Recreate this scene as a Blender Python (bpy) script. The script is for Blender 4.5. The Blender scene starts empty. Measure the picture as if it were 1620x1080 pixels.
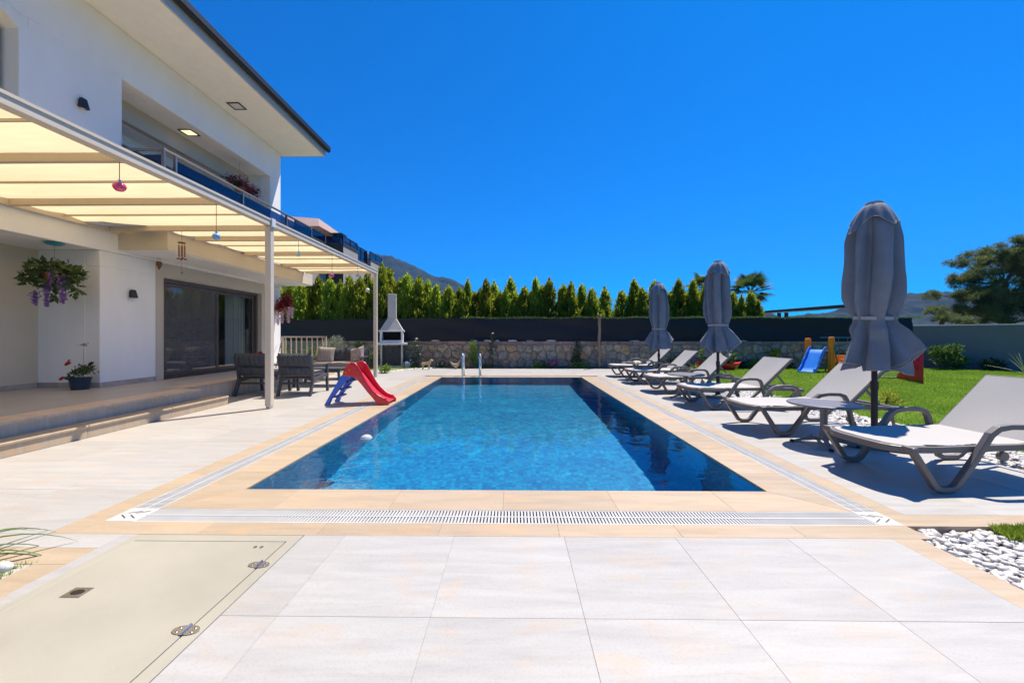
import bpy, bmesh, math, random
import numpy as np
from mathutils import Vector, Matrix, noise as mnoise

SC = bpy.context.scene
COL = SC.collection
PI = math.pi
R = math.radians

# ------------------------------------------------------------------ camera
cam_d = bpy.data.cameras.new('camera')
cam = bpy.data.objects.new('camera', cam_d)
COL.objects.link(cam)
cam.location = (0, 0, 1.18)
cam.rotation_euler = (R(90), 0, R(0.7))
cam_d.sensor_width = 36.0
cam_d.lens = 14.0
cam_d.shift_x = 0.0029
cam_d.shift_y = -0.0056
cam_d.clip_start = 0.05
cam_d.clip_end = 20000
SC.camera = cam

# ------------------------------------------------------------------ sky and sun
SUN_EL, SUN_AZ = 62.5, 43.0          # azimuth measured from +Y towards +X
world = bpy.data.worlds.new('World')
SC.world = world
world.use_nodes = True
wn, wl = world.node_tree.nodes, world.node_tree.links
wn.clear()
sky = wn.new('ShaderNodeTexSky')
sky.sky_type = 'NISHITA'
sky.sun_disc = False
sky.sun_elevation = R(SUN_EL)
sky.sun_rotation = R(SUN_AZ)
sky.altitude = 900
sky.air_density = 1.0
sky.dust_density = 0.7
sky.ozone_density = 3.5
hs = wn.new('ShaderNodeHueSaturation')
hs.inputs['Saturation'].default_value = 1.45
hs.inputs['Value'].default_value = 1.0
bg = wn.new('ShaderNodeBackground')
bg.inputs['Strength'].default_value = 0.074
wo = wn.new('ShaderNodeOutputWorld')
tint = wn.new('ShaderNodeMix'); tint.data_type = 'RGBA'; tint.blend_type = 'MULTIPLY'; tint.inputs[0].default_value = 1.0
tint.inputs[7].default_value = (0.34, 0.82, 1.36, 1)
wl.new(sky.outputs[0], tint.inputs[6])
wl.new(tint.outputs[2], hs.inputs['Color'])
wl.new(hs.outputs[0], bg.inputs['Color'])
wl.new(bg.outputs[0], wo.inputs['Surface'])

sun_d = bpy.data.lights.new('sun', 'SUN')
sun_d.energy = 4.7
sun_d.angle = R(0.55)
sun_d.color = (1.0, 0.92, 0.80)
sun = bpy.data.objects.new('sun', sun_d)
COL.objects.link(sun)
sdir = Vector((math.sin(R(SUN_AZ)) * math.cos(R(SUN_EL)), math.cos(R(SUN_AZ)) * math.cos(R(SUN_EL)), math.sin(R(SUN_EL))))
sun.location = sdir * 60
sun.rotation_euler = sdir.to_track_quat('Z', 'Y').to_euler()
sun_d.cycles.is_caustics_light = True

SC.view_settings.view_transform = 'Standard'
SC.view_settings.look = 'None'
SC.view_settings.exposure = 0.80
SC.view_settings.gamma = 1.0
SC.view_settings.use_curve_mapping = False
SC.render.engine = 'CYCLES'
SC.cycles.use_denoising = True
SC.cycles.max_bounces = 8
SC.cycles.transparent_max_bounces = 12
SC.cycles.sample_clamp_indirect = 6.0
SC.cycles.volume_bounces = 0

# ------------------------------------------------------------------ materials
MATS = {}

def nodes_of(name):
    m = bpy.data.materials.new(name)
    m.use_nodes = True
    m.node_tree.nodes.clear()
    out = m.node_tree.nodes.new('ShaderNodeOutputMaterial')
    return m, m.node_tree.nodes, m.node_tree.links, out

def ramp(nt, stops):
    r = nt.new('ShaderNodeValToRGB')
    el = r.color_ramp.elements
    while len(el) > 1:
        el.remove(el[-1])
    el[0].position = stops[0][0]
    el[0].color = tuple(stops[0][1]) + (1,)
    for p, c in stops[1:]:
        e = el.new(p)
        e.color = tuple(c) + (1,)
    return r

def mat(name, col, rough=0.6, var=0.12, scale=6.0, bump=0.0, bscale=40.0, metallic=0.0, spec=0.5,
        stretch=(1, 1, 1), col2=None, objrand=0.0, coords='Object', trans=0.0, detail=5.0, coat=0.0):
    """principled material with a noisy colour, optional fine relief and a per-object shift"""
    m, N, L, out = nodes_of(name)
    b = N.new('ShaderNodeBsdfPrincipled')
    L.new(b.outputs[0], out.inputs[0])
    tc = N.new('ShaderNodeTexCoord')
    mp = N.new('ShaderNodeMapping')
    mp.inputs['Scale'].default_value = stretch
    if coords == 'World':
        g = N.new('ShaderNodeNewGeometry')
        L.new(g.outputs['Position'], mp.inputs['Vector'])
    else:
        L.new(tc.outputs[coords], mp.inputs['Vector'])
    oi = N.new('ShaderNodeObjectInfo')
    ad = N.new('ShaderNodeVectorMath')
    ad.operation = 'MULTIPLY_ADD'
    cx = N.new('ShaderNodeCombineXYZ')
    for i in range(3):
        L.new(oi.outputs['Random'], cx.inputs[i])
    L.new(cx.outputs[0], ad.inputs[0])
    ad.inputs[1].default_value = (37, 53, 71) if objrand or coords != 'World' else (0, 0, 0)
    L.new(mp.outputs[0], ad.inputs[2])
    nz = N.new('ShaderNodeTexNoise')
    nz.inputs['Scale'].default_value = scale
    nz.inputs['Detail'].default_value = detail
    nz.inputs['Roughness'].default_value = 0.6
    L.new(ad.outputs[0], nz.inputs['Vector'])
    c2 = col2 if col2 else tuple(min(1, c * (1 + var)) for c in col)
    c1 = tuple(c * (1 - var) for c in col) if not col2 else col
    rp = ramp(N, [(0.32, c1), (0.68, c2)])
    L.new(nz.outputs['Fac'], rp.inputs[0])
    csock = rp.outputs[0]
    if objrand:
        h = N.new('ShaderNodeHueSaturation')
        mr = N.new('ShaderNodeMapRange')
        mr.inputs['To Min'].default_value = 1 - objrand
        mr.inputs['To Max'].default_value = 1 + objrand
        L.new(oi.outputs['Random'], mr.inputs['Value'])
        L.new(mr.outputs[0], h.inputs['Value'])
        L.new(csock, h.inputs['Color'])
        csock = h.outputs[0]
    L.new(csock, b.inputs['Base Color'])
    mr2 = N.new('ShaderNodeMapRange')
    mr2.inputs['To Min'].default_value = max(0.02, rough - 0.07)
    mr2.inputs['To Max'].default_value = min(1, rough + 0.07)
    L.new(nz.outputs['Fac'], mr2.inputs['Value'])
    L.new(mr2.outputs[0], b.inputs['Roughness'])
    b.inputs['Metallic'].default_value = metallic
    b.inputs['Specular IOR Level'].default_value = spec
    b.inputs['Coat Weight'].default_value = coat
    if bump:
        n2 = N.new('ShaderNodeTexNoise')
        n2.inputs['Scale'].default_value = bscale
        n2.inputs['Detail'].default_value = 4
        L.new(ad.outputs[0], n2.inputs['Vector'])
        bp = N.new('ShaderNodeBump')
        bp.inputs['Strength'].default_value = bump
        bp.inputs['Distance'].default_value = 0.02
        L.new(n2.outputs['Fac'], bp.inputs['Height'])
        L.new(bp.outputs[0], b.inputs['Normal'])
    if trans:
        t = N.new('ShaderNodeBsdfTranslucent')
        L.new(csock, t.inputs['Color'])
        mx = N.new('ShaderNodeMixShader')
        mx.inputs[0].default_value = trans
        L.new(b.outputs[0], mx.inputs[1])
        L.new(t.outputs[0], mx.inputs[2])
        L.new(mx.outputs[0], out.inputs[0])
    MATS[name] = m
    return m

def stone_mat(name, base, dark, stain, stain_amt=0.35, rough=0.42, vein=(1.2, 9, 1), rand=0.05):
    """honed travertine: soft bands along x, warm stains of their own shape, fine pits"""
    m, N, L, out = nodes_of(name)
    b = N.new('ShaderNodeBsdfPrincipled')
    L.new(b.outputs[0], out.inputs[0])
    g = N.new('ShaderNodeNewGeometry')
    oi = N.new('ShaderNodeObjectInfo')
    cx = N.new('ShaderNodeCombineXYZ')
    for i in range(3):
        L.new(oi.outputs['Random'], cx.inputs[i])
    ad = N.new('ShaderNodeVectorMath'); ad.operation = 'MULTIPLY_ADD'
    ad.inputs[1].default_value = (31, 47, 13)
    L.new(cx.outputs[0], ad.inputs[0]); L.new(g.outputs['Position'], ad.inputs[2])
    mp = N.new('ShaderNodeMapping'); mp.inputs['Scale'].default_value = vein
    L.new(ad.outputs[0], mp.inputs['Vector'])
    n1 = N.new('ShaderNodeTexNoise'); n1.inputs['Scale'].default_value = 1.6; n1.inputs['Detail'].default_value = 8
    n1.inputs['Roughness'].default_value = 0.62; n1.inputs['Distortion'].default_value = 0.6
    L.new(mp.outputs[0], n1.inputs['Vector'])
    r1 = ramp(N, [(0.3, dark), (0.62, base)])
    L.new(n1.outputs['Fac'], r1.inputs[0])
    mp2 = N.new('ShaderNodeMapping'); mp2.inputs['Scale'].default_value = (1.3, 3.2, 1)
    L.new(ad.outputs[0], mp2.inputs['Vector'])
    n2 = N.new('ShaderNodeTexNoise'); n2.inputs['Scale'].default_value = 2.1; n2.inputs['Detail'].default_value = 6
    n2.inputs['Distortion'].default_value = 1.0
    L.new(mp2.outputs[0], n2.inputs['Vector'])
    r2 = ramp(N, [(0.54, (0, 0, 0)), (0.78, (stain_amt,) * 3)])
    L.new(n2.outputs['Fac'], r2.inputs[0])
    mx = N.new('ShaderNodeMix'); mx.data_type = 'RGBA'
    L.new(r2.outputs[0], mx.inputs[0]); L.new(r1.outputs[0], mx.inputs[6]); mx.inputs[7].default_value = stain + (1,)
    # fine speckle
    n3 = N.new('ShaderNodeTexNoise'); n3.inputs['Scale'].default_value = 90; n3.inputs['Detail'].default_value = 5
    L.new(ad.outputs[0], n3.inputs['Vector'])
    r3 = ramp(N, [(0.3, (0.92, 0.92, 0.915)), (0.5, (1, 1, 1))])
    L.new(n3.outputs['Fac'], r3.inputs[0])
    m2 = N.new('ShaderNodeMix'); m2.data_type = 'RGBA'; m2.blend_type = 'MULTIPLY'; m2.inputs[0].default_value = 1
    L.new(mx.outputs[2], m2.inputs[6]); L.new(r3.outputs[0], m2.inputs[7])
    h = N.new('ShaderNodeHueSaturation')
    mr = N.new('ShaderNodeMapRange'); mr.inputs['To Min'].default_value = 1 - rand; mr.inputs['To Max'].default_value = 1 + rand
    L.new(oi.outputs['Random'], mr.inputs['Value']); L.new(mr.outputs[0], h.inputs['Value']); L.new(m2.outputs[2], h.inputs['Color'])
    L.new(h.outputs[0], b.inputs['Base Color'])
    rr = N.new('ShaderNodeMapRange'); rr.inputs['To Min'].default_value = rough - 0.1; rr.inputs['To Max'].default_value = rough + 0.15
    L.new(n1.outputs['Fac'], rr.inputs['Value']); L.new(rr.outputs[0], b.inputs['Roughness'])
    b.inputs['Specular IOR Level'].default_value = 0.4
    bp = N.new('ShaderNodeBump'); bp.inputs['Strength'].default_value = 0.12; bp.inputs['Distance'].default_value = 0.004
    L.new(n3.outputs['Fac'], bp.inputs['Height']); L.new(bp.outputs[0], b.inputs['Normal'])
    MATS[name] = m
    return m

def glass_mat(name, tint, ior=1.45, veil=0.0):
    """window glass: mirror by fresnel over a tinted see-through layer"""
    m, N, L, out = nodes_of(name)
    tr = N.new('ShaderNodeBsdfTransparent'); tr.inputs[0].default_value = tint + (1,)
    gl = N.new('ShaderNodeBsdfGlossy'); gl.inputs['Roughness'].default_value = 0.01
    lw = N.new('ShaderNodeLayerWeight'); lw.inputs[0].default_value = 0.5
    pw = N.new('ShaderNodeMath'); pw.operation = 'POWER'; pw.inputs[1].default_value = 4.0
    L.new(lw.outputs['Facing'], pw.inputs[0])
    r0 = ((ior - 1) / (ior + 1)) ** 2
    fr = N.new('ShaderNodeMapRange'); fr.inputs['To Min'].default_value = r0; fr.inputs['To Max'].default_value = 0.9
    L.new(pw.outputs[0], fr.inputs['Value'])
    if veil:
        df = N.new('ShaderNodeBsdfDiffuse'); df.inputs[0].default_value = (0.30, 0.30, 0.30, 1)
        mv = N.new('ShaderNodeMixShader'); mv.inputs[0].default_value = veil
        L.new(tr.outputs[0], mv.inputs[1]); L.new(df.outputs[0], mv.inputs[2]); tr = mv
    n = N.new('ShaderNodeTexNoise'); n.inputs['Scale'].default_value = 0.8
    bp = N.new('ShaderNodeBump'); bp.inputs['Strength'].default_value = 0.02; L.new(n.outputs['Fac'], bp.inputs['Height'])
    L.new(bp.outputs[0], gl.inputs['Normal'])
    mx = N.new('ShaderNodeMixShader')
    L.new(fr.outputs[0], mx.inputs[0]); L.new(tr.outputs[0], mx.inputs[1]); L.new(gl.outputs[0], mx.inputs[2])
    L.new(mx.outputs[0], out.inputs[0])
    MATS[name] = m
    return m

def leaf_mat(name, c1, c2, tip=None, rough=0.6, trans=0.3, rand=0.12, scale=9.0):
    """foliage: two greens in patches, tip colour by the face attribute 'tip', light through the leaf"""
    m, N, L, out = nodes_of(name)
    b = N.new('ShaderNodeBsdfPrincipled')
    g = N.new('ShaderNodeNewGeometry')
    n = N.new('ShaderNodeTexNoise'); n.inputs['Scale'].default_value = scale; n.inputs['Detail'].default_value = 3
    L.new(g.outputs['Position'], n.inputs['Vector'])
    r = ramp(N, [(0.35, c1), (0.65, c2)])
    L.new(n.outputs['Fac'], r.inputs[0])
    c = r.outputs[0]
    if tip:
        at = N.new('ShaderNodeAttribute'); at.attribute_name = 'tip'
        mx = N.new('ShaderNodeMix'); mx.data_type = 'RGBA'
        L.new(at.outputs['Fac'], mx.inputs[0]); L.new(c, mx.inputs[6]); mx.inputs[7].default_value = tip + (1,)
        c = mx.outputs[2]
    oi = N.new('ShaderNodeObjectInfo')
    mr = N.new('ShaderNodeMapRange'); mr.inputs['To Min'].default_value = 1 - rand; mr.inputs['To Max'].default_value = 1 + rand
    L.new(oi.outputs['Random'], mr.inputs['Value'])
    h = N.new('ShaderNodeHueSaturation'); L.new(mr.outputs[0], h.inputs['Value']); L.new(c, h.inputs['Color'])
    mh = N.new('ShaderNodeMapRange'); mh.inputs['To Min'].default_value = 0.485; mh.inputs['To Max'].default_value = 0.515
    L.new(oi.outputs['Random'], mh.inputs['Value']); L.new(mh.outputs[0], h.inputs['Hue'])
    L.new(h.outputs[0], b.inputs['Base Color'])
    b.inputs['Roughness'].default_value = rough
    b.inputs['Specular IOR Level'].default_value = 0.3
    t = N.new('ShaderNodeBsdfTranslucent'); L.new(h.outputs[0], t.inputs['Color'])
    mx2 = N.new('ShaderNodeMixShader'); mx2.inputs[0].default_value = trans
    L.new(b.outputs[0], mx2.inputs[1]); L.new(t.outputs[0], mx2.inputs[2]); L.new(mx2.outputs[0], out.inputs[0])
    MATS[name] = m
    return m

stone_mat('pale travertine', (0.432, 0.413, 0.388), (0.375, 0.357, 0.335), (0.49, 0.36, 0.25), 0.55)
stone_mat('beige travertine', (0.46, 0.36, 0.25), (0.40, 0.30, 0.20), (0.62, 0.37, 0.18), 0.5, rand=0.07)
stone_mat('warm travertine', (0.68, 0.52, 0.37), (0.55, 0.41, 0.28), (0.5, 0.29, 0.13), 0.5, rand=0.07)
mat('joint mortar', (0.42, 0.38, 0.34), 0.9, coords='World')
mat('white plaster', (0.83, 0.815, 0.79), 0.85, var=0.035, scale=2.2, stretch=(1, 1, .35), bump=0.08, bscale=60, coords='World')
mat('beige plaster', (0.52, 0.46, 0.37), 0.85, var=0.05, scale=1.5, bump=0.08, bscale=60, coords='World')
mat('sand plaster', (0.60, 0.52, 0.40), 0.85, var=0.05, scale=1.2, bump=0.08, bscale=50, coords='World')
mat('skirting stone', (0.38, 0.34, 0.31), 0.5, var=0.2, scale=4, objrand=0.12)
mat('grey wall plaster', (0.215, 0.185, 0.17), 0.85, var=0.05, scale=1.2, bump=0.08, bscale=50, coords='World')
mat('cream metal', (0.60, 0.51, 0.40), 0.4, var=0.03, scale=3)
mat('dark metal', (0.025, 0.026, 0.03), 0.4, var=0.1, metallic=0.3)
mat('black metal', (0.012, 0.012, 0.014), 0.45, var=0.1)
mat('brown aluminium', (0.105, 0.085, 0.072), 0.4, var=0.06, metallic=0.2)
mat('brushed steel', (0.55, 0.54, 0.53), 0.25, var=0.05, metallic=1.0)
mat('chrome', (0.75, 0.76, 0.78), 0.1, var=0.02, metallic=1.0)
mat('roof tile', (0.05, 0.048, 0.05), 0.7, var=0.2)
mat('grey fascia', (0.42, 0.44, 0.46), 0.6, var=0.04)
mat('white plastic', (0.62, 0.61, 0.59), 0.4, var=0.04)
glass_mat('smoked blue glass', (0.20, 0.28, 0.48))
glass_mat('window glass', (0.80, 0.84, 0.84), ior=1.7)
glass_mat('clear glass', (0.8, 0.9, 0.92))

# ------------------------------------------------------------------ helpers
ORG = {}

def reg(o, label=None, cat=None, group=None, kind=None):
    if label: o['label'] = label
    if cat: o['category'] = cat
    if group: o['group'] = group
    if kind: o['kind'] = kind
    return o

def thing(name, label, cat, loc=(0, 0, 0), rz=0.0, group=None):
    o = bpy.data.objects.new(name, None)
    o.empty_display_size = 0.2
    COL.objects.link(o)
    o.location = loc
    o.rotation_euler = (0, 0, rz)
    ORG[o] = Vector(loc)
    return reg(o, label, cat, group)

def copy_tree(o, parent=None):
    c = o.copy()
    COL.objects.link(c)
    c.parent = parent
    for ch in list(o.children):
        copy_tree(ch, c)
    return c

class MB:
    """collects shapes, links them as one mesh object"""
    def __init__(self):
        self.v, self.f, self.mi = [], [], []
        self.cur = 0

    def add(self, vs, fs):
        n = len(self.v)
        self.v.extend([tuple(p) for p in vs])
        self.f.extend([tuple(n + i for i in f) for f in fs])
        self.mi.extend([self.cur] * len(fs))
        return self

    def box(self, x0, x1, y0, y1, z0, z1):
        vs = [(x0, y0, z0), (x1, y0, z0), (x1, y1, z0), (x0, y1, z0), (x0, y0, z1), (x1, y0, z1), (x1, y1, z1), (x0, y1, z1)]
        return self.add(vs, [(0, 3, 2, 1), (4, 5, 6, 7), (0, 1, 5, 4), (1, 2, 6, 5), (2, 3, 7, 6), (3, 0, 4, 7)])

    def obox(self, c, size, rot=(0, 0, 0)):
        """box of given size centred at c, turned by euler rot"""
        from mathutils import Euler
        M = Euler(rot).to_matrix()
        sx, sy, sz = (s / 2 for s in size)
        vs = [M @ Vector(p) + Vector(c) for p in
              [(-sx, -sy, -sz), (sx, -sy, -sz), (sx, sy, -sz), (-sx, sy, -sz), (-sx, -sy, sz), (sx, -sy, sz), (sx, sy, sz), (-sx, sy, sz)]]
        return self.add(vs, [(0, 3, 2, 1), (4, 5, 6, 7), (0, 1, 5, 4), (1, 2, 6, 5), (2, 3, 7, 6), (3, 0, 4, 7)])

    def prism(self, poly, axis, a, b):
        """polygon in the two other axes, extruded along axis from a to b"""
        def P(u, w, t):
            return {'x': (t, u, w), 'y': (u, t, w), 'z': (u, w, t)}[axis]
        n = len(poly)
        vs = [P(u, w, a) for u, w in poly] + [P(u, w, b) for u, w in poly]
        fs = [tuple(range(n))[::-1], tuple(range(n, 2 * n))] + [(i, (i + 1) % n, n + (i + 1) % n, n + i) for i in range(n)]
        return self.add(vs, fs)

    def ribbon(self, pts, w, t0, t1, plane='xz', closed=False, taper=None):
        """a band of width w following the 2D line pts, extruded between t0 and t1"""
        n = len(pts)
        L_, R_ = [], []
        for i, p in enumerate(pts):
            if closed:
                a, b = Vector(pts[i - 1]), Vector(pts[(i + 1) % n])
            else:
                a, b = Vector(pts[max(i - 1, 0)]), Vector(pts[min(i + 1, n - 1)])
            pv = Vector(p)
            d1 = (pv - a); d2 = (b - pv)
            d1 = d1.normalized() if d1.length > 1e-9 else d2.normalized()
            d2 = d2.normalized() if d2.length > 1e-9 else d1
            n1 = Vector((-d1.y, d1.x)); n2 = Vector((-d2.y, d2.x))
            nn = n1 + n2
            nn = nn.normalized() if nn.length > 1e-6 else n1
            k = 1 / max(0.45, nn.dot(n1))
            ww = (w if taper is None else w * taper[i]) / 2 * k
            L_.append(pv + nn * ww); R_.append(pv - nn * ww)
        def P(q, t):
            return {'xz': (q.x, t, q.y), 'yz': (t, q.x, q.y), 'xy': (q.x, q.y, t)}[plane]
        vs = []
        for i in range(n):
            vs += [P(L_[i], t0), P(R_[i], t0), P(R_[i], t1), P(L_[i], t1)]
        fs = []
        rng = n if closed else n - 1
        for i in range(rng):
            a, b = 4 * i, 4 * ((i + 1) % n)
            for k in range(4):
                fs.append((a + k, a + (k + 1) % 4, b + (k + 1) % 4, b + k))
        if not closed:
            fs += [(3, 2, 1, 0), tuple(4 * (n - 1) + k for k in range(4))]
        return self.add(vs, fs)

    def tube(self, pts, r, n=8, cap=True, closed=False):
        pts = [Vector(p) for p in pts]
        m = len(pts)
        rs = r if isinstance(r, (list, tuple)) else [r] * m
        up = Vector((0, 0, 1))
        vs = []
        prev = None
        for i, p in enumerate(pts):
            if closed:
                d = pts[(i + 1) % m] - pts[i - 1]
            else:
                d = pts[min(i + 1, m - 1)] - pts[max(i - 1, 0)]
            d = d.normalized() if d.length > 1e-9 else Vector((0, 0, 1))
            if prev is None:
                a = d.cross(up)
                if a.length < 1e-3: a = d.cross(Vector((1, 0, 0)))
            else:
                a = prev - d * prev.dot(d)
                if a.length < 1e-4: a = d.cross(up)
            a.normalize(); prev = a
            b = d.cross(a)
            for k in range(n):
                t = 2 * PI * k / n
                vs.append(p + (a * math.cos(t) + b * math.sin(t)) * rs[i])
        fs = []
        for i in range(m if closed else m - 1):
            j = (i + 1) % m
            for k in range(n):
                fs.append((i * n + k, i * n + (k + 1) % n, j * n + (k + 1) % n, j * n + k))
        if cap and not closed:
            fs += [tuple(range(n))[::-1], tuple((m - 1) * n + k for k in range(n))]
        return self.add(vs, fs)

    def lathe(self, prof, c=(0, 0, 0), n=20, sx=1, sy=1):
        """profile of (radius, z) turned about the vertical through c"""
        vs = []
        for r, z in prof:
            for k in range(n):
                t = 2 * PI * k / n
                vs.append((c[0] + r * sx * math.cos(t), c[1] + r * sy * math.sin(t), c[2] + z))
        fs = []
        for i in range(len(prof) - 1):
            for k in range(n):
                fs.append((i * n + k, i * n + (k + 1) % n, (i + 1) * n + (k + 1) % n, (i + 1) * n + k))
        if prof[0][0] > 1e-6: fs.append(tuple(range(n))[::-1])
        if prof[-1][0] > 1e-6: fs.append(tuple((len(prof) - 1) * n + k for k in range(n)))
        return self.add(vs, fs)

    def ball(self, c, r, n=10, m=7, sq=(1, 1, 1), jit=0, rnd=None):
        vs, fs = [], []
        for i in range(m + 1):
            ph = PI * i / m
            for k in range(n):
                t = 2 * PI * k / n
                q = 1 + (rnd.uniform(-jit, jit) if rnd else 0)
                vs.append((c[0] + r * sq[0] * q * math.sin(ph) * math.cos(t), c[1] + r * sq[1] * q * math.sin(ph) * math.sin(t), c[2] + r * sq[2] * q * math.cos(ph)))
        for i in range(m):
            for k in range(n):
                fs.append((i * n + k, (i + 1) * n + k, (i + 1) * n + (k + 1) % n, i * n + (k + 1) % n))
        return self.add(vs, fs)

    def build(self, name, m, parent=None, smooth=False, bevel=0.0, segs=1, world=False, label=None, kind=None, weld=False, attr=None):
        if world and parent is not None:
            o3 = ORG[parent]
            self.v = [(a - o3.x, b - o3.y, c - o3.z) for a, b, c in self.v]
        me = bpy.data.meshes.new(name)
        me.from_pydata(self.v, [], self.f)
        if bevel or weld:
            bm = bmesh.new(); bm.from_mesh(me)
            if weld: bmesh.ops.remove_doubles(bm, verts=bm.verts, dist=1e-5)
            if bevel:
                es = [e for e in bm.edges if len(e.link_faces) == 2 and e.calc_face_angle(0) > R(25)]
                bmesh.ops.bevel(bm, geom=es, offset=bevel, segments=segs, profile=0.5, affect='EDGES', clamp_overlap=True)
            bm.to_mesh(me); bm.free()
        ms = m if isinstance(m, (list, tuple)) else [m]
        for q in ms:
            me.materials.append(MATS[q])
        if len(ms) > 1 and len(me.polygons) == len(self.mi):
            me.polygons.foreach_set('material_index', self.mi)
        if attr is not None:
            a = me.attributes.new('tip', 'FLOAT', 'POINT')
            a.data.foreach_set('value', attr)
        if smooth:
            me.polygons.foreach_set('use_smooth', [True] * len(me.polygons))
            if smooth != 'all':
                me.set_sharp_from_angle(angle=R(40))
        me.update()
        o = bpy.data.objects.new(name, me)
        COL.objects.link(o)
        if parent is not None:
            o.parent = parent
            ORG[o] = ORG.get(parent, Vector((0, 0, 0))) if world else Vector((0, 0, 0))
        else:
            ORG[o] = Vector((0, 0, 0))
        if label: o['label'] = label
        if kind: o['kind'] = kind
        return o

def struct(name, mb, m, **k):
    o = mb.build(name, m, **k)
    o['kind'] = 'structure'
    return o

_tile_cache = {}
def tile(name, m, x0, x1, y0, y1, z0, z1, parent, gap=0.0006, bevel=0.0006, jit=None):
    """one slab piece; alike pieces share their mesh"""
    sx, sy, sz = round(x1 - x0 - 2 * gap, 4), round(y1 - y0 - 2 * gap, 4), round(z1 - z0, 4)
    key = (name, m, sx, sy, sz)
    if key not in _tile_cache:
        b = MB().box(-sx / 2, sx / 2, -sy / 2, sy / 2, -sz, 0)
        o = b.build(name, m, bevel=bevel)
        _tile_cache[key] = o.data
    else:
        o = bpy.data.objects.new(name, _tile_cache[key])
        COL.objects.link(o)
    dz = jit.uniform(-0.0003, 0.0003) if jit else 0
    po = ORG.get(parent, Vector((0, 0, 0)))
    o.location = ((x0 + x1) / 2 - po.x, (y0 + y1) / 2 - po.y, z1 + dz - po.z)
    o.parent = parent
    return o
# ================================================================== THE GROUND, THE POOL, THE PAVING
rnd = random.Random(7)
PX0, PX1, PY0, PY1 = -2.07, 1.92, 3.045, 11.40     # water
ZW = -0.012
POOL_D = 1.2

# far ground: one sheet round the garden, open where the pool is
mat('dry field', (0.10, 0.105, 0.05), 0.95, var=0.3, scale=0.02, coords='World')
mat('garden soil', (0.085, 0.06, 0.042), 0.95, var=0.35, scale=9, bump=0.6, bscale=30, coords='World')
mb = MB()
G = 6000.0
gz = -0.075
a0, a1, b0, b1 = PX0 - 0.2, PX1 + 0.2, PY0 - 0.2, PY1 + 0.2
for x0, x1, y0, y1 in ((-G, a0, -200, G), (a1, G, -200, G), (a0, a1, -200, b0), (a0, a1, b1, G)):
    mb.add([(x0, y0, gz), (x1, y0, gz), (x1, y1, gz), (x0, y1, gz)], [(0, 1, 2, 3)])
struct('ground', mb, 'dry field')

# mosaic of the basin
m, N, L, out = nodes_of('blue mosaic')
b = N.new('ShaderNodeBsdfPrincipled')
g = N.new('ShaderNodeNewGeometry')
br = N.new('ShaderNodeTexBrick')
br.offset = 0.0
br.inputs['Scale'].default_value = 1.0
br.inputs['Brick Width'].default_value = 0.05
br.inputs['Row Height'].default_value = 0.05
br.inputs['Mortar Size'].default_value = 0.0035
br.inputs['Color1'].default_value = (0.002, 0.15, 0.32, 1)
br.inputs['Color2'].default_value = (0.005, 0.33, 0.50, 1)
br.inputs['Mortar'].default_value = (0.015, 0.19, 0.34, 1)
sp = N.new('ShaderNodeSeparateXYZ'); cb = N.new('ShaderNodeCombineXYZ')
ad = N.new('ShaderNodeMath'); ad.operation = 'ADD'
L.new(g.outputs['Position'], sp.inputs[0])
L.new(sp.outputs[0], ad.inputs[0]); L.new(sp.outputs[2], ad.inputs[1])
ad2 = N.new('ShaderNodeMath'); ad2.operation = 'ADD'
L.new(sp.outputs[1], ad2.inputs[0]); L.new(sp.outputs[2], ad2.inputs[1])
L.new(ad.outputs[0], cb.inputs[0]); L.new(ad2.outputs[0], cb.inputs[1])
L.new(cb.outputs[0], br.inputs['Vector'])
nz = N.new('ShaderNodeTexNoise'); nz.inputs['Scale'].default_value = 2.2; nz.inputs['Detail'].default_value = 10; nz.inputs['Roughness'].default_value = 0.7
L.new(g.outputs['Position'], nz.inputs['Vector'])
mx = N.new('ShaderNodeMix'); mx.data_type = 'RGBA'; mx.blend_type = 'MULTIPLY'; mx.inputs[0].default_value = 1
rp = ramp(N, [(0.3, (0.55, 0.68, 0.8)), (0.6, (1.0, 1.0, 1.0)), (0.72, (2.2, 1.5, 1.2))])
L.new(nz.outputs['Fac'], rp.inputs[0])
L.new(br.outputs['Color'], mx.inputs[6]); L.new(rp.outputs[0], mx.inputs[7])
L.new(mx.outputs[2], b.inputs['Base Color'])
b.inputs['Roughness'].default_value = 0.4
L.new(b.outputs[0], out.inputs[0])
MATS['blue mosaic'] = m

basin = MB()
t = 0.2
basin.box(PX0 - t, PX1 + t, PY0 - t, PY1 + t, -POOL_D - t, -POOL_D)
basin.box(PX0 - t, PX0, PY0 - t, PY1 + t, -POOL_D, -0.05)
basin.box(PX1, PX1 + t, PY0 - t, PY1 + t, -POOL_D, -0.05)
basin.box(PX0, PX1, PY0 - t, PY0, -POOL_D, -0.05)
basin.box(PX0, PX1, PY1, PY1 + t, -POOL_D, -0.05)
pool = struct('pool_basin', basin, 'blue mosaic')
pool.cycles.is_caustics_receiver = True

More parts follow.
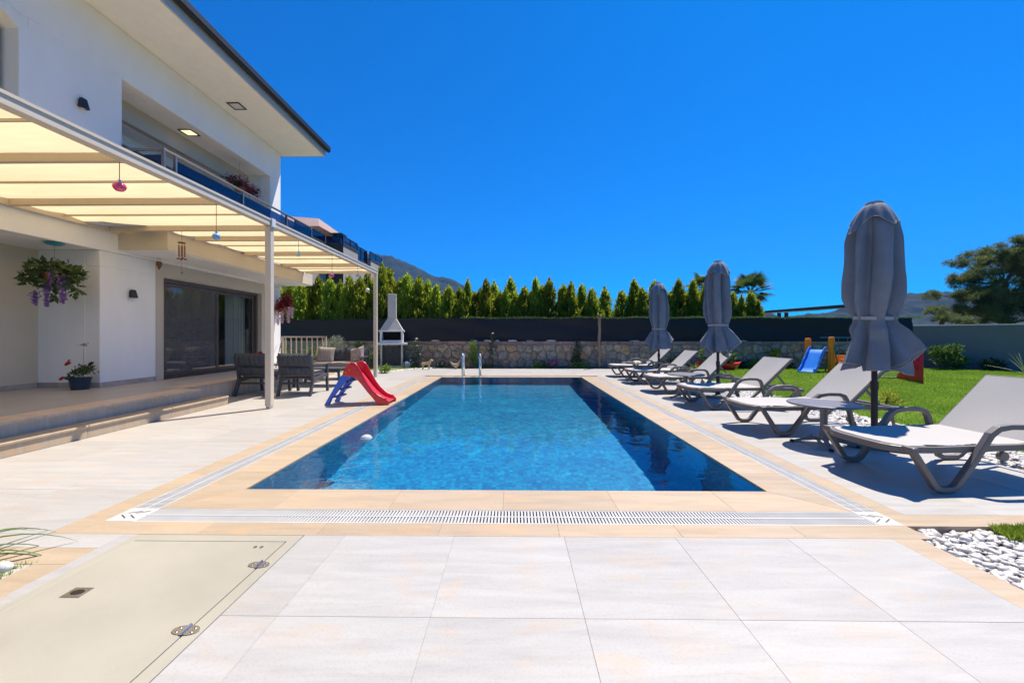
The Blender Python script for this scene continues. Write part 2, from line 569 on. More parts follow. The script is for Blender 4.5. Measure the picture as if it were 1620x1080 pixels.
# water
m, N, L, out = nodes_of('pool water')
gl = N.new('ShaderNodeBsdfGlass'); gl.inputs['IOR'].default_value = 1.33; gl.inputs['Roughness'].default_value = 0.0
gl.inputs['Color'].default_value = (0.86, 0.95, 1.0, 1)
g = N.new('ShaderNodeNewGeometry')
n1 = N.new('ShaderNodeTexNoise'); n1.inputs['Scale'].default_value = 2.6; n1.inputs['Detail'].default_value = 4.0
n1.inputs['Roughness'].default_value = 0.45
n1.inputs['Distortion'].default_value = 0.4
L.new(g.outputs['Position'], n1.inputs['Vector'])
bp = N.new('ShaderNodeBump'); bp.inputs['Strength'].default_value = WATER_BUMP if 'WATER_BUMP' in globals() else 0.17
bp.inputs['Distance'].default_value = 0.06
L.new(n1.outputs['Fac'], bp.inputs['Height']); L.new(bp.outputs[0], gl.inputs['Normal'])
L.new(gl.outputs[0], out.inputs[0])
MATS['pool water'] = m
mb = MB()
nx, ny = 8, 16
for i in range(nx + 1):
    for j in range(ny + 1):
        mb.v.append((PX0 + (PX1 - PX0) * i / nx, PY0 + (PY1 - PY0) * j / ny, ZW))
for i in range(nx):
    for j in range(ny):
        a = i * (ny + 1) + j
        mb.f.append((a, a + ny + 1, a + ny + 2, a + 1)); mb.mi.append(0)
water = struct('water', mb, 'pool water', smooth='all')
water.cycles.is_caustics_caster = True

# ---- paving: every slab a piece of the pool deck
deck = thing('pool_deck', None, None, (0, 0, 0))
deck['kind'] = 'structure'
TH = 0.045
def bed(x0, x1, y0, y1, z=-0.02, name='mortar_bed'):
    return MB().box(x0, x1, y0, y1, z - 0.04, z)
bm_ = MB()
for x0, x1, y0, y1 in ((-1.24, 2.2, 0.5, 2.344), (-4.93, -2.79, 2.19, 14.35), (-2.79, 2.57, 11.9, 14.35), (2.57, 4.45, 2.5, 14.35), (-2.315, -1.24, 2.33, 2.344),
                        (-4.93, -2.315, 0.6, 2.19), (-6, -4.93, 6.81, 12.8)):
    bm_.box(x0 + 0.004, x1 - 0.004, y0 + 0.004, y1 - 0.004, -0.07, -0.003)
bm_.build('mortar_bed', 'joint mortar', deck)

def grid(x0, x1, y0, y1, w, d, ox, oy, m='pale travertine', stagger=0.0):
    """slabs of w by d, cut at the edges of the field"""
    j0 = math.floor((y0 - oy) / d)
    j = j0
    while oy + j * d < y1 - 0.01:
        ya, yb = max(y0, oy + j * d), min(y1, oy + (j + 1) * d)
        sh = (j % 2) * stagger
        i = math.floor((x0 - ox - sh) / w)
        while ox + sh + i * w < x1 - 0.01:
            xa, xb = max(x0, ox + sh + i * w), min(x1, ox + sh + (i + 1) * w)
            if xb - xa > 0.02 and yb - ya > 0.02:
                tile('tile', m, xa, xb, ya, yb, -TH, 0, deck, jit=rnd)
            i += 1
        j += 1
TW, TD = 0.647, 0.677
grid(-1.24, 2.2, 0.99 - TD, 2.344, TW, TD, -0.998, 2.344 - 4 * TD)
grid(-4.92, -2.79, 2.344, 14.3, 0.71, 0.677, -4.92, 2.344)
grid(-5.5, -4.92, 6.82, 14.3, 0.71, 0.677, -5.63, 2.344) if False else None
grid(-5.5, -4.92, 6.82, 12.8, 0.58, 0.677, -5.5, 2.344)
grid(-2.79, 2.57, 11.92, 14.3, 0.67, 0.66, -2.79, 11.92)
grid(2.57, 4.45, 2.66, 14.3, 0.627, 0.677, 2.57, 2.66)
grid(-4.92, -2.315, 2.19, 2.344, 0.71, 0.16, -4.92, 2.19)
tile('tile', 'pale travertine', -2.315, -1.25, 2.33, 2.344, -TH, 0, deck) if False else None
# strips round the hatch and the planter
tile('tile', 'pale travertine', -2.315, -2.235, 1.3, 2.344, -TH, 0, deck)
tile('tile', 'pale travertine', -2.315, -2.235, 0.5, 1.3, -TH, 0, deck)
for ya, yb in ((0.6, 1.25), (1.25, 2.03)):
    tile('border_tile', 'beige travertine', -2.49, -2.315, ya, yb, -TH, 0, deck)
for k in range(3):
    tile('border_tile', 'beige travertine', -4.42 + 0.7 * k, -3.715 + 0.7 * k, 2.03, 2.19, -TH, 0, deck)
# border of the far edge of the paving and by the pebbles
for k in range(8):
    tile('border_tile', 'pale travertine', -2.79 + k * 0.905, -2.79 + (k + 1) * 0.905, 14.3, 14.42, -TH, 0.002, deck)
for k in range(3):
    tile('border_tile', 'beige travertine', 2.425 + k * 0.68, 2.425 + (k + 1) * 0.68, 2.50, 2.66, -TH, 0, deck)
for k in range(3):
    tile('border_tile', 'beige travertine', 2.2, 2.365, 2.344 - (k + 1) * 0.68, 2.344 - k * 0.68, -TH, 0, deck)

# coping of the pool: inner border, drain, outer border
CI, CO = 0.355, 0.53
gx0, gx1, gy0, gy1 = PX0 - CI, PX1 + CI, PY0 - CI + 0.005, PY1 + 0.20
n = 6
w = (gx1 - gx0) / n
for k in range(n):
    a, b_ = gx0 + k * w, gx0 + (k + 1) * w
    if 0 < k < n - 1:
        tile('coping_tile', 'beige travertine', a, b_, gy0, PY0, -TH, 0, deck, jit=rnd)
def mitre(name, poly, m='beige travertine', z=0.0):
    mb = MB().prism(poly, 'z', z - TH, z)
    return mb.build(name, m, deck, bevel=0.0015)
e = 0.0011
mitre('coping_tile', [(gx0, gy0), (gx0 + w - e, gy0), (gx0 + w - e, PY0), (PX0 + e, PY0 - 0)])
mitre('coping_tile', [(gx1 - w + e, gy0), (gx1, gy0), (PX1 - e, PY0), (gx1 - w + e, PY0)])
ny_ = 12
h = (gy1 - gy0) / ny_
for side in (0, 1):
    for k in range(ny_):
        ya, yb = gy0 + k * h, gy0 + (k + 1) * h
        if side == 0:
            xa, xb = gx0, PX0
            if k == 0:
                mitre('coping_tile', [(gx0, gy0 + 0.004), (PX0 - e, PY0), (PX0 - e, yb - e), (gx0, yb - e)])
                continue
        else:
            xa, xb = PX1, gx1
            if k == 0:
                mitre('coping_tile', [(gx1, gy0 + 0.004), (gx1, yb - e), (PX1 + e, yb - e), (PX1 + e, PY0)])
                continue
        tile('coping_tile', 'beige travertine', xa, xb, ya, yb, -TH, 0, deck, jit=rnd)
for k in range(6):
    ww = (PX1 - PX0) / 6
    tile('coping_tile', 'warm travertine', PX0 + k * ww, PX0 + (k + 1) * ww, PY1, gy1, -TH, 0, deck, jit=rnd)
# outer border
ox0, ox1, oy0, oy1 = gx0 - 0.19, gx1 + 0.16, gy0 - 0.19, gy1 + 0.14
bw = 0.165
n = 7
w = (ox1 - ox0) / n
for k in range(n):
    tile('border_tile', 'beige travertine', ox0 + k * w, ox0 + (k + 1) * w, 2.344, oy0, -TH, 0, deck, jit=rnd)
n = 11
h = (14.3 - 2.5) / 14
for k in range(14):
    ya, yb = 2.344 + (11.92 - 2.344) / 14 * k, 2.344 + (11.92 - 2.344) / 14 * (k + 1)
    tile('border_tile', 'beige travertine', -2.79, ox0, ya, yb, -TH, 0, deck, jit=rnd)
    if yb > 2.7:
        tile('border_tile', 'beige travertine', ox1, 2.57, max(ya, 2.66), yb, -TH, 0, deck, jit=rnd)
for k in range(6):
    w6 = (ox1 - ox0) / 6
    tile('border_tile', 'beige travertine', ox0 + k * w6, ox0 + (k + 1) * w6, gy1 + 0.14, 11.92, -TH, 0, deck, jit=rnd)

# drain grate: channel, slats and rib
dr = thing('drain_channel', None, None, (0, 0, 0)); dr['kind'] = 'structure'
ch = MB()
ch.box(ox0, ox1, oy0, gy0, -0.14, -0.10)
ch.box(ox0, gx0, gy0, gy1, -0.14, -0.10)
ch.box(gx1, ox1, gy0, gy1, -0.14, -0.10)
mat('wet channel', (0.05, 0.05, 0.05), 0.5)
ch.build('channel', 'wet channel', dr)
sl = MB()
zt = -0.002
pitch, sw = 0.0215, 0.0125
x = gx0 + 0.0
while x < gx1 - 0.01:
    sl.box(x, x + sw, oy0 + 0.004, gy0 - 0.004, zt - 0.02, zt)
    x += pitch
sl.box(gx0, gx1, oy0 + 0.088, oy0 + 0.102, zt - 0.022, zt + 0.0015)
sl.box(gx0, gx1, oy0 + 0.001, oy0 + 0.010, zt - 0.022, zt + 0.001)
sl.box(gx0, gx1, gy0 - 0.010, gy0 - 0.001, zt - 0.022, zt + 0.001)
y = gy0 + 0.0
while y < gy1 - 0.01:
    sl.box(ox0 + 0.004, gx0 - 0.004, y, y + sw, zt - 0.02, zt)
    sl.box(gx1 + 0.004, ox1 - 0.004, y, y + sw, zt - 0.02, zt)
    y += pitch
for xa in (ox0 + 0.001, ox0 + 0.088, gx0 - 0.010):
    sl.box(xa, xa + 0.010, gy0, gy1, zt - 0.022, zt + 0.001)
for xa in (gx1 + 0.001, gx1 + 0.075, ox1 - 0.011):
    sl.box(xa, xa + 0.010, gy0, gy1, zt - 0.022, zt + 0.001)
mat('grate plastic', (0.50, 0.49, 0.47), 0.45, var=0.06, scale=5, coords='World')
sl.build('grate_slats', 'grate plastic', dr, kind='stuff')
for sx_, xa, xb in ((1, ox0, gx0), (-1, gx1, ox1)):
    cp = MB().box(xa, xb, oy0, gy0, -0.03, 0.001)
    cpo = cp.build('corner_plate', 'grate plastic', dr, bevel=0.002)
    gm = MB()
    cxm = (xa + xb) / 2
    for ang, off in ((25, 0.04), (25, -0.01), (-35, 0.03), (-35, -0.03)):
        aa = R(ang) * sx_
        gm.obox((cxm + sx_ * off, (oy0 + gy0) / 2 + (0.035 if ang > 0 else -0.03), 0.0012), (0.075, 0.006, 0.002), (0, 0, aa))
    gm.build('drain_slot', 'dark metal', cpo)

# access hatch
hatch = thing('access_hatch', 'beige painted metal hatch cover let into the paving with steel hinges', 'hatch', (-1.74, 1.6, 0))
mat('beige paint', (0.37, 0.34, 0.268), 0.5, var=0.09, scale=1.6, detail=12, bump=0.05, bscale=120)
f = MB()
X0, X1, Y1 = -2.235, -1.243, 2.338
f.box(X0, X0 + 0.05, 0.6, Y1, -0.05, 0.002)
f.box(X1 - 0.06, X1, 0.6, Y1, -0.05, 0.002)
f.box(X0 + 0.05, X1 - 0.06, Y1 - 0.07, Y1, -0.05, 0.002)
f.box(X0 + 0.05, X1 - 0.06, 0.6, 0.66, -0.05, 0.002)
f.build('hatch_frame', 'beige paint', hatch, world=True, bevel=0.001)
f = MB().box(X0 + 0.053, X1 - 0.0655, 0.666, Y1 - 0.077, -0.03, 0.004)
lid = f.build('lid', 'beige paint', hatch, world=True, bevel=0.002)
MB().box(X0 + 0.05, X1 - 0.06, 0.66, Y1 - 0.07, -0.05, -0.04).build('gasket', 'black metal', hatch, world=True)
for (hx, hy) in ((-1.31, 2.03), (-1.31, 1.575), (-1.31, 1.1)):
    hm = MB()
    for s in (-1, 1):
        pts = [(hx + s * 0.004, hy - 0.025)]
        for k in range(9):
            a = -PI / 2 + PI * k / 8
            pts.append((hx + s * (0.006 + 0.048 * math.cos(a)), hy + 0.025 * math.sin(a)))
        pts.append((hx + s * 0.004, hy + 0.025))
        hm.prism(pts if s > 0 else pts[::-1], 'z', 0.004, 0.008)
        for q in (-1, 1):
            hm.lathe([(0.005, 0.008), (0.004, 0.0105), (0, 0.011)], (hx + s * 0.03, hy + q * 0.011, 0), 8)
    hm.tube([(hx, hy - 0.027, 0.010), (hx, hy + 0.027, 0.010)], 0.006, 8)
    hm.build('hinge', 'brushed steel', hatch, world=True)
hm = MB()
hm.box(-2.045, -1.955, 1.765, 1.835, 0.004, 0.007)
h_ = hm.build('lifting_plate', 'brushed steel', hatch, world=True, bevel=0.001)
MB().lathe([(0.024, 0.0072), (0.024, 0.0078)], (-2.0, 1.80, 0), 14, 1.2, 0.8).build('finger_hole', 'black metal', h_, world=True)
for (x_, y_) in ((-1.44, 2.2), (-1.405, 2.2), (-1.85, 1.36), (-1.80, 1.36)):
    MB().lathe([(0.011, 0.004), (0.010, 0.0075), (0.0, 0.008)], (x_, y_, 0), 10).build('bolt_head', 'brushed steel', hatch, world=True)
# ================================================================== THE VILLA
ZD = 0.31
FX = -6.95
VY1 = 11.78
mat('warm soffit', (0.84, 0.82, 0.78), 0.85, var=0.03, coords='World')
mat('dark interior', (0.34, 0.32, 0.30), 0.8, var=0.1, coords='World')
mat('curtain cloth', (0.82, 0.82, 0.80), 0.9, var=0.04, trans=0.35)
mat('insect mesh', (0.06, 0.06, 0.062), 0.8)
m, N, L, out = nodes_of('lamp glow')
em = N.new('ShaderNodeEmission'); em.inputs[0].default_value = (1.0, 0.72, 0.42, 1); em.inputs[1].default_value = 0.95
L.new(em.outputs[0], out.inputs[0]); MATS['lamp glow'] = m

villa = thing('villa', 'white two-storey villa with deep eaves, recessed balcony and sliding glass door beside the pool', 'house', (-8.5, 6, 0))
w = MB()
W0, W1 = FX - 0.25, FX
def wb(y0, y1, z0, z1, x0=W0, x1=W1): w.box(x0, x1, y0, y1, z0, z1)
# ground floor, right of the porch
wb(6.6, 7.80, -0.1, 2.35)
wb(10.86, VY1, -0.1, 2.35)
wb(6.6, VY1, 2.35, 2.615)
# first floor
wb(-3.0, VY1, 2.62, 3.45)
wb(-3.0, 3.3, 3.45, 5.73)
wb(5.62, 6.98, 3.45, 5.73)
wb(11.27, VY1, 3.45, 5.73)
wb(-3.0, VY1, 5.73, 6.60)
# end walls
w.box(-13, W0, VY1 - 0.25, VY1, -0.1, 6.6)
w.box(-13, W0, -3.0, -2.75, -0.1, 6.6)
# porch: return wall, back wall, ceiling
w.box(-8.25, W0, 6.6, 6.85, -0.1, 2.62)
w.box(-8.25, W0, -2.75, 6.6, 2.62, 2.75)
# loggia: side walls, deep ceiling, floor
w.box(-8.3, W0, 6.73, 6.98, 3.0, 5.9)
w.box(-8.3, W0, 11.27, 11.5, 3.0, 5.9)
w.box(-7.57, W0, 6.98, 11.27, 5.735, 5.9)
w.box(-8.3, -7.72, 6.98, 11.27, 5.352, 5.5)
w.box(-8.3, W0, 6.98, 11.27, 2.8, 3.0)
w.box(-8.3, -8.1, 6.98, 7.3, 3.0, 5.35)
w.box(-8.3, -8.1, 10.6, 11.27, 3.0, 5.35)
w.box(-8.3, -8.1, 7.3, 10.6, 5.15, 5.35)
w.prism([(5.62, 5.73), (5.62, 5.48), (5.28, 5.73)], 'x', W0, W1 - 0.003)
w.build('wall', 'white plaster', villa, world=True, bevel=0.006)
MB().box(-7.72, -7.57, 6.98, 11.27, 5.355, 5.9).build('loggia_beam', 'beige plaster', villa, world=True, bevel=0.004)
pw = MB()
pw.box(-8.25, -8.0, -2.75, 6.6, -0.1, 2.62)
pw.build('porch_wall', 'sand plaster', villa, world=True)
# rounded frame of the upper window
wf = MB()
wf.ribbon([(5.56, 3.45), (5.56, 5.52), (5.38, 5.66), (3.3, 5.66)], 0.13, FX - 0.26, FX + 0.012, plane='yz')
wfo = wf.build('window_surround', 'white plaster', villa, world=True)
MB().box(-7.24, -7.20, 3.3, 5.5, 3.45, 5.60).build('pane', 'window glass', wfo, world=True)
wf = MB()
wf.box(-7.20, -7.14, 5.36, 5.44, 3.45, 5.55)
wf.box(-7.20, -7.14, 3.3, 5.36, 5.47, 5.55)
wf.build('window_frame', 'beige plaster', wfo, world=True)
MB().box(-7.6, -7.3, 3.3, 5.45, 3.45, 5.6).build('blind', 'beige plaster', wfo, world=True)
# rooms behind the glass
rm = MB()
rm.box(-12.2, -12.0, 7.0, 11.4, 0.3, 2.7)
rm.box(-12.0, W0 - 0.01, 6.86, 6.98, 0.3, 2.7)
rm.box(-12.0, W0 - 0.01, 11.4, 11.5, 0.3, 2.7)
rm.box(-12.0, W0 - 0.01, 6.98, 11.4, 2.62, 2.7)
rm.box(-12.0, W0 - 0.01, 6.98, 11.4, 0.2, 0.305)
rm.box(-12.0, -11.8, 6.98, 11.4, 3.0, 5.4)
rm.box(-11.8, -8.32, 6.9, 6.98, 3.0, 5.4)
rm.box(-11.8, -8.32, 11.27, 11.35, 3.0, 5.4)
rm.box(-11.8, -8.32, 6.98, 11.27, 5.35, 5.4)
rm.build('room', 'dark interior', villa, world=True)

# door surround and sliding door
ds = MB()
ds.box(FX - 0.02, FX + 0.018, 7.64, 7.80, ZD, 2.35)
ds.box(FX - 0.02, FX + 0.018, 10.86, 11.02, ZD, 2.35)
ds.box(FX - 0.02, FX + 0.018, 7.64, 11.02, 2.351, 2.60)
ds.box(FX - 0.21, FX - 0.02, 10.845, 10.862, ZD, 2.35)
ds.box(FX - 0.21, FX - 0.02, 7.795, 7.812, ZD, 2.35)
ds.box(FX - 0.21, FX - 0.02, 7.812, 10.845, 2.332, 2.352)
ds.build('door_surround', 'beige plaster', villa, world=True, bevel=0.003)
sd = MB()
DXA, DXB = FX - 0.20, FX - 0.08
sd.box(DXA, DXB, 7.813, 7.87, ZD, 2.33)
sd.box(DXA, DXB, 10.79, 10.845, ZD, 2.33)
sd.box(DXA, DXB, 7.87, 10.79, 2.26, 2.33)
sd.box(DXA - 0.02, DXB + 0.03, 7.813, 10.845, ZD, ZD + 0.035)
door = sd.build('sliding_door', 'brown aluminium', villa, world=True, bevel=0.003)
for (ya, yb, xo, nm) in ((7.88, 9.42, 0.05, 'screen_leaf'), (9.36, 10.79, 0.0, 'door_leaf')):
    lf = MB()
    xa, xb = DXA + 0.015 + xo, DXA + 0.055 + xo
    z0, z1 = ZD + 0.045, 2.25
    lf.box(xa, xb, ya, ya + 0.07, z0, z1)
    lf.box(xa, xb, yb - 0.07, yb, z0, z1)
    lf.box(xa, xb, ya + 0.07, yb - 0.07, z0, z0 + 0.08)
    lf.box(xa, xb, ya + 0.07, yb - 0.07, z1 - 0.07, z1)
    lf.build(nm, 'brown aluminium', door, world=True, bevel=0.003)
    MB().box(xa + 0.016, xa + 0.022, ya + 0.07, yb - 0.07, z0 + 0.08, z1 - 0.07).build('pane', 'smoky pane' if nm == 'screen_leaf' else 'window glass', door, world=True) if 'smoky pane' in MATS else None
glass_mat('smoky pane', (0.55, 0.56, 0.57), ior=1.8, veil=0.30)
for (ya, yb, xo, gm_) in ((7.88, 9.42, 0.05, 'smoky pane'), (9.36, 10.79, 0.0, 'window glass')):
    xa = DXA + 0.015 + xo
    MB().box(xa + 0.016, xa + 0.022, ya + 0.07, yb - 0.07, ZD + 0.125, 2.18).build('pane', gm_, door, world=True)
# curtain behind the right leaf
cu = MB()
pts = []
for k in range(60):
    t_ = k / 59
    pts.append((-7.34 + 0.035 * math.sin(t_ * 46) + 0.01 * math.sin(t_ * 17), 10.02 + 0.72 * t_))
for i in range(59):
    a, b_ = pts[i], pts[i + 1]
    cu.add([(a[0], a[1], ZD + 0.03), (b_[0], b_[1], ZD + 0.03), (b_[0], b_[1], 2.25), (a[0], a[1], 2.25)], [(0, 1, 2, 3)])
cur = cu.build('curtain', 'curtain cloth', None, smooth='all', weld=True)
reg(cur, 'white gathered curtain hanging behind the right pane of the sliding door', 'curtain')
# dining set faintly seen inside
mat('indoor wood', (0.14, 0.09, 0.05), 0.5, var=0.2)
dt = thing('dining_table', 'dark wooden table standing indoors behind the sliding glass', 'table', (-9.3, 9.3, 0.31))
MB().box(-0.5, 0.5, -0.8, 0.8, 0.72, 0.76).build('table_top', 'indoor wood', dt, bevel=0.006)
for sx_ in (-1, 1):
    for sy_ in (-1, 1):
        MB().box(sx_ * 0.42 - 0.03, sx_ * 0.42 + 0.03, sy_ * 0.7 - 0.03, sy_ * 0.7 + 0.03, 0, 0.72).build('leg', 'indoor wood', dt)
ip = thing('house_plant', 'leafy potted plant standing indoors behind the glass door', 'plant', (-8.1, 9.75, 0.31))
INDOOR_PLANT = ip

# upper loggia glazing
lg = MB()
for ya in (7.3, 8.93, 10.52):
    lg.box(-8.22, -8.16, ya, ya + 0.08, 3.0, 5.15)
lg.box(-8.22, -8.16, 7.38, 10.52, 5.07, 5.149)
lgo = lg.build('balcony_door', 'brown aluminium', villa, world=True)
MB().box(-8.2, -8.19, 7.38, 8.93, 3.02, 5.07).build('pane', 'window glass', lgo, world=True)
MB().box(-8.2, -8.19, 9.01, 10.52, 3.02, 5.07).build('pane', 'window glass', lgo, world=True)

# skirting: single stones
rs = random.Random(3)
def skirt(along, fixed, a, b_, out_):
    t_ = a
    while t_ < b_ - 0.02:
        l_ = min(rs.uniform(0.28, 0.42), b_ - t_)
        mbk = MB()
        if along == 'y': mbk.box(fixed, fixed + out_, t_ + 0.001, t_ + l_ - 0.001, ZD, ZD + 0.085)
        else: mbk.box(t_ + 0.001, t_ + l_ - 0.001, fixed - out_, fixed, ZD, ZD + 0.085)
        mbk.build('skirting_stone', 'skirting stone', villa, world=True, bevel=0.002)
        t_ += l_
skirt('y', FX, 6.59, 7.64, 0.014)
skirt('x', 6.6, -8.0, FX + 0.014, 0.014)
skirt('y', -8.0, 3.0, 6.585, 0.014)
skirt('y', FX, 11.02, VY1, 0.014)

# roof: soffit, fascia, gutter, tiled slope
roof = MB()
roof.add([(-5.66, -3.4, 6.86), (-5.66, 12.02, 6.86), (-10.5, 12.02, 8.9), (-10.5, -3.4, 8.9),
          (-5.66, -3.4, 6.96), (-5.66, 12.02, 6.96), (-10.5, 12.02, 9.0), (-10.5, -3.4, 9.0)],
         [(0, 1, 2, 3), (7, 6, 5, 4), (0, 4, 5, 1), (1, 5, 6, 2), (2, 6, 7, 3), (3, 7, 4, 0)])
roof_o = roof.build('roof', 'roof tile', villa, world=True)
s_ = MB()
s_.box(-10.5, -5.74, -3.4, 11.98, 6.605, 6.75)
s_.build('soffit', 'warm soffit', roof_o, world=True, bevel=0.004)
s_ = MB()
s_.box(-5.738, -5.70, -3.4, 12.0, 6.60, 6.84)
s_.box(-10.5, -5.74, 11.982, 12.01, 6.60, 6.90)
s_.build('fascia', 'grey fascia', roof_o, world=True, bevel=0.003)
s_ = MB()
prof = [(-5.69, 6.84), (-5.69, 6.78), (-5.66, 6.74), (-5.60, 6.74), (-5.57, 6.78), (-5.57, 6.90), (-5.60, 6.91), (-5.66, 6.90)]
s_.prism(prof, 'y', -3.4, 12.05)
s_.build('gutter', 'black metal', roof_o, world=True, bevel=0.003)
s_ = MB()
s_.obox((-5.80, 11.88, 6.86), (0.13, 0.10, 0.10), (0.2, 0.3, 0.2))
s_.build('gutter_outlet', 'white plastic', roof_o, world=True, bevel=0.01)

# recessed lamps
def square_lamp(x, y, z, lit, label):
    t_ = thing('recessed_lamp', label, 'lamp', (x, y, z), 0, 'square recessed lamps under the villa roof')
    f_ = MB()
    a = 0.15
    f_.box(-a, a, -a, -a + 0.035, -0.012, 0); f_.box(-a, a, a - 0.035, a, -0.012, 0)
    f_.box(-a, -a + 0.035, -a + 0.035, a - 0.035, -0.012, 0); f_.box(a - 0.035, a, -a + 0.035, a - 0.035, -0.012, 0)
    f_.build('frame', 'black metal', t_)
    MB().box(-a + 0.036, a - 0.036, -a + 0.036, a - 0.036, -0.006, 0.0).build('diffuser', 'lamp glow' if lit else 'white plastic', t_)
square_lamp(-6.55, 9.33, 6.604, False, 'unlit square lamp with black frame in the white roof soffit')
square_lamp(-7.28, 8.84, 5.734, True, 'lit warm square lamp with black frame in the balcony recess ceiling')

# wall sconces
def sconce(y, z, s, label):
    t_ = thing('wall_lamp', label, 'wall lamp', (FX, y, z), 0, 'black wall lamps on the villa')
    q = MB()
    a, b_ = 0.07 * s, 0.10 * s
    top, bot = 0.11 * s, -0.11 * s
    q.add([(0.02, -a * 0.8, top), (0.10 * s, -a * 0.8, top), (0.10 * s, a * 0.8, top), (0.02, a * 0.8, top),
           (0.02, -b_ * 0.95, bot), (0.13 * s, -b_ * 0.95, bot), (0.13 * s, b_ * 0.95, bot), (0.02, b_ * 0.95, bot)],
          [(0, 1, 2, 3), (7, 6, 5, 4), (0, 4, 5, 1), (1, 5, 6, 2), (2, 6, 7, 3), (3, 7, 4, 0)])
    q.build('lamp_shade', 'black metal', t_, bevel=0.006)
    MB().box(0, 0.022, -0.05 * s, 0.05 * s, -0.07 * s, 0.07 * s).build('back_plate', 'black metal', t_, bevel=0.002)
    MB().box(0.035, 0.085 * s, -0.04 * s, 0.04 * s, bot - 0.004, bot - 0.001).build('diffuser', 'white plastic', t_)
sconce(6.30, 4.90, .72, 'black wedge wall lamp high on the white wall above the canopy')
sconce(7.14, 1.94, 0.66, 'black wedge wall lamp on the ground-floor wall left of the sliding door')

# balcony slab and railing
bs = MB()
bs.box(-6.96, -6.07, 6.91, 11.93, 2.69, 3.02)
bsl = bs.build('balcony_slab', 'sand plaster', villa, world=True, bevel=0.004)
MB().box(-6.95, -6.09, 6.93, 11.91, 2.675, 2.689).build('slab_underside', 'white plaster', bsl, world=True)
mat('railing steel', (0.26, 0.24, 0.22), 0.38, metallic=0.8)
rail = thing('balcony_railing', 'smoked glass balcony railing with steel handrail above the pergola', 'railing', (-6.1, 9.3, 3.02))
hr = MB()
hr.tube([(-6.93, 6.86, 4.42), (-6.11, 6.86, 4.42)], 0.026, 10)
hr.tube([(-6.10, 6.84, 4.42), (-6.10, 11.95, 4.42)], 0.026, 10)
hr.build('handrail', 'railing steel', rail, world=True, smooth=True)
for y_ in (6.86, 7.10, 8.88, 10.60, 11.90):
    p_ = MB()
    p_.box(-6.125, -6.075, y_ - 0.02, y_ + 0.02, 3.02, 4.40)
    p_.build('post', 'railing steel', rail, world=True, bevel=0.003)
MB().box(-6.90, -6.14, 6.855, 6.867, 3.08, 4.33).build('glass_panel', 'smoked blue glass', rail, world=True)
for (ya, yb) in ((7.13, 8.86), (8.90, 10.58), (10.62, 11.88)):
    MB().box(-6.106, -6.094, ya, yb, 3.08, 4.33).build('glass_panel', 'smoked blue glass', rail, world=True)

# ================================================================== TERRACE AND STEP
ter = thing('terrace', None, None, (0, 0, 0)); ter['kind'] = 'structure'
tb = MB()
tb.box(-8.0, -5.20, -2.7, 6.46, -0.05, ZD - 0.03)
tb.box(-12, -5.52, 6.85, 12.2, -0.05, ZD - 0.03)
tb.box(-8.0, -5.52, 6.46, 6.85, -0.05, ZD - 0.03)
tb.build('terrace_core', 'joint mortar', ter)
def tgrid(x0, x1, y0, y1, w_, d_, m_, z1, th, nm='tile', off=0):
    x = x0
    i = 0
    while x < x1 - 0.01:
        xb = min(x + w_, x1)
        y = y0 - (off if i % 2 else 0)
        while y < y1 - 0.01:
            ya, yb = max(y, y0), min(y + d_, y1)
            if yb - ya > 0.03:
                tile(nm, m_, x, xb, ya, yb, z1 - th, z1, ter, jit=rnd)
            y += d_
        x = xb
        i += 1
tgrid(-8.0, -5.52, 0.0, 6.6, 0.62, 1.1, 'pale travertine', ZD, 0.03, off=0.5)
tgrid(-6.95, -5.86, 6.6, 12.2, 0.545, 1.12, 'pale travertine', ZD, 0.03, off=0.5)
tgrid(-5.52, -5.14, 0.0, 6.5, 0.38, 1.08, 'warm travertine', ZD, 0.03, 'nosing_slab')
tgrid(-5.86, -5.49, 6.5, 12.2, 0.37, 1.14, 'warm travertine', ZD, 0.03, 'nosing_slab')
for k in range(6):
    ya, yb = k * 1.08, min((k + 1) * 1.08, 6.48)
    MB().box(-5.20, -5.16, ya + 0.001, yb - 0.001, 0.0, ZD - 0.03).build('riser_slab', 'warm travertine', ter)
for k in range(5):
    ya = 6.5 + k * 1.14
    MB().box(-5.52, -5.505, ya + 0.001, ya + 1.139, 0.0, ZD - 0.03).build('riser_slab', 'warm travertine', ter)
MB().box(-5.52, -5.161, 6.481, 6.495, 0.0, ZD - 0.03).build('riser_slab', 'warm travertine', ter)
stp = thing('stone_step', None, None, (0, 0, 0)); stp['kind'] = 'structure'
for k in range(6):
    ya, yb = 0.02 + k * 1.13, 0.02 + (k + 1) * 1.13
    MB().box(-5.155, -4.925, ya + 0.001, yb - 0.001, 0.001, 0.118).build('riser_slab', 'beige travertine', stp)
    MB().box(-5.155, -4.905, ya + 0.001, yb - 0.001, 0.120, 0.150).build('tread_slab', 'beige travertine', stp, bevel=0.006)

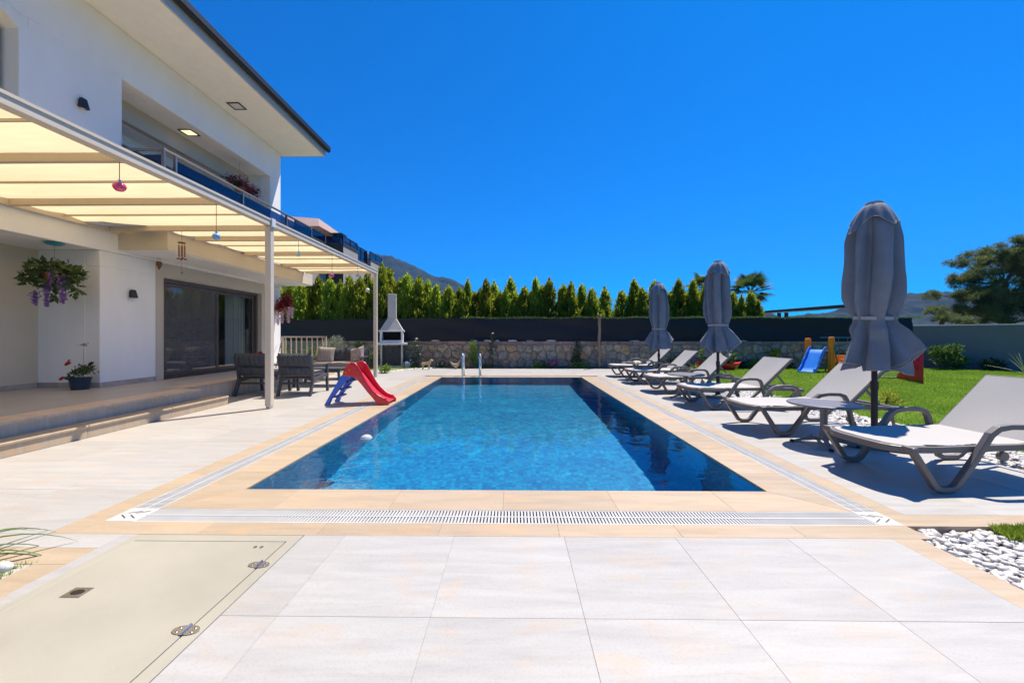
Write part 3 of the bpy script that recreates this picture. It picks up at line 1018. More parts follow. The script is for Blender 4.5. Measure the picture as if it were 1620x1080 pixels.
# railing at the end of the terrace
mat('railing paint', (0.40, 0.33, 0.25), 0.45)
tr = thing('terrace_railing', 'beige metal railing with upright bars at the end of the terrace', 'railing', (-6.4, 12.25, 0.31))
q = MB(); q.box(-7.15, -5.80, 12.22, 12.27, 1.12, 1.165); q.build('top_rail', 'railing paint', tr, world=True, bevel=0.004)
q = MB(); q.box(-7.15, -5.80, 12.23, 12.26, 0.38, 0.41); q.build('bottom_rail', 'railing paint', tr, world=True)
k = 0
x = -7.06
while x < -5.8:
    wd = 0.014
    MB().box(x - wd, x + wd, 12.232, 12.258, 0.41, 1.12).build('baluster', 'railing paint', tr, world=True)
    x += 0.163
for x in (-7.15, -5.82):
    MB().box(x - 0.025, x + 0.025, 12.22, 12.27, 0.31, 1.16).build('post', 'railing paint', tr, world=True)
st = thing('slanted_pole', 'thin grey pole leaning against the white wall behind the armchairs', 'pole', (-6.75, 11.9, 0.31))
st.children
q = MB(); q.tube([(-6.5, 10.8, 0.31), (-6.86, 11.7, 1.16)], 0.012, 6)
q.build('shaft', 'brushed steel', st, world=True)
for p_ in ((-6.5, 10.8, 0.325),):
    MB().lathe([(0.03, -0.015), (0.025, 0.01), (0.0, 0.012)], p_, 8).build('foot', 'black metal', st, world=True)

# ================================================================== PERGOLA
perg = thing('pergola', 'cream metal pergola with pale fabric canopy along the villa', 'pergola', (-5.3, 6.4, 0))
PXB = -3.97
q = MB()
q.box(PXB - 0.05, PXB + 0.05, 1.2, 11.46, 2.955, 3.06)
q.build('outer_beam', 'cream metal', perg, world=True, bevel=0.006)
q = MB()
q.box(PXB + 0.052, PXB + 0.062, 1.2, 11.46, 3.035, 3.063)
q.build('gutter_strip', 'cream metal', perg, world=True)
for y_ in (1.45, 6.42, 11.38):
    q = MB(); q.box(PXB - 0.047, PXB + 0.047, y_ - 0.05, y_ + 0.05, 0.05, 2.954)
    p_ = q.build('post', 'cream metal', perg, world=True, bevel=0.006)
    q = MB(); q.box(PXB - 0.035, PXB + 0.035, y_ - 0.035, y_ + 0.035, 0.0, 0.05); q.build('foot', 'brushed steel', p_, world=True)
q = MB(); q.box(PXB + 0.052, PXB + 0.075, 6.37, 6.47, 2.94, 3.075); q.build('joint_plate', 'white plastic', perg, world=True, bevel=0.003)
q = MB()
q.box(-6.94, -6.88, 1.2, 6.885, 2.955, 3.06)
q.box(-6.06, -6.0, 6.90, 11.46, 3.03, 3.10)
q.build('wall_beam', 'cream metal', perg, world=True, bevel=0.004)
THICK = (2.72, 4.04, 5.37, 6.72, 7.44, 8.82, 10.27)
THIN = (2.05, 3.36, 4.72, 6.02, 8.1, 9.52, 10.9)
mat('rafter paint', (0.56, 0.46, 0.33), 0.6, var=0.04)
for y_ in THICK:
    q = MB(); xi = -6.88 if y_ < 6.88 else -6.0
    q.box(xi, PXB - 0.051, y_ - 0.03, y_ + 0.03, 2.96, 3.055)
    q.build('rafter', 'rafter paint', perg, world=True, bevel=0.004)
q = MB(); q.box(-6.0, PXB - 0.051, 11.40, 11.46, 2.97, 3.058); q.build('rafter', 'cream metal', perg, world=True, bevel=0.004)
for y_ in THIN:
    q = MB(); xi = -6.88 if y_ < 6.88 else -6.0
    q.box(xi, PXB - 0.051, y_ - 0.012, y_ + 0.012, 3.012, 3.036)
    q.build('batten', 'rafter paint', perg, world=True)
# canopy cloth, one bay between each pair of battens, sagging a little
m, N, L, out = nodes_of('canopy cloth')
d_ = N.new('ShaderNodeBsdfDiffuse'); t_ = N.new('ShaderNodeBsdfTranslucent')
g = N.new('ShaderNodeNewGeometry')
nz = N.new('ShaderNodeTexNoise'); nz.inputs['Scale'].default_value = 2.5; nz.inputs['Detail'].default_value = 4
mp = N.new('ShaderNodeMapping'); mp.inputs['Scale'].default_value = (0.6, 3.0, 1)
L.new(g.outputs['Position'], mp.inputs[0]); L.new(mp.outputs[0], nz.inputs['Vector'])
rp = ramp(N, [(0.3, (0.80, 0.62, 0.37)), (0.7, (0.87, 0.70, 0.44))])
L.new(nz.outputs['Fac'], rp.inputs[0])
L.new(rp.outputs[0], d_.inputs[0]); L.new(rp.outputs[0], t_.inputs[0])
mx = N.new('ShaderNodeMixShader'); mx.inputs[0].default_value = 0.58
L.new(d_.outputs[0], mx.inputs[1]); L.new(t_.outputs[0], mx.inputs[2]); L.new(mx.outputs[0], out.inputs[0])
MATS['canopy cloth'] = m
q = MB(); q.add([(-6.944, 6.70, 3.05), (-6.0, 6.70, 3.05), (-6.0, 7.02, 3.05), (-6.944, 7.02, 3.05)], [(0, 1, 2, 3)]); q.build('canopy_panel', 'canopy cloth', perg, world=True)
ys = sorted(list(THICK) + list(THIN) + [1.3, 11.42])
for i in range(len(ys) - 1):
    ya, yb = ys[i], ys[i + 1]
    xi = -6.944 if yb < 6.9 else -6.02
    q = MB()
    n_, m_ = 10, 8
    for a in range(n_ + 1):
        for b_ in range(m_ + 1):
            x = xi + (PXB - 0.055 - xi) * a / n_
            y = ya + (yb - ya) * b_ / m_
            s = math.sin(PI * b_ / m_)
            z = 3.052 - 0.035 * s * (1 + 0.5 * math.sin(a * 1.3 + i))
            q.v.append((x, y + 0.0, z))
    for a in range(n_):
        for b_ in range(m_):
            k = a * (m_ + 1) + b_
            q.f.append((k, k + 1, k + m_ + 2, k + m_ + 1)); q.mi.append(0)
    q.build('canopy_panel', 'canopy cloth', perg, world=True, smooth='all')

# hanging ornaments of the pergola
mat('pink glass', (0.72, 0.05, 0.16), 0.12, var=0.05, coat=0.5)
mat('blue glass', (0.16, 0.34, 0.62), 0.12, var=0.05, coat=0.5)
mat('green glass', (0.42, 0.60, 0.48), 0.12, var=0.05, coat=0.5)
mat('magenta glass', (0.55, 0.03, 0.32), 0.12, var=0.05, coat=0.5)
mat('grey glass', (0.35, 0.42, 0.46), 0.12, var=0.05, coat=0.5)
mat('string', (0.22, 0.2, 0.17), 0.9)
def bauble(y, z, r, m_, label, sq=1.0, x=-4.05):
    t_ = thing('hanging_lamp', label, 'hanging lamp', (x, y, z), 0, 'coloured glass baubles hanging from the pergola')
    MB().tube([(0, 0, r * 1.1), (0, 0, 2.958 - z)], 0.004, 5).build('cord', 'string', t_)
    MB().lathe([(r * 0.35, r * 1.25), (r * 0.36, r * 0.85), (r * 0.3, r * 0.8)], (0, 0, 0), 10).build('cap', 'brushed steel', t_, smooth=True)
    MB().lathe([(0, -r), (r * 0.5, -r * 0.88), (r * 0.85, -r * 0.5), (r, 0), (r * 0.88, r * 0.42), (r * 0.5, r * 0.78), (r * 0.3, r * 0.9)][:7] if True else [], (0, 0, 0), 16, sq, sq).build('globe', m_, t_, smooth='all')
bauble(4.04, 2.71, 0.052, 'pink glass', 'pink glass bauble hanging nearest on a cord under the canopy edge', 1.12)
bauble(5.37, 2.53, 0.05, 'blue glass', 'blue glass bauble on a cord left of the near pergola post')
bauble(7.44, 2.71, 0.045, 'green glass', 'pale green glass bauble on a cord just right of the near pergola post')
bauble(8.82, 2.52, 0.045, 'magenta glass', 'magenta glass bauble on a long cord towards the far pergola post')
bauble(10.27, 2.74, 0.045, 'grey glass', 'grey glass bauble on a cord near the far pergola corner')
bauble(11.38, 2.49, 0.06, 'clear bauble' if 'clear bauble' in MATS else 'white plastic', 'white glass bauble hanging lowest beside the far pergola post', x=-4.2)

wc = thing('wind_chime', 'wooden wind chime hanging from a canopy rafter before the sliding door', 'wind chime', (-5.66, 6.72, 2.25))
mat('chime wood', (0.20, 0.085, 0.035), 0.6, var=0.2)
MB().tube([(0, 0, 0.0), (0, 0, 0.71)], 0.003, 5).build('cord', 'string', wc)
MB().lathe([(0.055, 0.505), (0.055, 0.52)], (0, 0, 0), 14).build('top_disc', 'chime wood', wc)
for k in range(6):
    a = k * PI / 3
    x, y = 0.045 * math.cos(a), 0.045 * math.sin(a)
    q = MB(); q.tube([(x, y, 0.47 - 0.02 * (k % 2)), (x, y, 0.27)], 0.007, 6)
    q.tube([(x, y, 0.51), (x, y, 0.27)], 0.0015, 4)
    q.build('chime_rod', 'chime wood', wc)
q = MB()
for k in range(6):
    a = k * PI / 3 + 0.3
    q.ball((0.055 * math.cos(a), 0.055 * math.sin(a), 0.235 + 0.008 * (k % 2)), 0.02, 8, 5, (1.3, 0.9, 0.8))
q.build('bell_cluster', 'chime wood', wc, kind='stuff')
MB().ball((0, 0, 0.0), 0.014, 8, 6, (0.8, 0.8, 1.6)).build('clapper', 'chime wood', wc)
w2 = thing('wooden_bell', 'small brown wooden bell hanging at the balcony underside left of the door', 'bell', (-6.80, 7.55, 2.50))
MB().prism([(-0.055, 0.10), (-0.06, 0.04), (-0.03, -0.01), (0, -0.06), (0.03, -0.01), (0.06, 0.04), (0.055, 0.10)], 'x', -0.012, 0.012).build('bell_body', 'chime wood', w2, bevel=0.004)
for dy in (-0.03, 0, 0.03):
    MB().tube([(0, dy, 0.10), (0, dy, 0.175)], 0.002, 4).build('cord', 'string', w2)
# ================================================================== GARDEN
def np_mesh(name, verts, faces_n, m, parent=None, tip=None, kind=None, smooth=False):
    """verts: (F*k,3) with k=faces_n vertices per face, in order"""
    me = bpy.data.meshes.new(name)
    nv = len(verts); nf = nv // faces_n
    me.vertices.add(nv); me.loops.add(nv); me.polygons.add(nf)
    me.vertices.foreach_set('co', np.asarray(verts, dtype=np.float32).ravel())
    me.loops.foreach_set('vertex_index', np.arange(nv, dtype=np.int32))
    me.polygons.foreach_set('loop_start', np.arange(0, nv, faces_n, dtype=np.int32))
    me.polygons.foreach_set('loop_total', np.full(nf, faces_n, dtype=np.int32))
    if tip is not None:
        a = me.attributes.new('tip', 'FLOAT', 'POINT')
        a.data.foreach_set('value', np.repeat(np.asarray(tip, dtype=np.float32), faces_n))
    me.materials.append(MATS[m])
    me.update(calc_edges=True)
    o = bpy.data.objects.new(name, me)
    COL.objects.link(o)
    if parent is not None: o.parent = parent
    ORG[o] = Vector((0, 0, 0))
    if kind: o['kind'] = kind
    return o

def unit(v):
    return v / np.maximum(np.linalg.norm(v, axis=-1, keepdims=True), 1e-9)

def leaves(P, D, ln, wd, rg, fold=0.0):
    """diamond leaves at P along D, length ln, width wd (arrays); returns quads"""
    n = len(P)
    side = unit(np.cross(D, rg.normal(size=(n, 3))))
    ln = ln[:, None]; wd = wd[:, None]
    up = np.cross(side, D)
    a = P
    b = P + D * ln * 0.45 + side * wd * 0.5 + up * ln * 0.06
    c = P + D * ln
    d = P + D * ln * 0.45 - side * wd * 0.5 + up * ln * 0.06
    return np.stack([a, b, c, d], 1).reshape(-1, 3)

def clump_points(clumps, n, rg, shell=0.6):
    """n points spread through ellipsoids (x,y,z,rx,ry,rz), more of them near the outside"""
    cl = np.array(clumps, dtype=float)
    vol = cl[:, 3] * cl[:, 4] * cl[:, 5]
    idx = rg.choice(len(cl), size=n, p=vol ** 0.7 / (vol ** 0.7).sum())
    d = unit(rg.normal(size=(n, 3)))
    r = rg.uniform(shell, 1.0, n) ** 1.0 * (0.85 + 0.3 * rg.random(n))
    r = np.where(rg.random(n) < 0.25, r * rg.random(n), r)
    P = cl[idx, :3] + d * r[:, None] * cl[idx, 3:6]
    return P, d

def bush(name, label, cat, loc, clumps, n, leaf, m, seed=1, group=None, stems=5, wide=0.5, flowers=None, updir=0.4, shell=0.5, stem_m='bark', stem_r=0.008):
    rg = np.random.default_rng(seed); rr = random.Random(seed)
    t = thing(name, label, cat, loc, 0, group)
    P, d = clump_points(clumps, n, rg, shell)
    D = unit(d * 0.8 + rg.normal(size=(n, 3)) * 0.6 + np.array([0, 0, updir]))
    ln = leaf * rg.uniform(0.6, 1.3, n)
    np_mesh('foliage', leaves(P, D, ln, ln * wide, rg), 4, m, t, tip=rg.random(n) ** 2)
    q = MB()
    for k in range(stems):
        c = clumps[k % len(clumps)]
        e_ = (c[0] + rr.uniform(-.4, .4) * c[3], c[1] + rr.uniform(-.4, .4) * c[4], c[2] + 0.3 * c[5])
        b_ = (rr.uniform(-.03, .03), rr.uniform(-.03, .03), -0.02)
        mid = ((b_[0] + e_[0]) / 2 + rr.uniform(-.03, .03), (b_[1] + e_[1]) / 2 + rr.uniform(-.03, .03), (b_[2] + e_[2]) / 2)
        q.tube([b_, mid, e_], [stem_r, stem_r * 0.7, stem_r * 0.35], 5)
    q.build('stems', stem_m, t, kind='stuff')
    if flowers:
        fm, fn, fr = flowers
        for k in range(fn):
            c = clumps[k % len(clumps)]
            dd = Vector((rr.uniform(-1, 1), rr.uniform(-1, 0.2), rr.uniform(-.1, 1))).normalized()
            p = Vector(c[:3]) + Vector((dd.x * c[3], dd.y * c[4], dd.z * c[5])) * 1.02
            blossom(fm, p, fr * rr.uniform(.8, 1.2), t, rr, dd)
    return t

def blossom(m, p, r, parent, rr, dd=Vector((0, -0.5, 1))):
    q = MB()
    dd = dd.normalized()
    a = dd.orthogonal().normalized(); b_ = dd.cross(a)
    for ring, (n_, rad, up) in enumerate(((6, 1.0, 0.25), (5, 0.62, 0.55), (3, 0.3, 0.8))):
        for k in range(n_):
            t = 2 * PI * (k + ring * 0.4) / n_ + rr.uniform(-.2, .2)
            o1 = (a * math.cos(t) + b_ * math.sin(t))
            s = (-a * math.sin(t) + b_ * math.cos(t))
            P0 = p
            P1 = p + (o1 * 0.6 + s * 0.38) * r * rad + dd * r * up * 0.6
            P2 = p + o1 * r * rad + dd * r * up
            P3 = p + (o1 * 0.6 - s * 0.38) * r * rad + dd * r * up * 0.6
            q.add([P0, P1, P2, P3], [(0, 1, 2, 3)])
    return q.build('blossom', m, parent)

mat('bark', (0.13, 0.09, 0.06), 0.9, var=0.35, scale=14, bump=0.5)
mat('pine bark', (0.11, 0.075, 0.055), 0.9, var=0.35, scale=3, bump=0.6, bscale=8)
mat('log wood', (0.30, 0.20, 0.125), 0.85, var=0.3, scale=5, stretch=(4, 4, 0.5), bump=0.5, bscale=20)
leaf_mat('cypress leaf', (0.075, 0.175, 0.022), (0.14, 0.26, 0.028), (0.60, 0.62, 0.05), trans=0.62, rand=0.28, scale=4)
leaf_mat('pine leaf', (0.085, 0.125, 0.038), (0.15, 0.19, 0.055), (0.26, 0.29, 0.08), trans=0.4, rand=0.1, scale=0.8)
leaf_mat('palm leaf', (0.05, 0.10, 0.025), (0.10, 0.15, 0.045), (0.28, 0.26, 0.12), trans=0.3)
leaf_mat('bush leaf', (0.045, 0.10, 0.022), (0.10, 0.18, 0.035), (0.20, 0.27, 0.06), trans=0.35)
leaf_mat('dark leaf', (0.018, 0.045, 0.014), (0.035, 0.075, 0.022), (0.06, 0.11, 0.03), trans=0.25)
leaf_mat('yellow leaf', (0.32, 0.36, 0.03), (0.16, 0.26, 0.03), (0.62, 0.55, 0.05), trans=0.35)
leaf_mat('lime leaf', (0.10, 0.20, 0.02), (0.18, 0.30, 0.03), (0.30, 0.40, 0.06), trans=0.4)
leaf_mat('olive leaf', (0.16, 0.20, 0.13), (0.26, 0.29, 0.20), (0.38, 0.40, 0.30), trans=0.2)
leaf_mat('ivy leaf', (0.035, 0.075, 0.018), (0.07, 0.115, 0.028), (0.13, 0.17, 0.05), trans=0.3)
leaf_mat('red leaf', (0.22, 0.015, 0.02), (0.32, 0.03, 0.03), (0.45, 0.07, 0.05), trans=0.3)
leaf_mat('purple petal', (0.13, 0.045, 0.28), (0.24, 0.10, 0.42), (0.45, 0.30, 0.60), trans=0.3, scale=30)
leaf_mat('pink petal', (0.62, 0.30, 0.42), (0.75, 0.50, 0.60), (0.85, 0.75, 0.78), trans=0.3, scale=30)
leaf_mat('red petal', (0.42, 0.012, 0.012), (0.55, 0.025, 0.02), None, trans=0.2, scale=30)
leaf_mat('dark red petal', (0.09, 0.006, 0.012), (0.14, 0.01, 0.02), None, trans=0.2, scale=30)
leaf_mat('crimson petal', (0.32, 0.01, 0.06), (0.48, 0.03, 0.10), None, trans=0.2, scale=30)
leaf_mat('magenta petal', (0.50, 0.05, 0.32), (0.65, 0.12, 0.42), None, trans=0.2, scale=30)
leaf_mat('white petal', (0.65, 0.65, 0.58), (0.75, 0.72, 0.68), None, trans=0.2, scale=30)
leaf_mat('grass blade', (0.13, 0.27, 0.014), (0.27, 0.41, 0.03), (0.42, 0.48, 0.09), trans=0.45, scale=0.9)

# ---- lawn and soil
def sheet(name, poly, z, m):
    mb = MB()
    n = len(poly)
    mb.add([(x, y, z) for x, y in poly], [tuple(range(n))])
    return struct(name, mb, m)
mat('lawn soil', (0.12, 0.21, 0.022), 0.95, var=0.35, scale=3, bump=0.5, bscale=60, coords='World')
WALL = [(-13.0, 17.6), (-1.5, 14.9), (14.75, 14.85)]
LAWN_R = [(5.15, 2.0), (5.25, 5), (5.1, 8), (5.2, 11), (5.0, 13.6), (4.6, 14.3), (15.2, 14.9), (18.5, 12.1), (18.5, 2.0)]
LAWN_L = [(-13, 12.9), (-7.3, 12.75), (-4.9, 12.85), (-4.05, 12.95), (-3.85, 13.5), (-3.3, 14.2), (-2.95, 14.75), (-1.6, 14.85), (-13, 17.5)]
sheet('lawn', LAWN_R, -0.02, 'lawn soil')
sheet('lawn', LAWN_L, -0.02, 'lawn soil')
sheet('flower_bed', [(-2.95, 14.42), (5.0, 14.42), (15.2, 14.5), (15.2, 14.84), (-1.5, 14.89)], -0.016, 'garden soil')
sheet('flower_bed', [(-4.92, 0.4), (-2.49, 0.4), (-2.49, 2.03), (-4.92, 2.03)], -0.012, 'garden soil')
# paved patch left of the lawn, up to the house
sheet('path', [(4.45, 1.0), (5.3, 1.0), (5.3, 14.3), (4.45, 14.3)], -0.035, 'garden soil')
sheet('path', [(2.37, -1.0), (7.5, -1.0), (7.5, 2.49), (2.37, 2.49)], -0.055, 'garden soil')

def in_poly(x, y, poly):
    inside = np.zeros(len(x), bool)
    n = len(poly)
    for i in range(n):
        x0, y0 = poly[i]; x1, y1 = poly[(i + 1) % n]
        c = ((y0 > y) != (y1 > y)) & (x < (x1 - x0) * (y - y0) / (y1 - y0 + 1e-12) + x0)
        inside ^= c
    return inside

def grass(poly, n, h, seed, bounds, wfall=None, edge=None):
    rg = np.random.default_rng(seed)
    x = rg.uniform(bounds[0], bounds[1], n); y = rg.uniform(bounds[2], bounds[3], n)
    if wfall:
        keep = rg.random(n) < np.clip((wfall / np.maximum(y, 1)) ** 1.6, 0.12, 1)
        x, y = x[keep], y[keep]
    k = in_poly(x, y, poly); x, y = x[k], y[k]
    n = len(x)
    P = np.stack([x, y, np.full(n, -0.022)], 1)
    D = unit(np.stack([rg.normal(0, .38, n), rg.normal(0, .38, n), np.ones(n)], 1))
    hh = h * rg.uniform(0.55, 1.25, n) * (1 + 0.25 * np.sin(x * 2.3 + y) * np.sin(y * 1.7))
    far = np.clip(y / 6, 1, 2.2)
    side = unit(np.cross(D, rg.normal(size=(n, 3)))) * (0.0045 * far)[:, None]
    T = P + D * hh[:, None]
    V = np.stack([P - side, P + side, T], 1).reshape(-1, 3)
    return V, rg.random(n) ** 2 * 0.8
V1, t1 = grass(LAWN_R, 620000, 0.045, 5, (4.5, 18.5, 2, 14.8), 7.0)
o = np_mesh('grass', V1, 3, 'grass blade', tip=t1, kind='stuff')
V1, t1 = grass(LAWN_L, 60000, 0.05, 6, (-13, -1, 12.5, 17.6))
o = np_mesh('grass', V1, 3, 'grass blade', tip=t1, kind='stuff')
tf = [(-4.92, 0.4), (-2.49, 0.4), (-2.49, 2.03), (-4.92, 2.03)]
V1, t1 = grass(tf, 26000, 0.05, 8, (-4.92, -2.49, 0.4, 2.03))
o = np_mesh('grass', V1, 3, 'grass blade', tip=t1, kind='stuff')
V1, t1 = grass([(2.9, 2.36), (4.4, 2.36), (4.4, 2.495), (2.95, 2.495)], 26000, 0.05, 9, (2.8, 4.4, 2.3, 2.5))
o = np_mesh('grass', V1[: len(V1) // 3 * 3], 3, 'grass blade', tip=t1, kind='stuff')

# ---- white pebbles
m = stone_mat('white pebble', (0.64, 0.61, 0.57), (0.50, 0.46, 0.42), (0.62, 0.48, 0.36), 0.35, rand=0.0)
def pebbles(polys_n, seed, name='pebbles'):
    rr = random.Random(seed)
    q = MB()
    for poly, n, s, z, lay in polys_n:
        xs = [p[0] for p in poly]; ys = [p[1] for p in poly]
        cnt = 0
        while cnt < n:
            x, y = rr.uniform(min(xs), max(xs)), rr.uniform(min(ys), max(ys))
            if not in_poly(np.array([x]), np.array([y]), poly)[0]: continue
            cnt += 1
            a = rr.uniform(0, PI)
            sa, sb, sc_ = s * rr.uniform(0.7, 1.35), s * rr.uniform(0.5, 0.85), s * rr.uniform(0.35, 0.6)
            zz = z + sc_ * 0.5 + rr.choice((0, 0, 1)) * sc_ * 0.7 * lay
            ca, sn = math.cos(a), math.sin(a)
            tilt = rr.uniform(-.3, .3)
            vs, fs = [], []
            NN, MM = 8, 5
            for i in range(1, MM):
                ph = PI * i / MM
                for k in range(NN):
                    t = 2 * PI * k / NN
                    w_ = 1 + 0.12 * math.sin(2 * t + a * 3)
                    X, Y, Z = sa * w_ * math.sin(ph) * math.cos(t), sb * math.sin(ph) * math.sin(t), sc_ * math.cos(ph)
                    Z += X * tilt
                    vs.append((x + X * ca - Y * sn, y + X * sn + Y * ca, zz + Z))
            for i in range(MM - 2):
                for k in range(NN):
                    fs.append((i * NN + k, (i + 1) * NN + k, (i + 1) * NN + (k + 1) % NN, i * NN + (k + 1) % NN))
            fs.append(tuple(range(NN))); fs.append(tuple(range((MM - 2) * NN, (MM - 1) * NN))[::-1])
            q.add(vs, fs)
    o = q.build(name, 'white pebble', None, smooth='all')
    o['kind'] = 'stuff'
    return o
pebbles([([(2.375, 0.9), (5.6, 0.9), (5.6, 2.485), (2.375, 2.485)], 6500, 0.027, -0.040, 1.3),
         ([(4.46, 2.5), (5.22, 2.5), (5.22, 5.0), (4.46, 5.0)], 2600, 0.025, -0.03, 1.0),
         ([(4.46, 5.0), (5.22, 5.0), (5.22, 14.2), (4.46, 14.2)], 4200, 0.032, -0.03, 0.8)], 4)
pebbles([([(-7.2, 12.78), (-4.0, 12.82), (-3.78, 13.5), (-3.2, 14.2), (-2.85, 14.6), (-2.95, 14.75), (-3.4, 14.3), (-4.0, 13.6), (-4.15, 13.0), (-7.2, 12.92)], 500, 0.05, -0.02, 0.6)], 5)
# stray river stones at the corner of the paving
for k, (x, y, s) in enumerate(((2.42, 2.43, 0.05), (2.53, 2.44, 0.045))):
    q = MB(); q.ball((0, 0, s * 0.4), s, 12, 8, (1.4, 0.7, 0.6)); o = q.build('river_stone', 'skirting stone', None, smooth='all')
    o.location = (x, y, -0.05)
    reg(o, ('smooth grey stone wedged in the corner where drain and pebbles meet', 'smooth grey stone beside the first white pebbles at the drain corner')[k], 'stone')
q = MB(); q.ball((0, 0, 0.02), 0.04, 14, 9, (1.2, 0.8, 0.7)); o = q.build('river_stone', 'white pebble', None, smooth='all')
o.location = (-2.585, 1.98, -0.01); reg(o, 'white rounded stone in the grass planter at the left paving corner', 'stone')

# ---- field-stone retaining wall
m, N, L, out = nodes_of('field stone')
b = N.new('ShaderNodeBsdfPrincipled'); L.new(b.outputs[0], out.inputs[0])
oi = N.new('ShaderNodeObjectInfo'); g = N.new('ShaderNodeNewGeometry')
rp = ramp(N, [(0.0, (0.26, 0.24, 0.22)), (0.3, (0.33, 0.30, 0.27)), (0.5, (0.40, 0.31, 0.22)), (0.65, (0.22, 0.21, 0.205)), (0.8, (0.42, 0.29, 0.16)), (0.92, (0.30, 0.29, 0.28)), (1.0, (0.36, 0.25, 0.17))])
rp.color_ramp.interpolation = 'LINEAR'
L.new(oi.outputs['Random'], rp.inputs[0])
nz = N.new('ShaderNodeTexNoise'); nz.inputs['Scale'].default_value = 7; nz.inputs['Detail'].default_value = 7
L.new(g.outputs['Position'], nz.inputs['Vector'])
r2 = ramp(N, [(0.3, (0.62, 0.55, 0.48)), (0.7, (1.55, 1.38, 1.18))]); L.new(nz.outputs['Fac'], r2.inputs[0])
mx = N.new('ShaderNodeMix'); mx.data_type = 'RGBA'; mx.blend_type = 'MULTIPLY'; mx.inputs[0].default_value = 1
L.new(rp.outputs[0], mx.inputs[6]); L.new(r2.outputs[0], mx.inputs[7]); L.new(mx.outputs[2], b.inputs['Base Color'])
bp = N.new('ShaderNodeBump'); bp.inputs['Strength'].default_value = 0.7; bp.inputs['Distance'].default_value = 0.03
L.new(nz.outputs['Fac'], bp.inputs['Height']); L.new(bp.outputs[0], b.inputs['Normal']); b.inputs['Roughness'].default_value = 0.85
MATS['field stone'] = m
mat('wall mortar', (0.20, 0.175, 0.15), 0.95, var=0.3, scale=8, bump=0.5, coords='World')
mat('brick course', (0.30, 0.20, 0.155), 0.9, var=0.3, scale=4, bump=0.4, objrand=0.2)

def clip(poly, px, py, nx_, ny__):
    """keep the side of the line through p where (q-p).n < 0"""
    out_ = []
    n = len(poly)
    for i in range(n):
        a, b_ = poly[i], poly[(i + 1) % n]
        da = (a[0] - px) * nx_ + (a[1] - py) * ny__
        db = (b_[0] - px) * nx_ + (b_[1] - py) * ny__
        if da <= 0: out_.append(a)
        if (da < 0) != (db < 0) and abs(da - db) > 1e-12:
            t = da / (da - db)
            out_.append((a[0] + (b_[0] - a[0]) * t, a[1] + (b_[1] - a[1]) * t))
    return out_

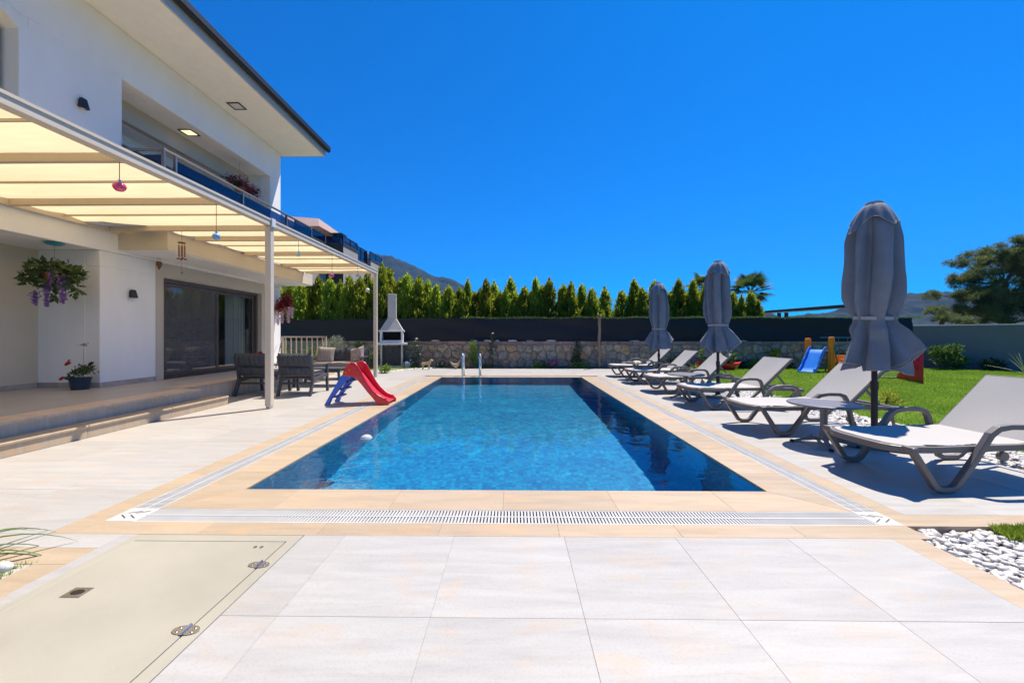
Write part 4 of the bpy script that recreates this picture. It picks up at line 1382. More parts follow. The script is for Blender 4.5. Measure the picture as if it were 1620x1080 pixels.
swall = thing('stone_wall', 'low wall of rough field stones behind the pool under the dark screen', 'wall', (0, 14.9, 0))
HW = 0.86
rw = random.Random(11)
for si in range(2):
    (xa, ya), (xb, yb) = WALL[si], WALL[si + 1]
    Ls = math.hypot(xb - xa, yb - ya)
    ux, uy = (xb - xa) / Ls, (yb - ya) / Ls
    vx, vy = -uy, ux            # away from the pool side
    def W3(s, d, z): return (xa + ux * s + vx * d, ya + uy * s + vy * d, z)
    q = MB()
    q.add([W3(0, 0, -.1), W3(Ls, 0, -.1), W3(Ls, .45, -.1), W3(0, .45, -.1), W3(0, 0, .965), W3(Ls, 0, .965), W3(Ls, .45, .965), W3(0, .45, .965)],
          [(0, 3, 2, 1), (4, 5, 6, 7), (0, 1, 5, 4), (1, 2, 6, 5), (2, 3, 7, 6), (3, 0, 4, 7)])
    q.build('wall_core', 'wall mortar', swall, world=True)
    s0 = 5.2 if si == 0 else 0.0            # the far left is hidden by the villa
    cw, chh = 0.37, 0.285
    seeds = []
    rows = 3
    j = 0
    s = s0
    for r_ in range(-1, rows + 1):
        s = s0 - cw + (r_ % 2) * cw * 0.5
        while s < Ls + cw:
            seeds.append((s + rw.uniform(-.13, .13), (r_ + 0.5) * chh + rw.uniform(-.085, .085)))
            s += cw * rw.uniform(0.75, 1.2)
    for k, (sx_, sz_) in enumerate(seeds):
        if not (s0 - 0.1 < sx_ < Ls and 0 < sz_ < HW): continue
        poly = [(sx_ - .5, max(0.0, sz_ - .5)), (sx_ + .5, max(0.0, sz_ - .5)), (sx_ + .5, min(HW, sz_ + .5)), (sx_ - .5, min(HW, sz_ + .5))]
        for (ox, oz) in seeds:
            if (ox, oz) == (sx_, sz_) or abs(ox - sx_) > 1 or abs(oz - sz_) > 1: continue
            poly = clip(poly, (ox + sx_) / 2, (oz + sz_) / 2, ox - sx_, oz - sz_)
            if len(poly) < 3: break
        if len(poly) < 3: continue
        cx_ = sum(p[0] for p in poly) / len(poly); cz_ = sum(p[1] for p in poly) / len(poly)
        def shr(f, j_=0.0):
            res = []
            for p in poly:
                dx, dz = p[0] - cx_, p[1] - cz_
                l_ = math.hypot(dx, dz)
                ff = max(0.1, (l_ * f - 0.012) / l_)
                res.append((cx_ + dx * ff + rw.uniform(-j_, j_), cz_ + dz * ff + rw.uniform(-j_, j_)))
            return res
        pr = rw.uniform(0.02, 0.055)
        r0, r1, r2_ = shr(1.0), shr(0.95, .006), shr(0.70, .014)
        n = len(poly)
        vs = [W3(a, 0.01, z) for a, z in r0] + [W3(a, -pr * 0.7, z) for a, z in r1] + [W3(a, -pr * rw.uniform(.9, 1.2), z) for a, z in r2_]
        fs = []
        for ring in range(2):
            for i in range(n):
                fs.append((ring * n + i, ring * n + (i + 1) % n, (ring + 1) * n + (i + 1) % n, (ring + 1) * n + i))
        fs.append(tuple(2 * n + i for i in range(n)))
        q = MB(); q.add(vs, fs); q.build('stone', 'field stone', swall, world=True, smooth=False)
    # brick-like levelling course and loose cap stones
    s = s0
    while s < Ls:
        l_ = rw.uniform(.5, .8)
        e_ = min(s + l_, Ls)
        q = MB()
        h0, h1 = HW + 0.006, 0.965 + rw.uniform(0, 0.01)
        q.add([W3(s + .006, -.03, h0), W3(e_ - .006, -.03, h0), W3(e_ - .006, .02, h0), W3(s + .006, .02, h0),
               W3(s + .006, -.03, h1), W3(e_ - .006, -.03, h1), W3(e_ - .006, .02, h1), W3(s + .006, .02, h1)],
              [(0, 3, 2, 1), (4, 5, 6, 7), (0, 1, 5, 4), (1, 2, 6, 5), (2, 3, 7, 6), (3, 0, 4, 7)])
        q.build('course_slab', 'brick course', swall, world=True, bevel=0.006)
        s = e_
for (x, w_, hh) in ((-3.0, .35, .04), (-1.45, .18, .04), (-1.0, .25, .05), (-0.62, .17, .045), (-0.05, .36, .05), (0.6, .3, .03), (1.4, .38, .05), (4.5, .4, .03), (7.6, .3, .03), (8.5, .4, .03)):
    y = 14.92 + max(0, (-1.5 - x)) * 0.235
    q = MB(); q.ball((x, y, 0.975 + hh * 0.4), 0.5 * w_, 9, 6, (1, 0.35, hh / w_ * 1.4), 0.12, rw)
    q.build('cap_stone', 'white pebble', swall, world=True)

# ---- dark privacy screen on the wall
mat('screen cloth', (0.008, 0.009, 0.015), 0.75, var=0.2, scale=2.5, stretch=(0.5, 1, 4), coords='World')
scr = thing('privacy_screen', 'dark navy cloth privacy screen stretched along the stone wall', 'fence', (0, 15.0, 0.97))
for si in range(2):
    (xa, ya), (xb, yb) = WALL[si], WALL[si + 1]
    Ls = math.hypot(xb - xa, yb - ya); ux, uy = (xb - xa) / Ls, (yb - ya) / Ls; vx, vy = -uy, ux
    ns, nz_ = int(Ls * 5), 8
    q = MB()
    for i in range(ns + 1):
        s = Ls * i / ns
        for j in range(nz_ + 1):
            z = 0.94 + 0.90 * j / nz_
            if j == nz_: z += 0.012 * math.sin(s * 2.1) + 0.008 * math.sin(s * 5.3)
            if j == 0: z += 0.02 * math.sin(s * 1.3)
            d = 0.06 + 0.022 * math.sin(s * 0.9 + z * 7) + 0.010 * max(0, math.cos(s * 2 * PI / 2.4)) ** 14 * math.sin(z * 30) + 0.012 * math.sin(s * 2.7 + z * 11) + 0.008 * math.sin(z * 38 + s * 0.7)
            q.v.append((xa + ux * s + vx * d, ya + uy * s + vy * d, z))
    for i in range(ns):
        for j in range(nz_):
            k = i * (nz_ + 1) + j
            q.f.append((k, k + nz_ + 1, k + nz_ + 2, k + 1)); q.mi.append(0)
    q.build('cloth', 'screen cloth', scr, world=True, smooth='all')
    k = 0.3
    while k < Ls:
        x, y = xa + ux * k + vx * 0.14, ya + uy * k + vy * 0.14
        MB().box(x - 0.025, x + 0.025, y - 0.025, y + 0.025, 0.9, 1.86).build('post', 'black metal', scr, world=True)
        k += 2.4
    q = MB(); q.tube([(xa + vx * .09, ya + vy * .09, 1.845), (xb + vx * .09, yb + vy * .09, 1.845)], 0.014, 6)
    q.build('top_wire', 'dark metal', scr, world=True)
# green creeper along the top edge on the right
rg = np.random.default_rng(3)
n = 5200
xs = np.where(rg.random(n) < 0.8, rg.uniform(3.3, 15.2, n), rg.uniform(-2, 3.3, n))
P = np.stack([xs, 14.9 + rg.normal(0.06, 0.05, n), 1.85 + rg.normal(0.0, 0.02, n) + 0.02 * np.sin(xs * 3)], 1)
D = unit(rg.normal(size=(n, 3)) + np.array([0, -.4, .4])); ln = rg.uniform(.02, .05, n)
o = np_mesh('creeper', leaves(P, D, ln, ln * .6, rg), 4, 'bush leaf', tip=rg.random(n) * .5, kind='stuff')

# ---- grey rendered wall on the right
gw = MB()
ga, gb = (14.4, 16.3), (24.0, 6.8)
d = Vector((gb[0] - ga[0], gb[1] - ga[1])).normalized(); nn = Vector((-d.y, d.x))
def G3(s, o_, z): return (ga[0] + d.x * s + nn.x * o_, ga[1] + d.y * s + nn.y * o_, z)
Lg = math.hypot(gb[0] - ga[0], gb[1] - ga[1])
gwt = thing('boundary_wall', 'plain grey rendered garden wall with pale coping on the right', 'wall', (ga[0], ga[1], 0))
gw.add([G3(0, 0, -.2), G3(Lg, 0, -.2), G3(Lg, .2, -.2), G3(0, .2, -.2), G3(0, 0, 1.54), G3(Lg, 0, 1.54), G3(Lg, .2, 1.54), G3(0, .2, 1.54)],
       [(0, 3, 2, 1), (4, 5, 6, 7), (0, 1, 5, 4), (1, 2, 6, 5), (2, 3, 7, 6), (3, 0, 4, 7)])
gw.build('wall_body', 'grey wall plaster', gwt, world=True)
s = 0
while s < Lg:
    e_ = min(s + 0.98, Lg)
    q = MB()
    q.add([G3(s + .003, -.03, 1.541), G3(e_ - .003, -.03, 1.541), G3(e_ - .003, .23, 1.541), G3(s + .003, .23, 1.541),
           G3(s + .003, -.03, 1.58), G3(e_ - .003, -.03, 1.58), G3(e_ - .003, .23, 1.58), G3(s + .003, .23, 1.58)],
          [(0, 3, 2, 1), (4, 5, 6, 7), (0, 1, 5, 4), (1, 2, 6, 5), (2, 3, 7, 6), (3, 0, 4, 7)])
    q.build('coping_slab', 'white pebble', gwt, world=True, bevel=0.004)
    s = e_

# ---- hedge conifers
def conifer_crown(seed, h=2.7, r=0.36):
    rg = np.random.default_rng(seed)
    nb = 380
    t = rg.random(nb) ** 0.85                     # height along the tree
    az = rg.uniform(0, 2 * PI, nb)
    lobes = 1 + 0.3 * np.sin(az * 3 + seed) * np.sin(t * 9 + seed) + 0.15 * np.sin(t * 23 + az * 2)
    prof = r * (1 - t) ** 0.75 * (0.55 + 0.45 * np.minimum(1, t * 6 + 0.4)) * lobes + 0.03
    zb = t * h * 0.93
    out_ = np.stack([np.cos(az), np.sin(az), np.zeros(nb)], 1)
    ns = 26
    P, D, T = [], [], []
    for k in range(ns):
        f = (k + rg.random(nb)) / ns
        reach = prof * f ** 0.8
        rise = prof * 1.1 * f ** 1.7 + 0.10 * f * (0.4 + t)
        p = out_ * reach[:, None]
        p[:, 2] = zb + rise
        p += rg.normal(0, 0.018, (nb, 3))
        dd = out_ * (0.55 - 0.4 * f)[:, None] + np.array([0, 0, 1.0]) + rg.normal(0, .33, (nb, 3))
        P.append(p); D.append(unit(dd)); T.append(np.clip(f ** 2.2 * (0.35 + 0.65 * t) * rg.uniform(0.3, 1.1, nb), 0, 1))
    P = np.concatenate(P); D = np.concatenate(D); T = np.concatenate(T)
    # leader
    nl = 90
    pl = np.stack([rg.normal(0, .012, nl), rg.normal(0, .012, nl), h * (0.93 + 0.09 * rg.random(nl))], 1)
    P = np.concatenate([P, pl]); D = np.concatenate([D, unit(rg.normal(0, .22, (nl, 3)) + np.array([0, 0, 1.]))]); T = np.concatenate([T, np.full(nl, .5)])
    n = len(P)
    ln = rg.uniform(0.06, 0.14, n)
    return leaves(P, D, ln, ln * 0.24, rg), T
hedge_protos = []
for s_ in range(5):
    V, T = conifer_crown(40 + s_, 2.7, (0.46, 0.52, 0.42, 0.55, 0.48)[s_])
    t_ = thing('conifer', 'proto', 'tree', (0, 0, 0), 0, 'hedge conifers behind the dark screen')
    MB().tube([(0, 0, -0.05), (0.01, 0, 1.2), (0, 0.01, 2.55)], [0.035, 0.022, 0.006], 6).build('trunk', 'bark', t_)
    np_mesh('crown', V, 4, 'cypress leaf', t_, tip=T)
    hedge_protos.append(t_)
tops = [(434, 462), (452, 458), (468, 455), (483, 459), (497, 452), (513, 449), (531, 452), (546, 455), (562, 452), (575, 450), (592, 440), (624, 446), (655, 450), (671, 455), (700, 462), (719, 464), (733, 459), (760, 456), (776, 462), (792, 460), (801, 455), (823, 466), (840, 462), (426, 455), (443, 450), (460, 446), (476, 447), (490, 445), (504, 437), (522, 438), (539, 444), (553, 436), (570, 438), (581, 431), (604, 417), (614, 424), (634, 441), (645, 433), (663, 437), (677, 443), (690, 449), (710, 452), (727, 455), (740, 441), (752, 462), (769, 441), (782, 445), (808, 439), (817, 462), (830, 453), (848, 439), (858, 451), (869, 440), (891, 450), (903, 446), (921, 450), (937, 456), (957, 454), (984, 460), (1003, 442), (1016, 455), (1036, 444), (1048, 458), (1060, 462), (1073, 441), (1085, 463), (1097, 442), (1106, 462), (1117, 446), (1131, 458), (1146, 452), (1160, 462), (1173, 466), (1188, 460), (1199, 475)]
rh = random.Random(5)
labels_seen = set()
zone = [(510, 'above the terrace railing'), (598, 'under the far end of the canopy'), (700, 'right of the far pergola post, by the barbecue'), (775, 'above the pool ladder'), (860, 'above the flowering bushes right of the ladder'), (960, 'left of the rustic log post'), (1060, 'between log post and farthest parasol'), (1150, 'between the two farther parasols'), (1300, 'around the fan palm right of the middle parasol')]
counts = {}
tops.sort()
for i, (px, py) in enumerate(tops):
    D_ = 16.6 + rh.uniform(-.25, .35)
    if px < 812: D_ += (812 - px) / 630 * 16 * 0.235 * 0.75
    x = (px - 813) / 630 * D_
    y = D_ + 0.0122 * x
    z = 1.18 + (531 - py) / 630 * D_
    sc_ = (z + 0.02) / (2.7 * 1.04)
    pr = hedge_protos[i % 5]
    c = pr if i < 5 else copy_tree(pr)
    c.location = (x, y, 0)
    c.rotation_euler = (0, 0, rh.uniform(0, 6.28))
    wd = sc_ * rh.uniform(0.76, 1.15)
    c.scale = (wd, wd, sc_)
    for lim, nm in zone:
        if px < lim: break
    counts.setdefault(nm, []).append((c, z))
ordn = ['first', 'second', 'third', 'fourth', 'fifth', 'sixth', 'seventh', 'eighth', 'ninth', 'tenth', 'eleventh', 'twelfth', 'thirteenth', 'fourteenth', 'fifteenth', 'sixteenth', 'seventeenth', 'eighteenth', 'nineteenth', 'twentieth']
for nm, lst in counts.items():
    hi = max(z for _, z in lst)
    for k, (c, z) in enumerate(lst):
        sz = 'tallest' if z == hi else ('tall' if z > 3.2 else ('middling' if z > 2.95 else 'short'))
        c['label'] = f'{sz} green conifer, {ordn[k]} from the left {nm}'

# lighter bushes between the trunks on the right
for k, (px, py, w_) in enumerate(((972, 480, .5), (1032, 476, .6), (1086, 470, .5), (1126, 474, .6), (1178, 484, .8), (760, 480, .5))):
    D_ = 17.6; x = (px - 813) / 630 * D_; zt_ = 1.18 + (531 - py) / 630 * D_
    bush('shrub', ('pale lime shrub rising behind the screen right of the log post', 'lime shrub showing just left of the farthest parasol', 'yellow green shrub between the two farther parasols',
                   'light shrub close left of the middle parasol', 'broad light shrub under the fan palm', 'light shrub low between hedge conifers above the ladder')[k], 'shrub', (x, D_, 0),
         [(0, 0, zt_ - .6, w_, .35, .6), (-.2, 0, zt_ - 1.1, w_ * .9, .35, .6), (.25, .05, zt_ - 1.2, w_ * .8, .35, .7)], 2600, 0.07, 'lime leaf', seed=60 + k, group='light shrubs behind the screen')

# ---- fan palms
def fan_palm(label, loc, h, rad, seed):
    rg = np.random.default_rng(seed); rr = random.Random(seed)
    t = thing('fan_palm', label, 'palm', loc)
    MB().tube([(0, 0, 0), (0.05, 0, h * 0.5), (0, 0, h)], [0.16, 0.13, 0.12], 10).build('trunk', 'pine bark', t, smooth=True)
    for f in range(24):
        az = 2 * PI * f / 24 * 2.4 + rr.uniform(-.3, .3)
        el = rr.uniform(-0.5, 1.25)
        d = Vector((math.cos(az) * math.cos(el), math.sin(az) * math.cos(el), math.sin(el)))
        base = Vector((0, 0, h)); hub = base + d * rad * 0.5 + Vector((0, 0, 0.05))
        q = MB(); q.tube([base, hub], [0.02, 0.010], 5)
        side = d.cross(Vector((0, 0, 1))).normalized() if abs(d.z) < .98 else Vector((1, 0, 0))
        nb = 22
        for k in range(nb):
            a = (k / (nb - 1) - .5) * R(230)
            up = side.cross(d)
            dd = (d * math.cos(a) + side * math.sin(a)).normalized()
            ln = rad * 0.62 * (1 - 0.25 * abs(a) / R(115)) * rr.uniform(.9, 1.05)
            droop = Vector((0, 0, -0.16 * ln))
            w_ = dd.cross(up).normalized() * 0.03 * rad
            p1 = hub + dd * ln * .55 ; p2 = hub + dd * ln + droop
            q.add([hub, p1 + w_, p2, p1 - w_], [(0, 1, 2, 3)])
        q.build('frond', 'palm leaf', t)
    return t
fan_palm('fan palm with round fronds rising right of the middle parasol', (11.9, 20.2, 0), 3.35, 1.15, 3)
fan_palm('fan palm mostly hidden behind the middle parasol', (10.0, 21.0, 0), 3.6, 1.1, 4)

# ---- big pine beyond the grey wall
def pine(label, loc, trunk_pts, clumps, n, needle, seed, name='pine_tree'):
    rg = np.random.default_rng(seed); rr = random.Random(seed)
    t = thing(name, label, 'tree', loc)
    q = MB()
    q.tube(trunk_pts, [0.30 * (1 - 0.75 * i / (len(trunk_pts) - 1)) for i in range(len(trunk_pts))], 10)
    tr_ = q.build('trunk', 'pine bark', t, smooth=True)
    q = MB()
    for c in clumps:
        cv = Vector(c[:3])
        best = min(range(len(trunk_pts)), key=lambda i: (Vector(trunk_pts[i]) - cv).length + max(0, trunk_pts[i][2] - cv.z) * 1.5)
        a = Vector(trunk_pts[best])
        mid = (a + cv) / 2 + Vector((rr.uniform(-.3, .3), rr.uniform(-.3, .3), rr.uniform(-.3, .1)))
        q.tube([a, mid, cv], [0.09, 0.055, 0.02], 6)
    q.build('limbs', 'pine bark', tr_, kind='stuff')
    # tufts: sub-clusters inside each clump
    sub = []
    for c in clumps:
        for k in range(16):
            d = Vector((rr.gauss(0, 1), rr.gauss(0, 1), rr.gauss(0, 1))).normalized() * rr.uniform(.45, 1.05)
            s = rr.uniform(.25, .48) * c[3]
            sub.append((c[0] + d.x * c[3], c[1] + d.y * c[4], c[2] + d.z * c[5], s, s, s * .7))
    P, d = clump_points(sub, n, rg, 0.1)
    D = unit(d + rg.normal(size=(n, 3)) * .5 + np.array([0, 0, .45]))
    ln = needle * rg.uniform(.6, 1.2, n)
    np_mesh('crown', leaves(P, D, ln, ln * .16, rg), 4, 'pine leaf', t, tip=rg.random(n) ** 3)
    return t
PD = 36.0
def pp(px, py, r, dy=0.0):
    k = PD / 630
    return ((px - 1583) * k, dy, 1.18 + (531 - py) * k, r * k, r * k * 1.0, r * k * .62)
rr = random.Random(8)
cl = [(1603, 396, 17), (1578, 404, 17), (1560, 402, 13), (1620, 408, 18), (1592, 420, 20), (1568, 424, 15), (1546, 410, 10), (1536, 414, 9), (1640, 402, 22), (1546, 436, 14), (1512, 441, 10), (1526, 446, 12), (1544, 452, 17),
      (1494, 466, 8), (1506, 470, 11), (1524, 468, 15), (1546, 474, 18), (1572, 476, 18), (1600, 472, 19), (1626, 468, 22), (1512, 490, 11), (1536, 494, 16), (1562, 500, 16), (1592, 500, 17), (1622, 498, 20), (1645, 440, 22), (1660, 480, 24), (1672, 425, 24), (1690, 455, 26), (1700, 495, 24),
      (1632, 428, 16)]
clm = [pp(a, b_, c * 1.42, rr.uniform(-1.6, 1.6)) for a, b_, c in cl]
k = PD / 630
tp = [((px - 1583) * k, 0, 1.18 + (531 - py) * k) for px, py in ((1583, 560), (1586, 512), (1592, 490), (1590, 465), (1588, 448), (1600, 432), (1622, 418), (1640, 405))]
pine('large dark pine with spreading crown beyond the grey wall', ((1583 - 813) / 630 * PD, PD + .5, 0), tp, clm, 170000, 0.24, 21)
PD2 = 24.0
k = PD2 / 630
cl = [(1462, 492, 7), (1472, 490, 8), (1484, 490, 8), (1468, 503, 9), (1480, 504, 10), (1493, 500, 9), (1503, 506, 9), (1515, 508, 9), (1527, 509, 9)]
clm = [((a - 1480) * k, rr.uniform(-.4, .4), 1.18 + (531 - b_) * k, c * k, c * k, c * k * .8) for a, b_, c in cl]
pine('small bushy young pine just over the grey wall left of the large pine', ((1480 - 813) / 630 * PD2, PD2, 0), [(0, 0, 0), (0, 0, 1.2), (0.05, 0, 2.2)], clm, 9000, 0.11, 22, 'young_pine')

# ---- dark roof structure beyond the fence on the right
pg = thing('dark_shelter', 'flat dark metal roof frame on thin posts beyond the privacy screen', 'shelter', (14.5, 20, 0))
k = 20 / 630
q = MB()
xa, xb = (1212 - 813) * k, (1349 - 813) * k
za, zb_ = 1.18 + (531 - 491.5) * k, 1.18 + (531 - 482) * k
q.add([(xa, 19.5, za - .10), (xb, 19.5, zb_ - .14), (xb, 22.5, zb_ - .14), (xa, 22.5, za - .10), (xa, 19.5, za), (xb, 19.5, zb_ + .04), (xb, 22.5, zb_ + .04), (xa, 22.5, za)],
      [(0, 3, 2, 1), (4, 5, 6, 7), (0, 1, 5, 4), (1, 2, 6, 5), (2, 3, 7, 6), (3, 0, 4, 7)])
q.build('roof_panel', 'dark metal', pg, world=True, bevel=0.01)
for px in (1221, 1232, 1348):
    x = (px - 813) * k
    MB().box(x - .06, x + .06, 19.55, 19.67, 0, 2.28 + (px - 1212) / 137 * 0.2).build('post', 'dark metal', pg, world=True)

# ---- neighbouring house up the slope
nb = thing('neighbour_house', 'grey stepped house with roof terrace and chimney beyond the pergola', 'house', (-12, 24, 0))
mat('house render', (0.34, 0.31, 0.29), 0.85, var=0.08, scale=.8, coords='World')
mat('dark render', (0.045, 0.045, 0.048), 0.8, var=0.1)
mat('pink roof', (0.30, 0.20, 0.17), 0.8, var=0.2, scale=3, coords='World')
q = MB()
q.box(-20, -11, 20.0, 23.2, 0, 6.52)
q.box(-20, -10, 23.2, 25.4, 0, 6.52)
q.box(-20, -10.2, 25.4, 27.7, 0, 6.1)
q.box(-20, -10, 27.7, 30.2, 0, 6.48)
q.build('wall', 'house render', nb, world=True)
q = MB(); q.box(-11.001, -9.985, 23.17, 23.199, 4.2, 6.55); q.build('dark_panel', 'dark render', nb, world=True)
q = MB()
q.box(-11.2, -10.96, 19.9, 23.15, 6.52, 6.58); q.box(-11.0, -9.95, 23.15, 23.4, 6.52, 6.58); q.box(-10.2, -9.95, 23.4, 25.42, 6.52, 6.58); q.box(-10.2, -9.95, 27.68, 30.25, 6.48, 6.54); q.box(-10.4, -10.15, 25.42, 27.68, 6.1, 6.16)
q.build('parapet_cap', 'dark render', nb, world=True)
q = MB(); q.box(-19, -13.2, 26, 33, 6.0, 8.1); q.build('upper_wall', 'house render', nb, world=True)
q = MB()
q.add([(-20, 25, 8.1), (-12.3, 25, 8.1), (-12.3, 34, 8.1), (-20, 34, 8.1), (-17.5, 29, 10.0), (-14.3, 29, 9.75)], [(0, 1, 5, 4), (1, 2, 5), (2, 3, 4, 5), (3, 0, 4), (0, 3, 2, 1)])
rfo = q.build('roof', 'pink roof', nb, world=True)
q = MB(); q.box(-12.35, -11.75, 26.9, 27.5, 6.2, 7.85); ch_ = q.build('chimney', 'house render', rfo, world=True, bevel=0.02)
q = MB(); q.box(-12.45, -11.65, 26.8, 27.6, 8.05, 8.14); q.box(-12.3, -12.2, 26.95, 27.45, 7.85, 8.05); q.box(-11.9, -11.8, 26.95, 27.45, 7.85, 8.05); q.build('chimney_cap', 'dark metal', rfo, world=True)
for (x, ya, yb, z0, z1) in ((-11.05, 20.0, 23.1, 6.58, 7.05), (-10.05, 23.3, 25.4, 6.58, 7.05), (-10.25, 25.5, 27.6, 6.16, 7.05), (-10.05, 27.7, 30.1, 6.54, 7.05)):
    MB().box(x - .01, x + .01, ya, yb, z0, z1 - .03).build('glass_panel', 'smoked blue glass', nb, world=True)
    MB().box(x - .03, x + .03, ya, yb, z1 - .03, z1 + .02).build('handrail', 'dark metal', nb, world=True)
    for y in (ya, (ya + yb) / 2, yb):
        MB().box(x - .035, x + .035, y - .035, y + .035, z0, z1).build('post', 'dark metal', nb, world=True)
MB().box(-11.0, -10.0, 23.2, 23.22, 6.6, 7.02).build('glass_panel', 'smoked blue glass', nb, world=True)
for (x0, x1, z0, z1) in ((-12.6, -11.9, 3.3, 4.4), (-13.8, -13.1, 3.3, 4.4), (-15.5, -14.2, 2.4, 4.4)):
    w_ = MB(); w_.box(x0, x1, 19.93, 19.995, z0, z1); wo_ = w_.build('window', 'white plastic', nb, world=True)
    MB().box(x0 + .06, x1 - .06, 19.90, 19.925, z0 + .06, z1 - .06).build('pane', 'smoked blue glass', wo_, world=True)
q = MB(); q.box(-20, -11.02, 19.86, 19.999, 4.45, 6.5); q.build('dark_cladding', 'dark render', nb, world=True)

# ---- mountains
mat('forest slope', (0.005, 0.014, 0.006), 0.95, spec=0.1, var=0.5, scale=0.03, detail=12, coords='World', col2=(0.034, 0.046, 0.018))
def ridge(name, prof, D_, depth, seed, ext):
    pts = sorted(((px - 813) / 630 * D_, 1.18 + (531 - py) / 630 * D_) for px, py in prof)
    xs = np.array([p[0] for p in pts]); zs = np.array([p[1] for p in pts])
    nx_, ny__ = 420, 90
    X = np.linspace(xs[0] - ext, xs[-1] + ext, nx_)
    H = np.interp(X, np.concatenate([[xs[0] - ext], xs, [xs[-1] + ext]]), np.concatenate([[zs[0] * .7], zs, [zs[-1] * .6]]))
    q = MB()
    for i in range(nx_):
        for j in range(ny__):
            t = j / (ny__ - 1)
            y = D_ - depth * (1 - t * 1.5)
            s = max(0.0, 1 - abs(y - D_) / depth)
            s = s ** 1.15
            nzv = mnoise.fractal(Vector((X[i] * .0022, y * .0022, seed)), 0.9, 2.0, 6)
            ridge_keep = 1 - abs(y - D_) / depth
            z = H[i] * s + nzv * H.max() * .24 * (1 - max(0, ridge_keep) ** 6) * (1 if s > 0 else 0)
            z += mnoise.fractal(Vector((X[i] * .010, y * .010, seed)), 0.8, 2.0, 4) * 14 * s
            q.v.append((X[i], y, max(z, -20) if s > 0 else -20))
    for i in range(nx_ - 1):
        for j in range(ny__ - 1):
            k = i * ny__ + j
            q.f.append((k, k + ny__, k + ny__ + 1, k + 1)); q.mi.append(0)
    return struct(name, q, 'forest slope', smooth='all')
ridge('mountain', [(380, 380), (470, 378), (540, 392), (590, 403), (620, 406), (640, 413), (665, 427), (690, 437), (715, 443), (735, 452), (750, 463), (790, 486), (860, 500), (960, 508)], 2400.0, 1300.0, 3.1, 300)
ridge('hills', [(1180, 512), (1245, 503), (1268, 499), (1300, 493), (1330, 488), (1360, 481), (1395, 474), (1431, 466), (1441, 467), (1452, 471), (1467, 468), (1481, 465), (1500, 463), (1530, 466), (1580, 462), (1650, 470), (1750, 478)], 1500.0, 800.0, 7.7, 600)

# ---- air
m, N, L, out = nodes_of('air')
vp = N.new('ShaderNodeVolumePrincipled')
vp.inputs['Color'].default_value = (0.12, 0.36, 1.0, 1)
vp.inputs['Density'].default_value = 0.00009
vp.inputs['Anisotropy'].default_value = 0.0
L.new(vp.outputs[0], out.inputs['Volume'])
MATS['air'] = m
hz = MB().box(-4500, 4500, -300, 4400, -30, 900).build('haze', 'air', None)
hz['kind'] = 'stuff'
# ================================================================== FURNITURE AND THINGS
mat('lounger plastic', (0.155, 0.135, 0.122), 0.42, var=0.06, scale=8, bump=0.05, bscale=200)
mat('sling fabric', (0.42, 0.40, 0.385), 0.8, var=0.03, scale=60, bump=0.15, bscale=400)
mat('table plastic', (0.20, 0.185, 0.19), 0.4, var=0.05, scale=8)
mat('umbrella cloth', (0.215, 0.235, 0.275), 0.85, var=0.10, scale=5, trans=0.05, bump=0.2, bscale=60)
mat('umbrella hem', (0.36, 0.37, 0.39), 0.85, var=0.05)
mat('umbrella strap', (0.38, 0.37, 0.37), 0.8, var=0.04)
mat('dark wood', (0.055, 0.024, 0.018), 0.45, var=0.3, scale=6, stretch=(4, 4, .4))
mat('base stone', (0.22, 0.22, 0.22), 0.8, var=0.1)
mat('anthracite', (0.050, 0.054, 0.062), 0.45, var=0.08, scale=6)
mat('dark cushion', (0.060, 0.066, 0.076), 0.9, var=0.15, scale=12, bump=0.2, bscale=120)
mat('seat cushion', (0.26, 0.205, 0.18), 0.9, var=0.06, scale=8, bump=0.2, bscale=120)
mat('stripe cushion', (0.42, 0.36, 0.28), 0.9, var=0.35, scale=9, stretch=(6, 0.5, 0.5), bump=0.2, bscale=100, col2=(0.20, 0.17, 0.16))
mat('floral cushion', (0.50, 0.44, 0.40), 0.9, scale=14, col2=(0.34, 0.19, 0.16), bump=0.2, bscale=100)
mat('terracotta', (0.42, 0.16, 0.09), 0.7, var=0.15)
mat('red plastic', (0.62, 0.012, 0.022), 0.28, var=0.04, coat=0.3)
mat('chute red', (0.72, 0.045, 0.075), 0.30, var=0.04, coat=0.3)
mat('blue plastic', (0.006, 0.095, 0.52), 0.30, var=0.05, coat=0.3)
mat('navy plastic', (0.004, 0.03, 0.32), 0.30, var=0.05, coat=0.3)
mat('sky blue plastic', (0.02, 0.22, 0.75), 0.3, var=0.05, coat=0.3)
mat('orange plastic', (0.90, 0.36, 0.01), 0.35, var=0.06, coat=0.2, trans=0.35)
mat('green metal', (0.02, 0.16, 0.06), 0.4, var=0.05)
mat('teal plastic', (0.01, 0.10, 0.16), 0.4, var=0.05)
mat('bbq concrete', (0.50, 0.46, 0.41), 0.9, var=0.06, scale=3, bump=0.25, bscale=80)
mat('bbq white', (0.68, 0.67, 0.66), 0.8, var=0.04)
mat('soot', (0.02, 0.018, 0.017), 0.9, var=0.3)
mat('tan ceramic', (0.48, 0.34, 0.17), 0.5, var=0.2, scale=18)
mat('net cord', (0.65, 0.65, 0.62), 0.8)
mat('navy pot', (0.018, 0.032, 0.055), 0.45, var=0.08)

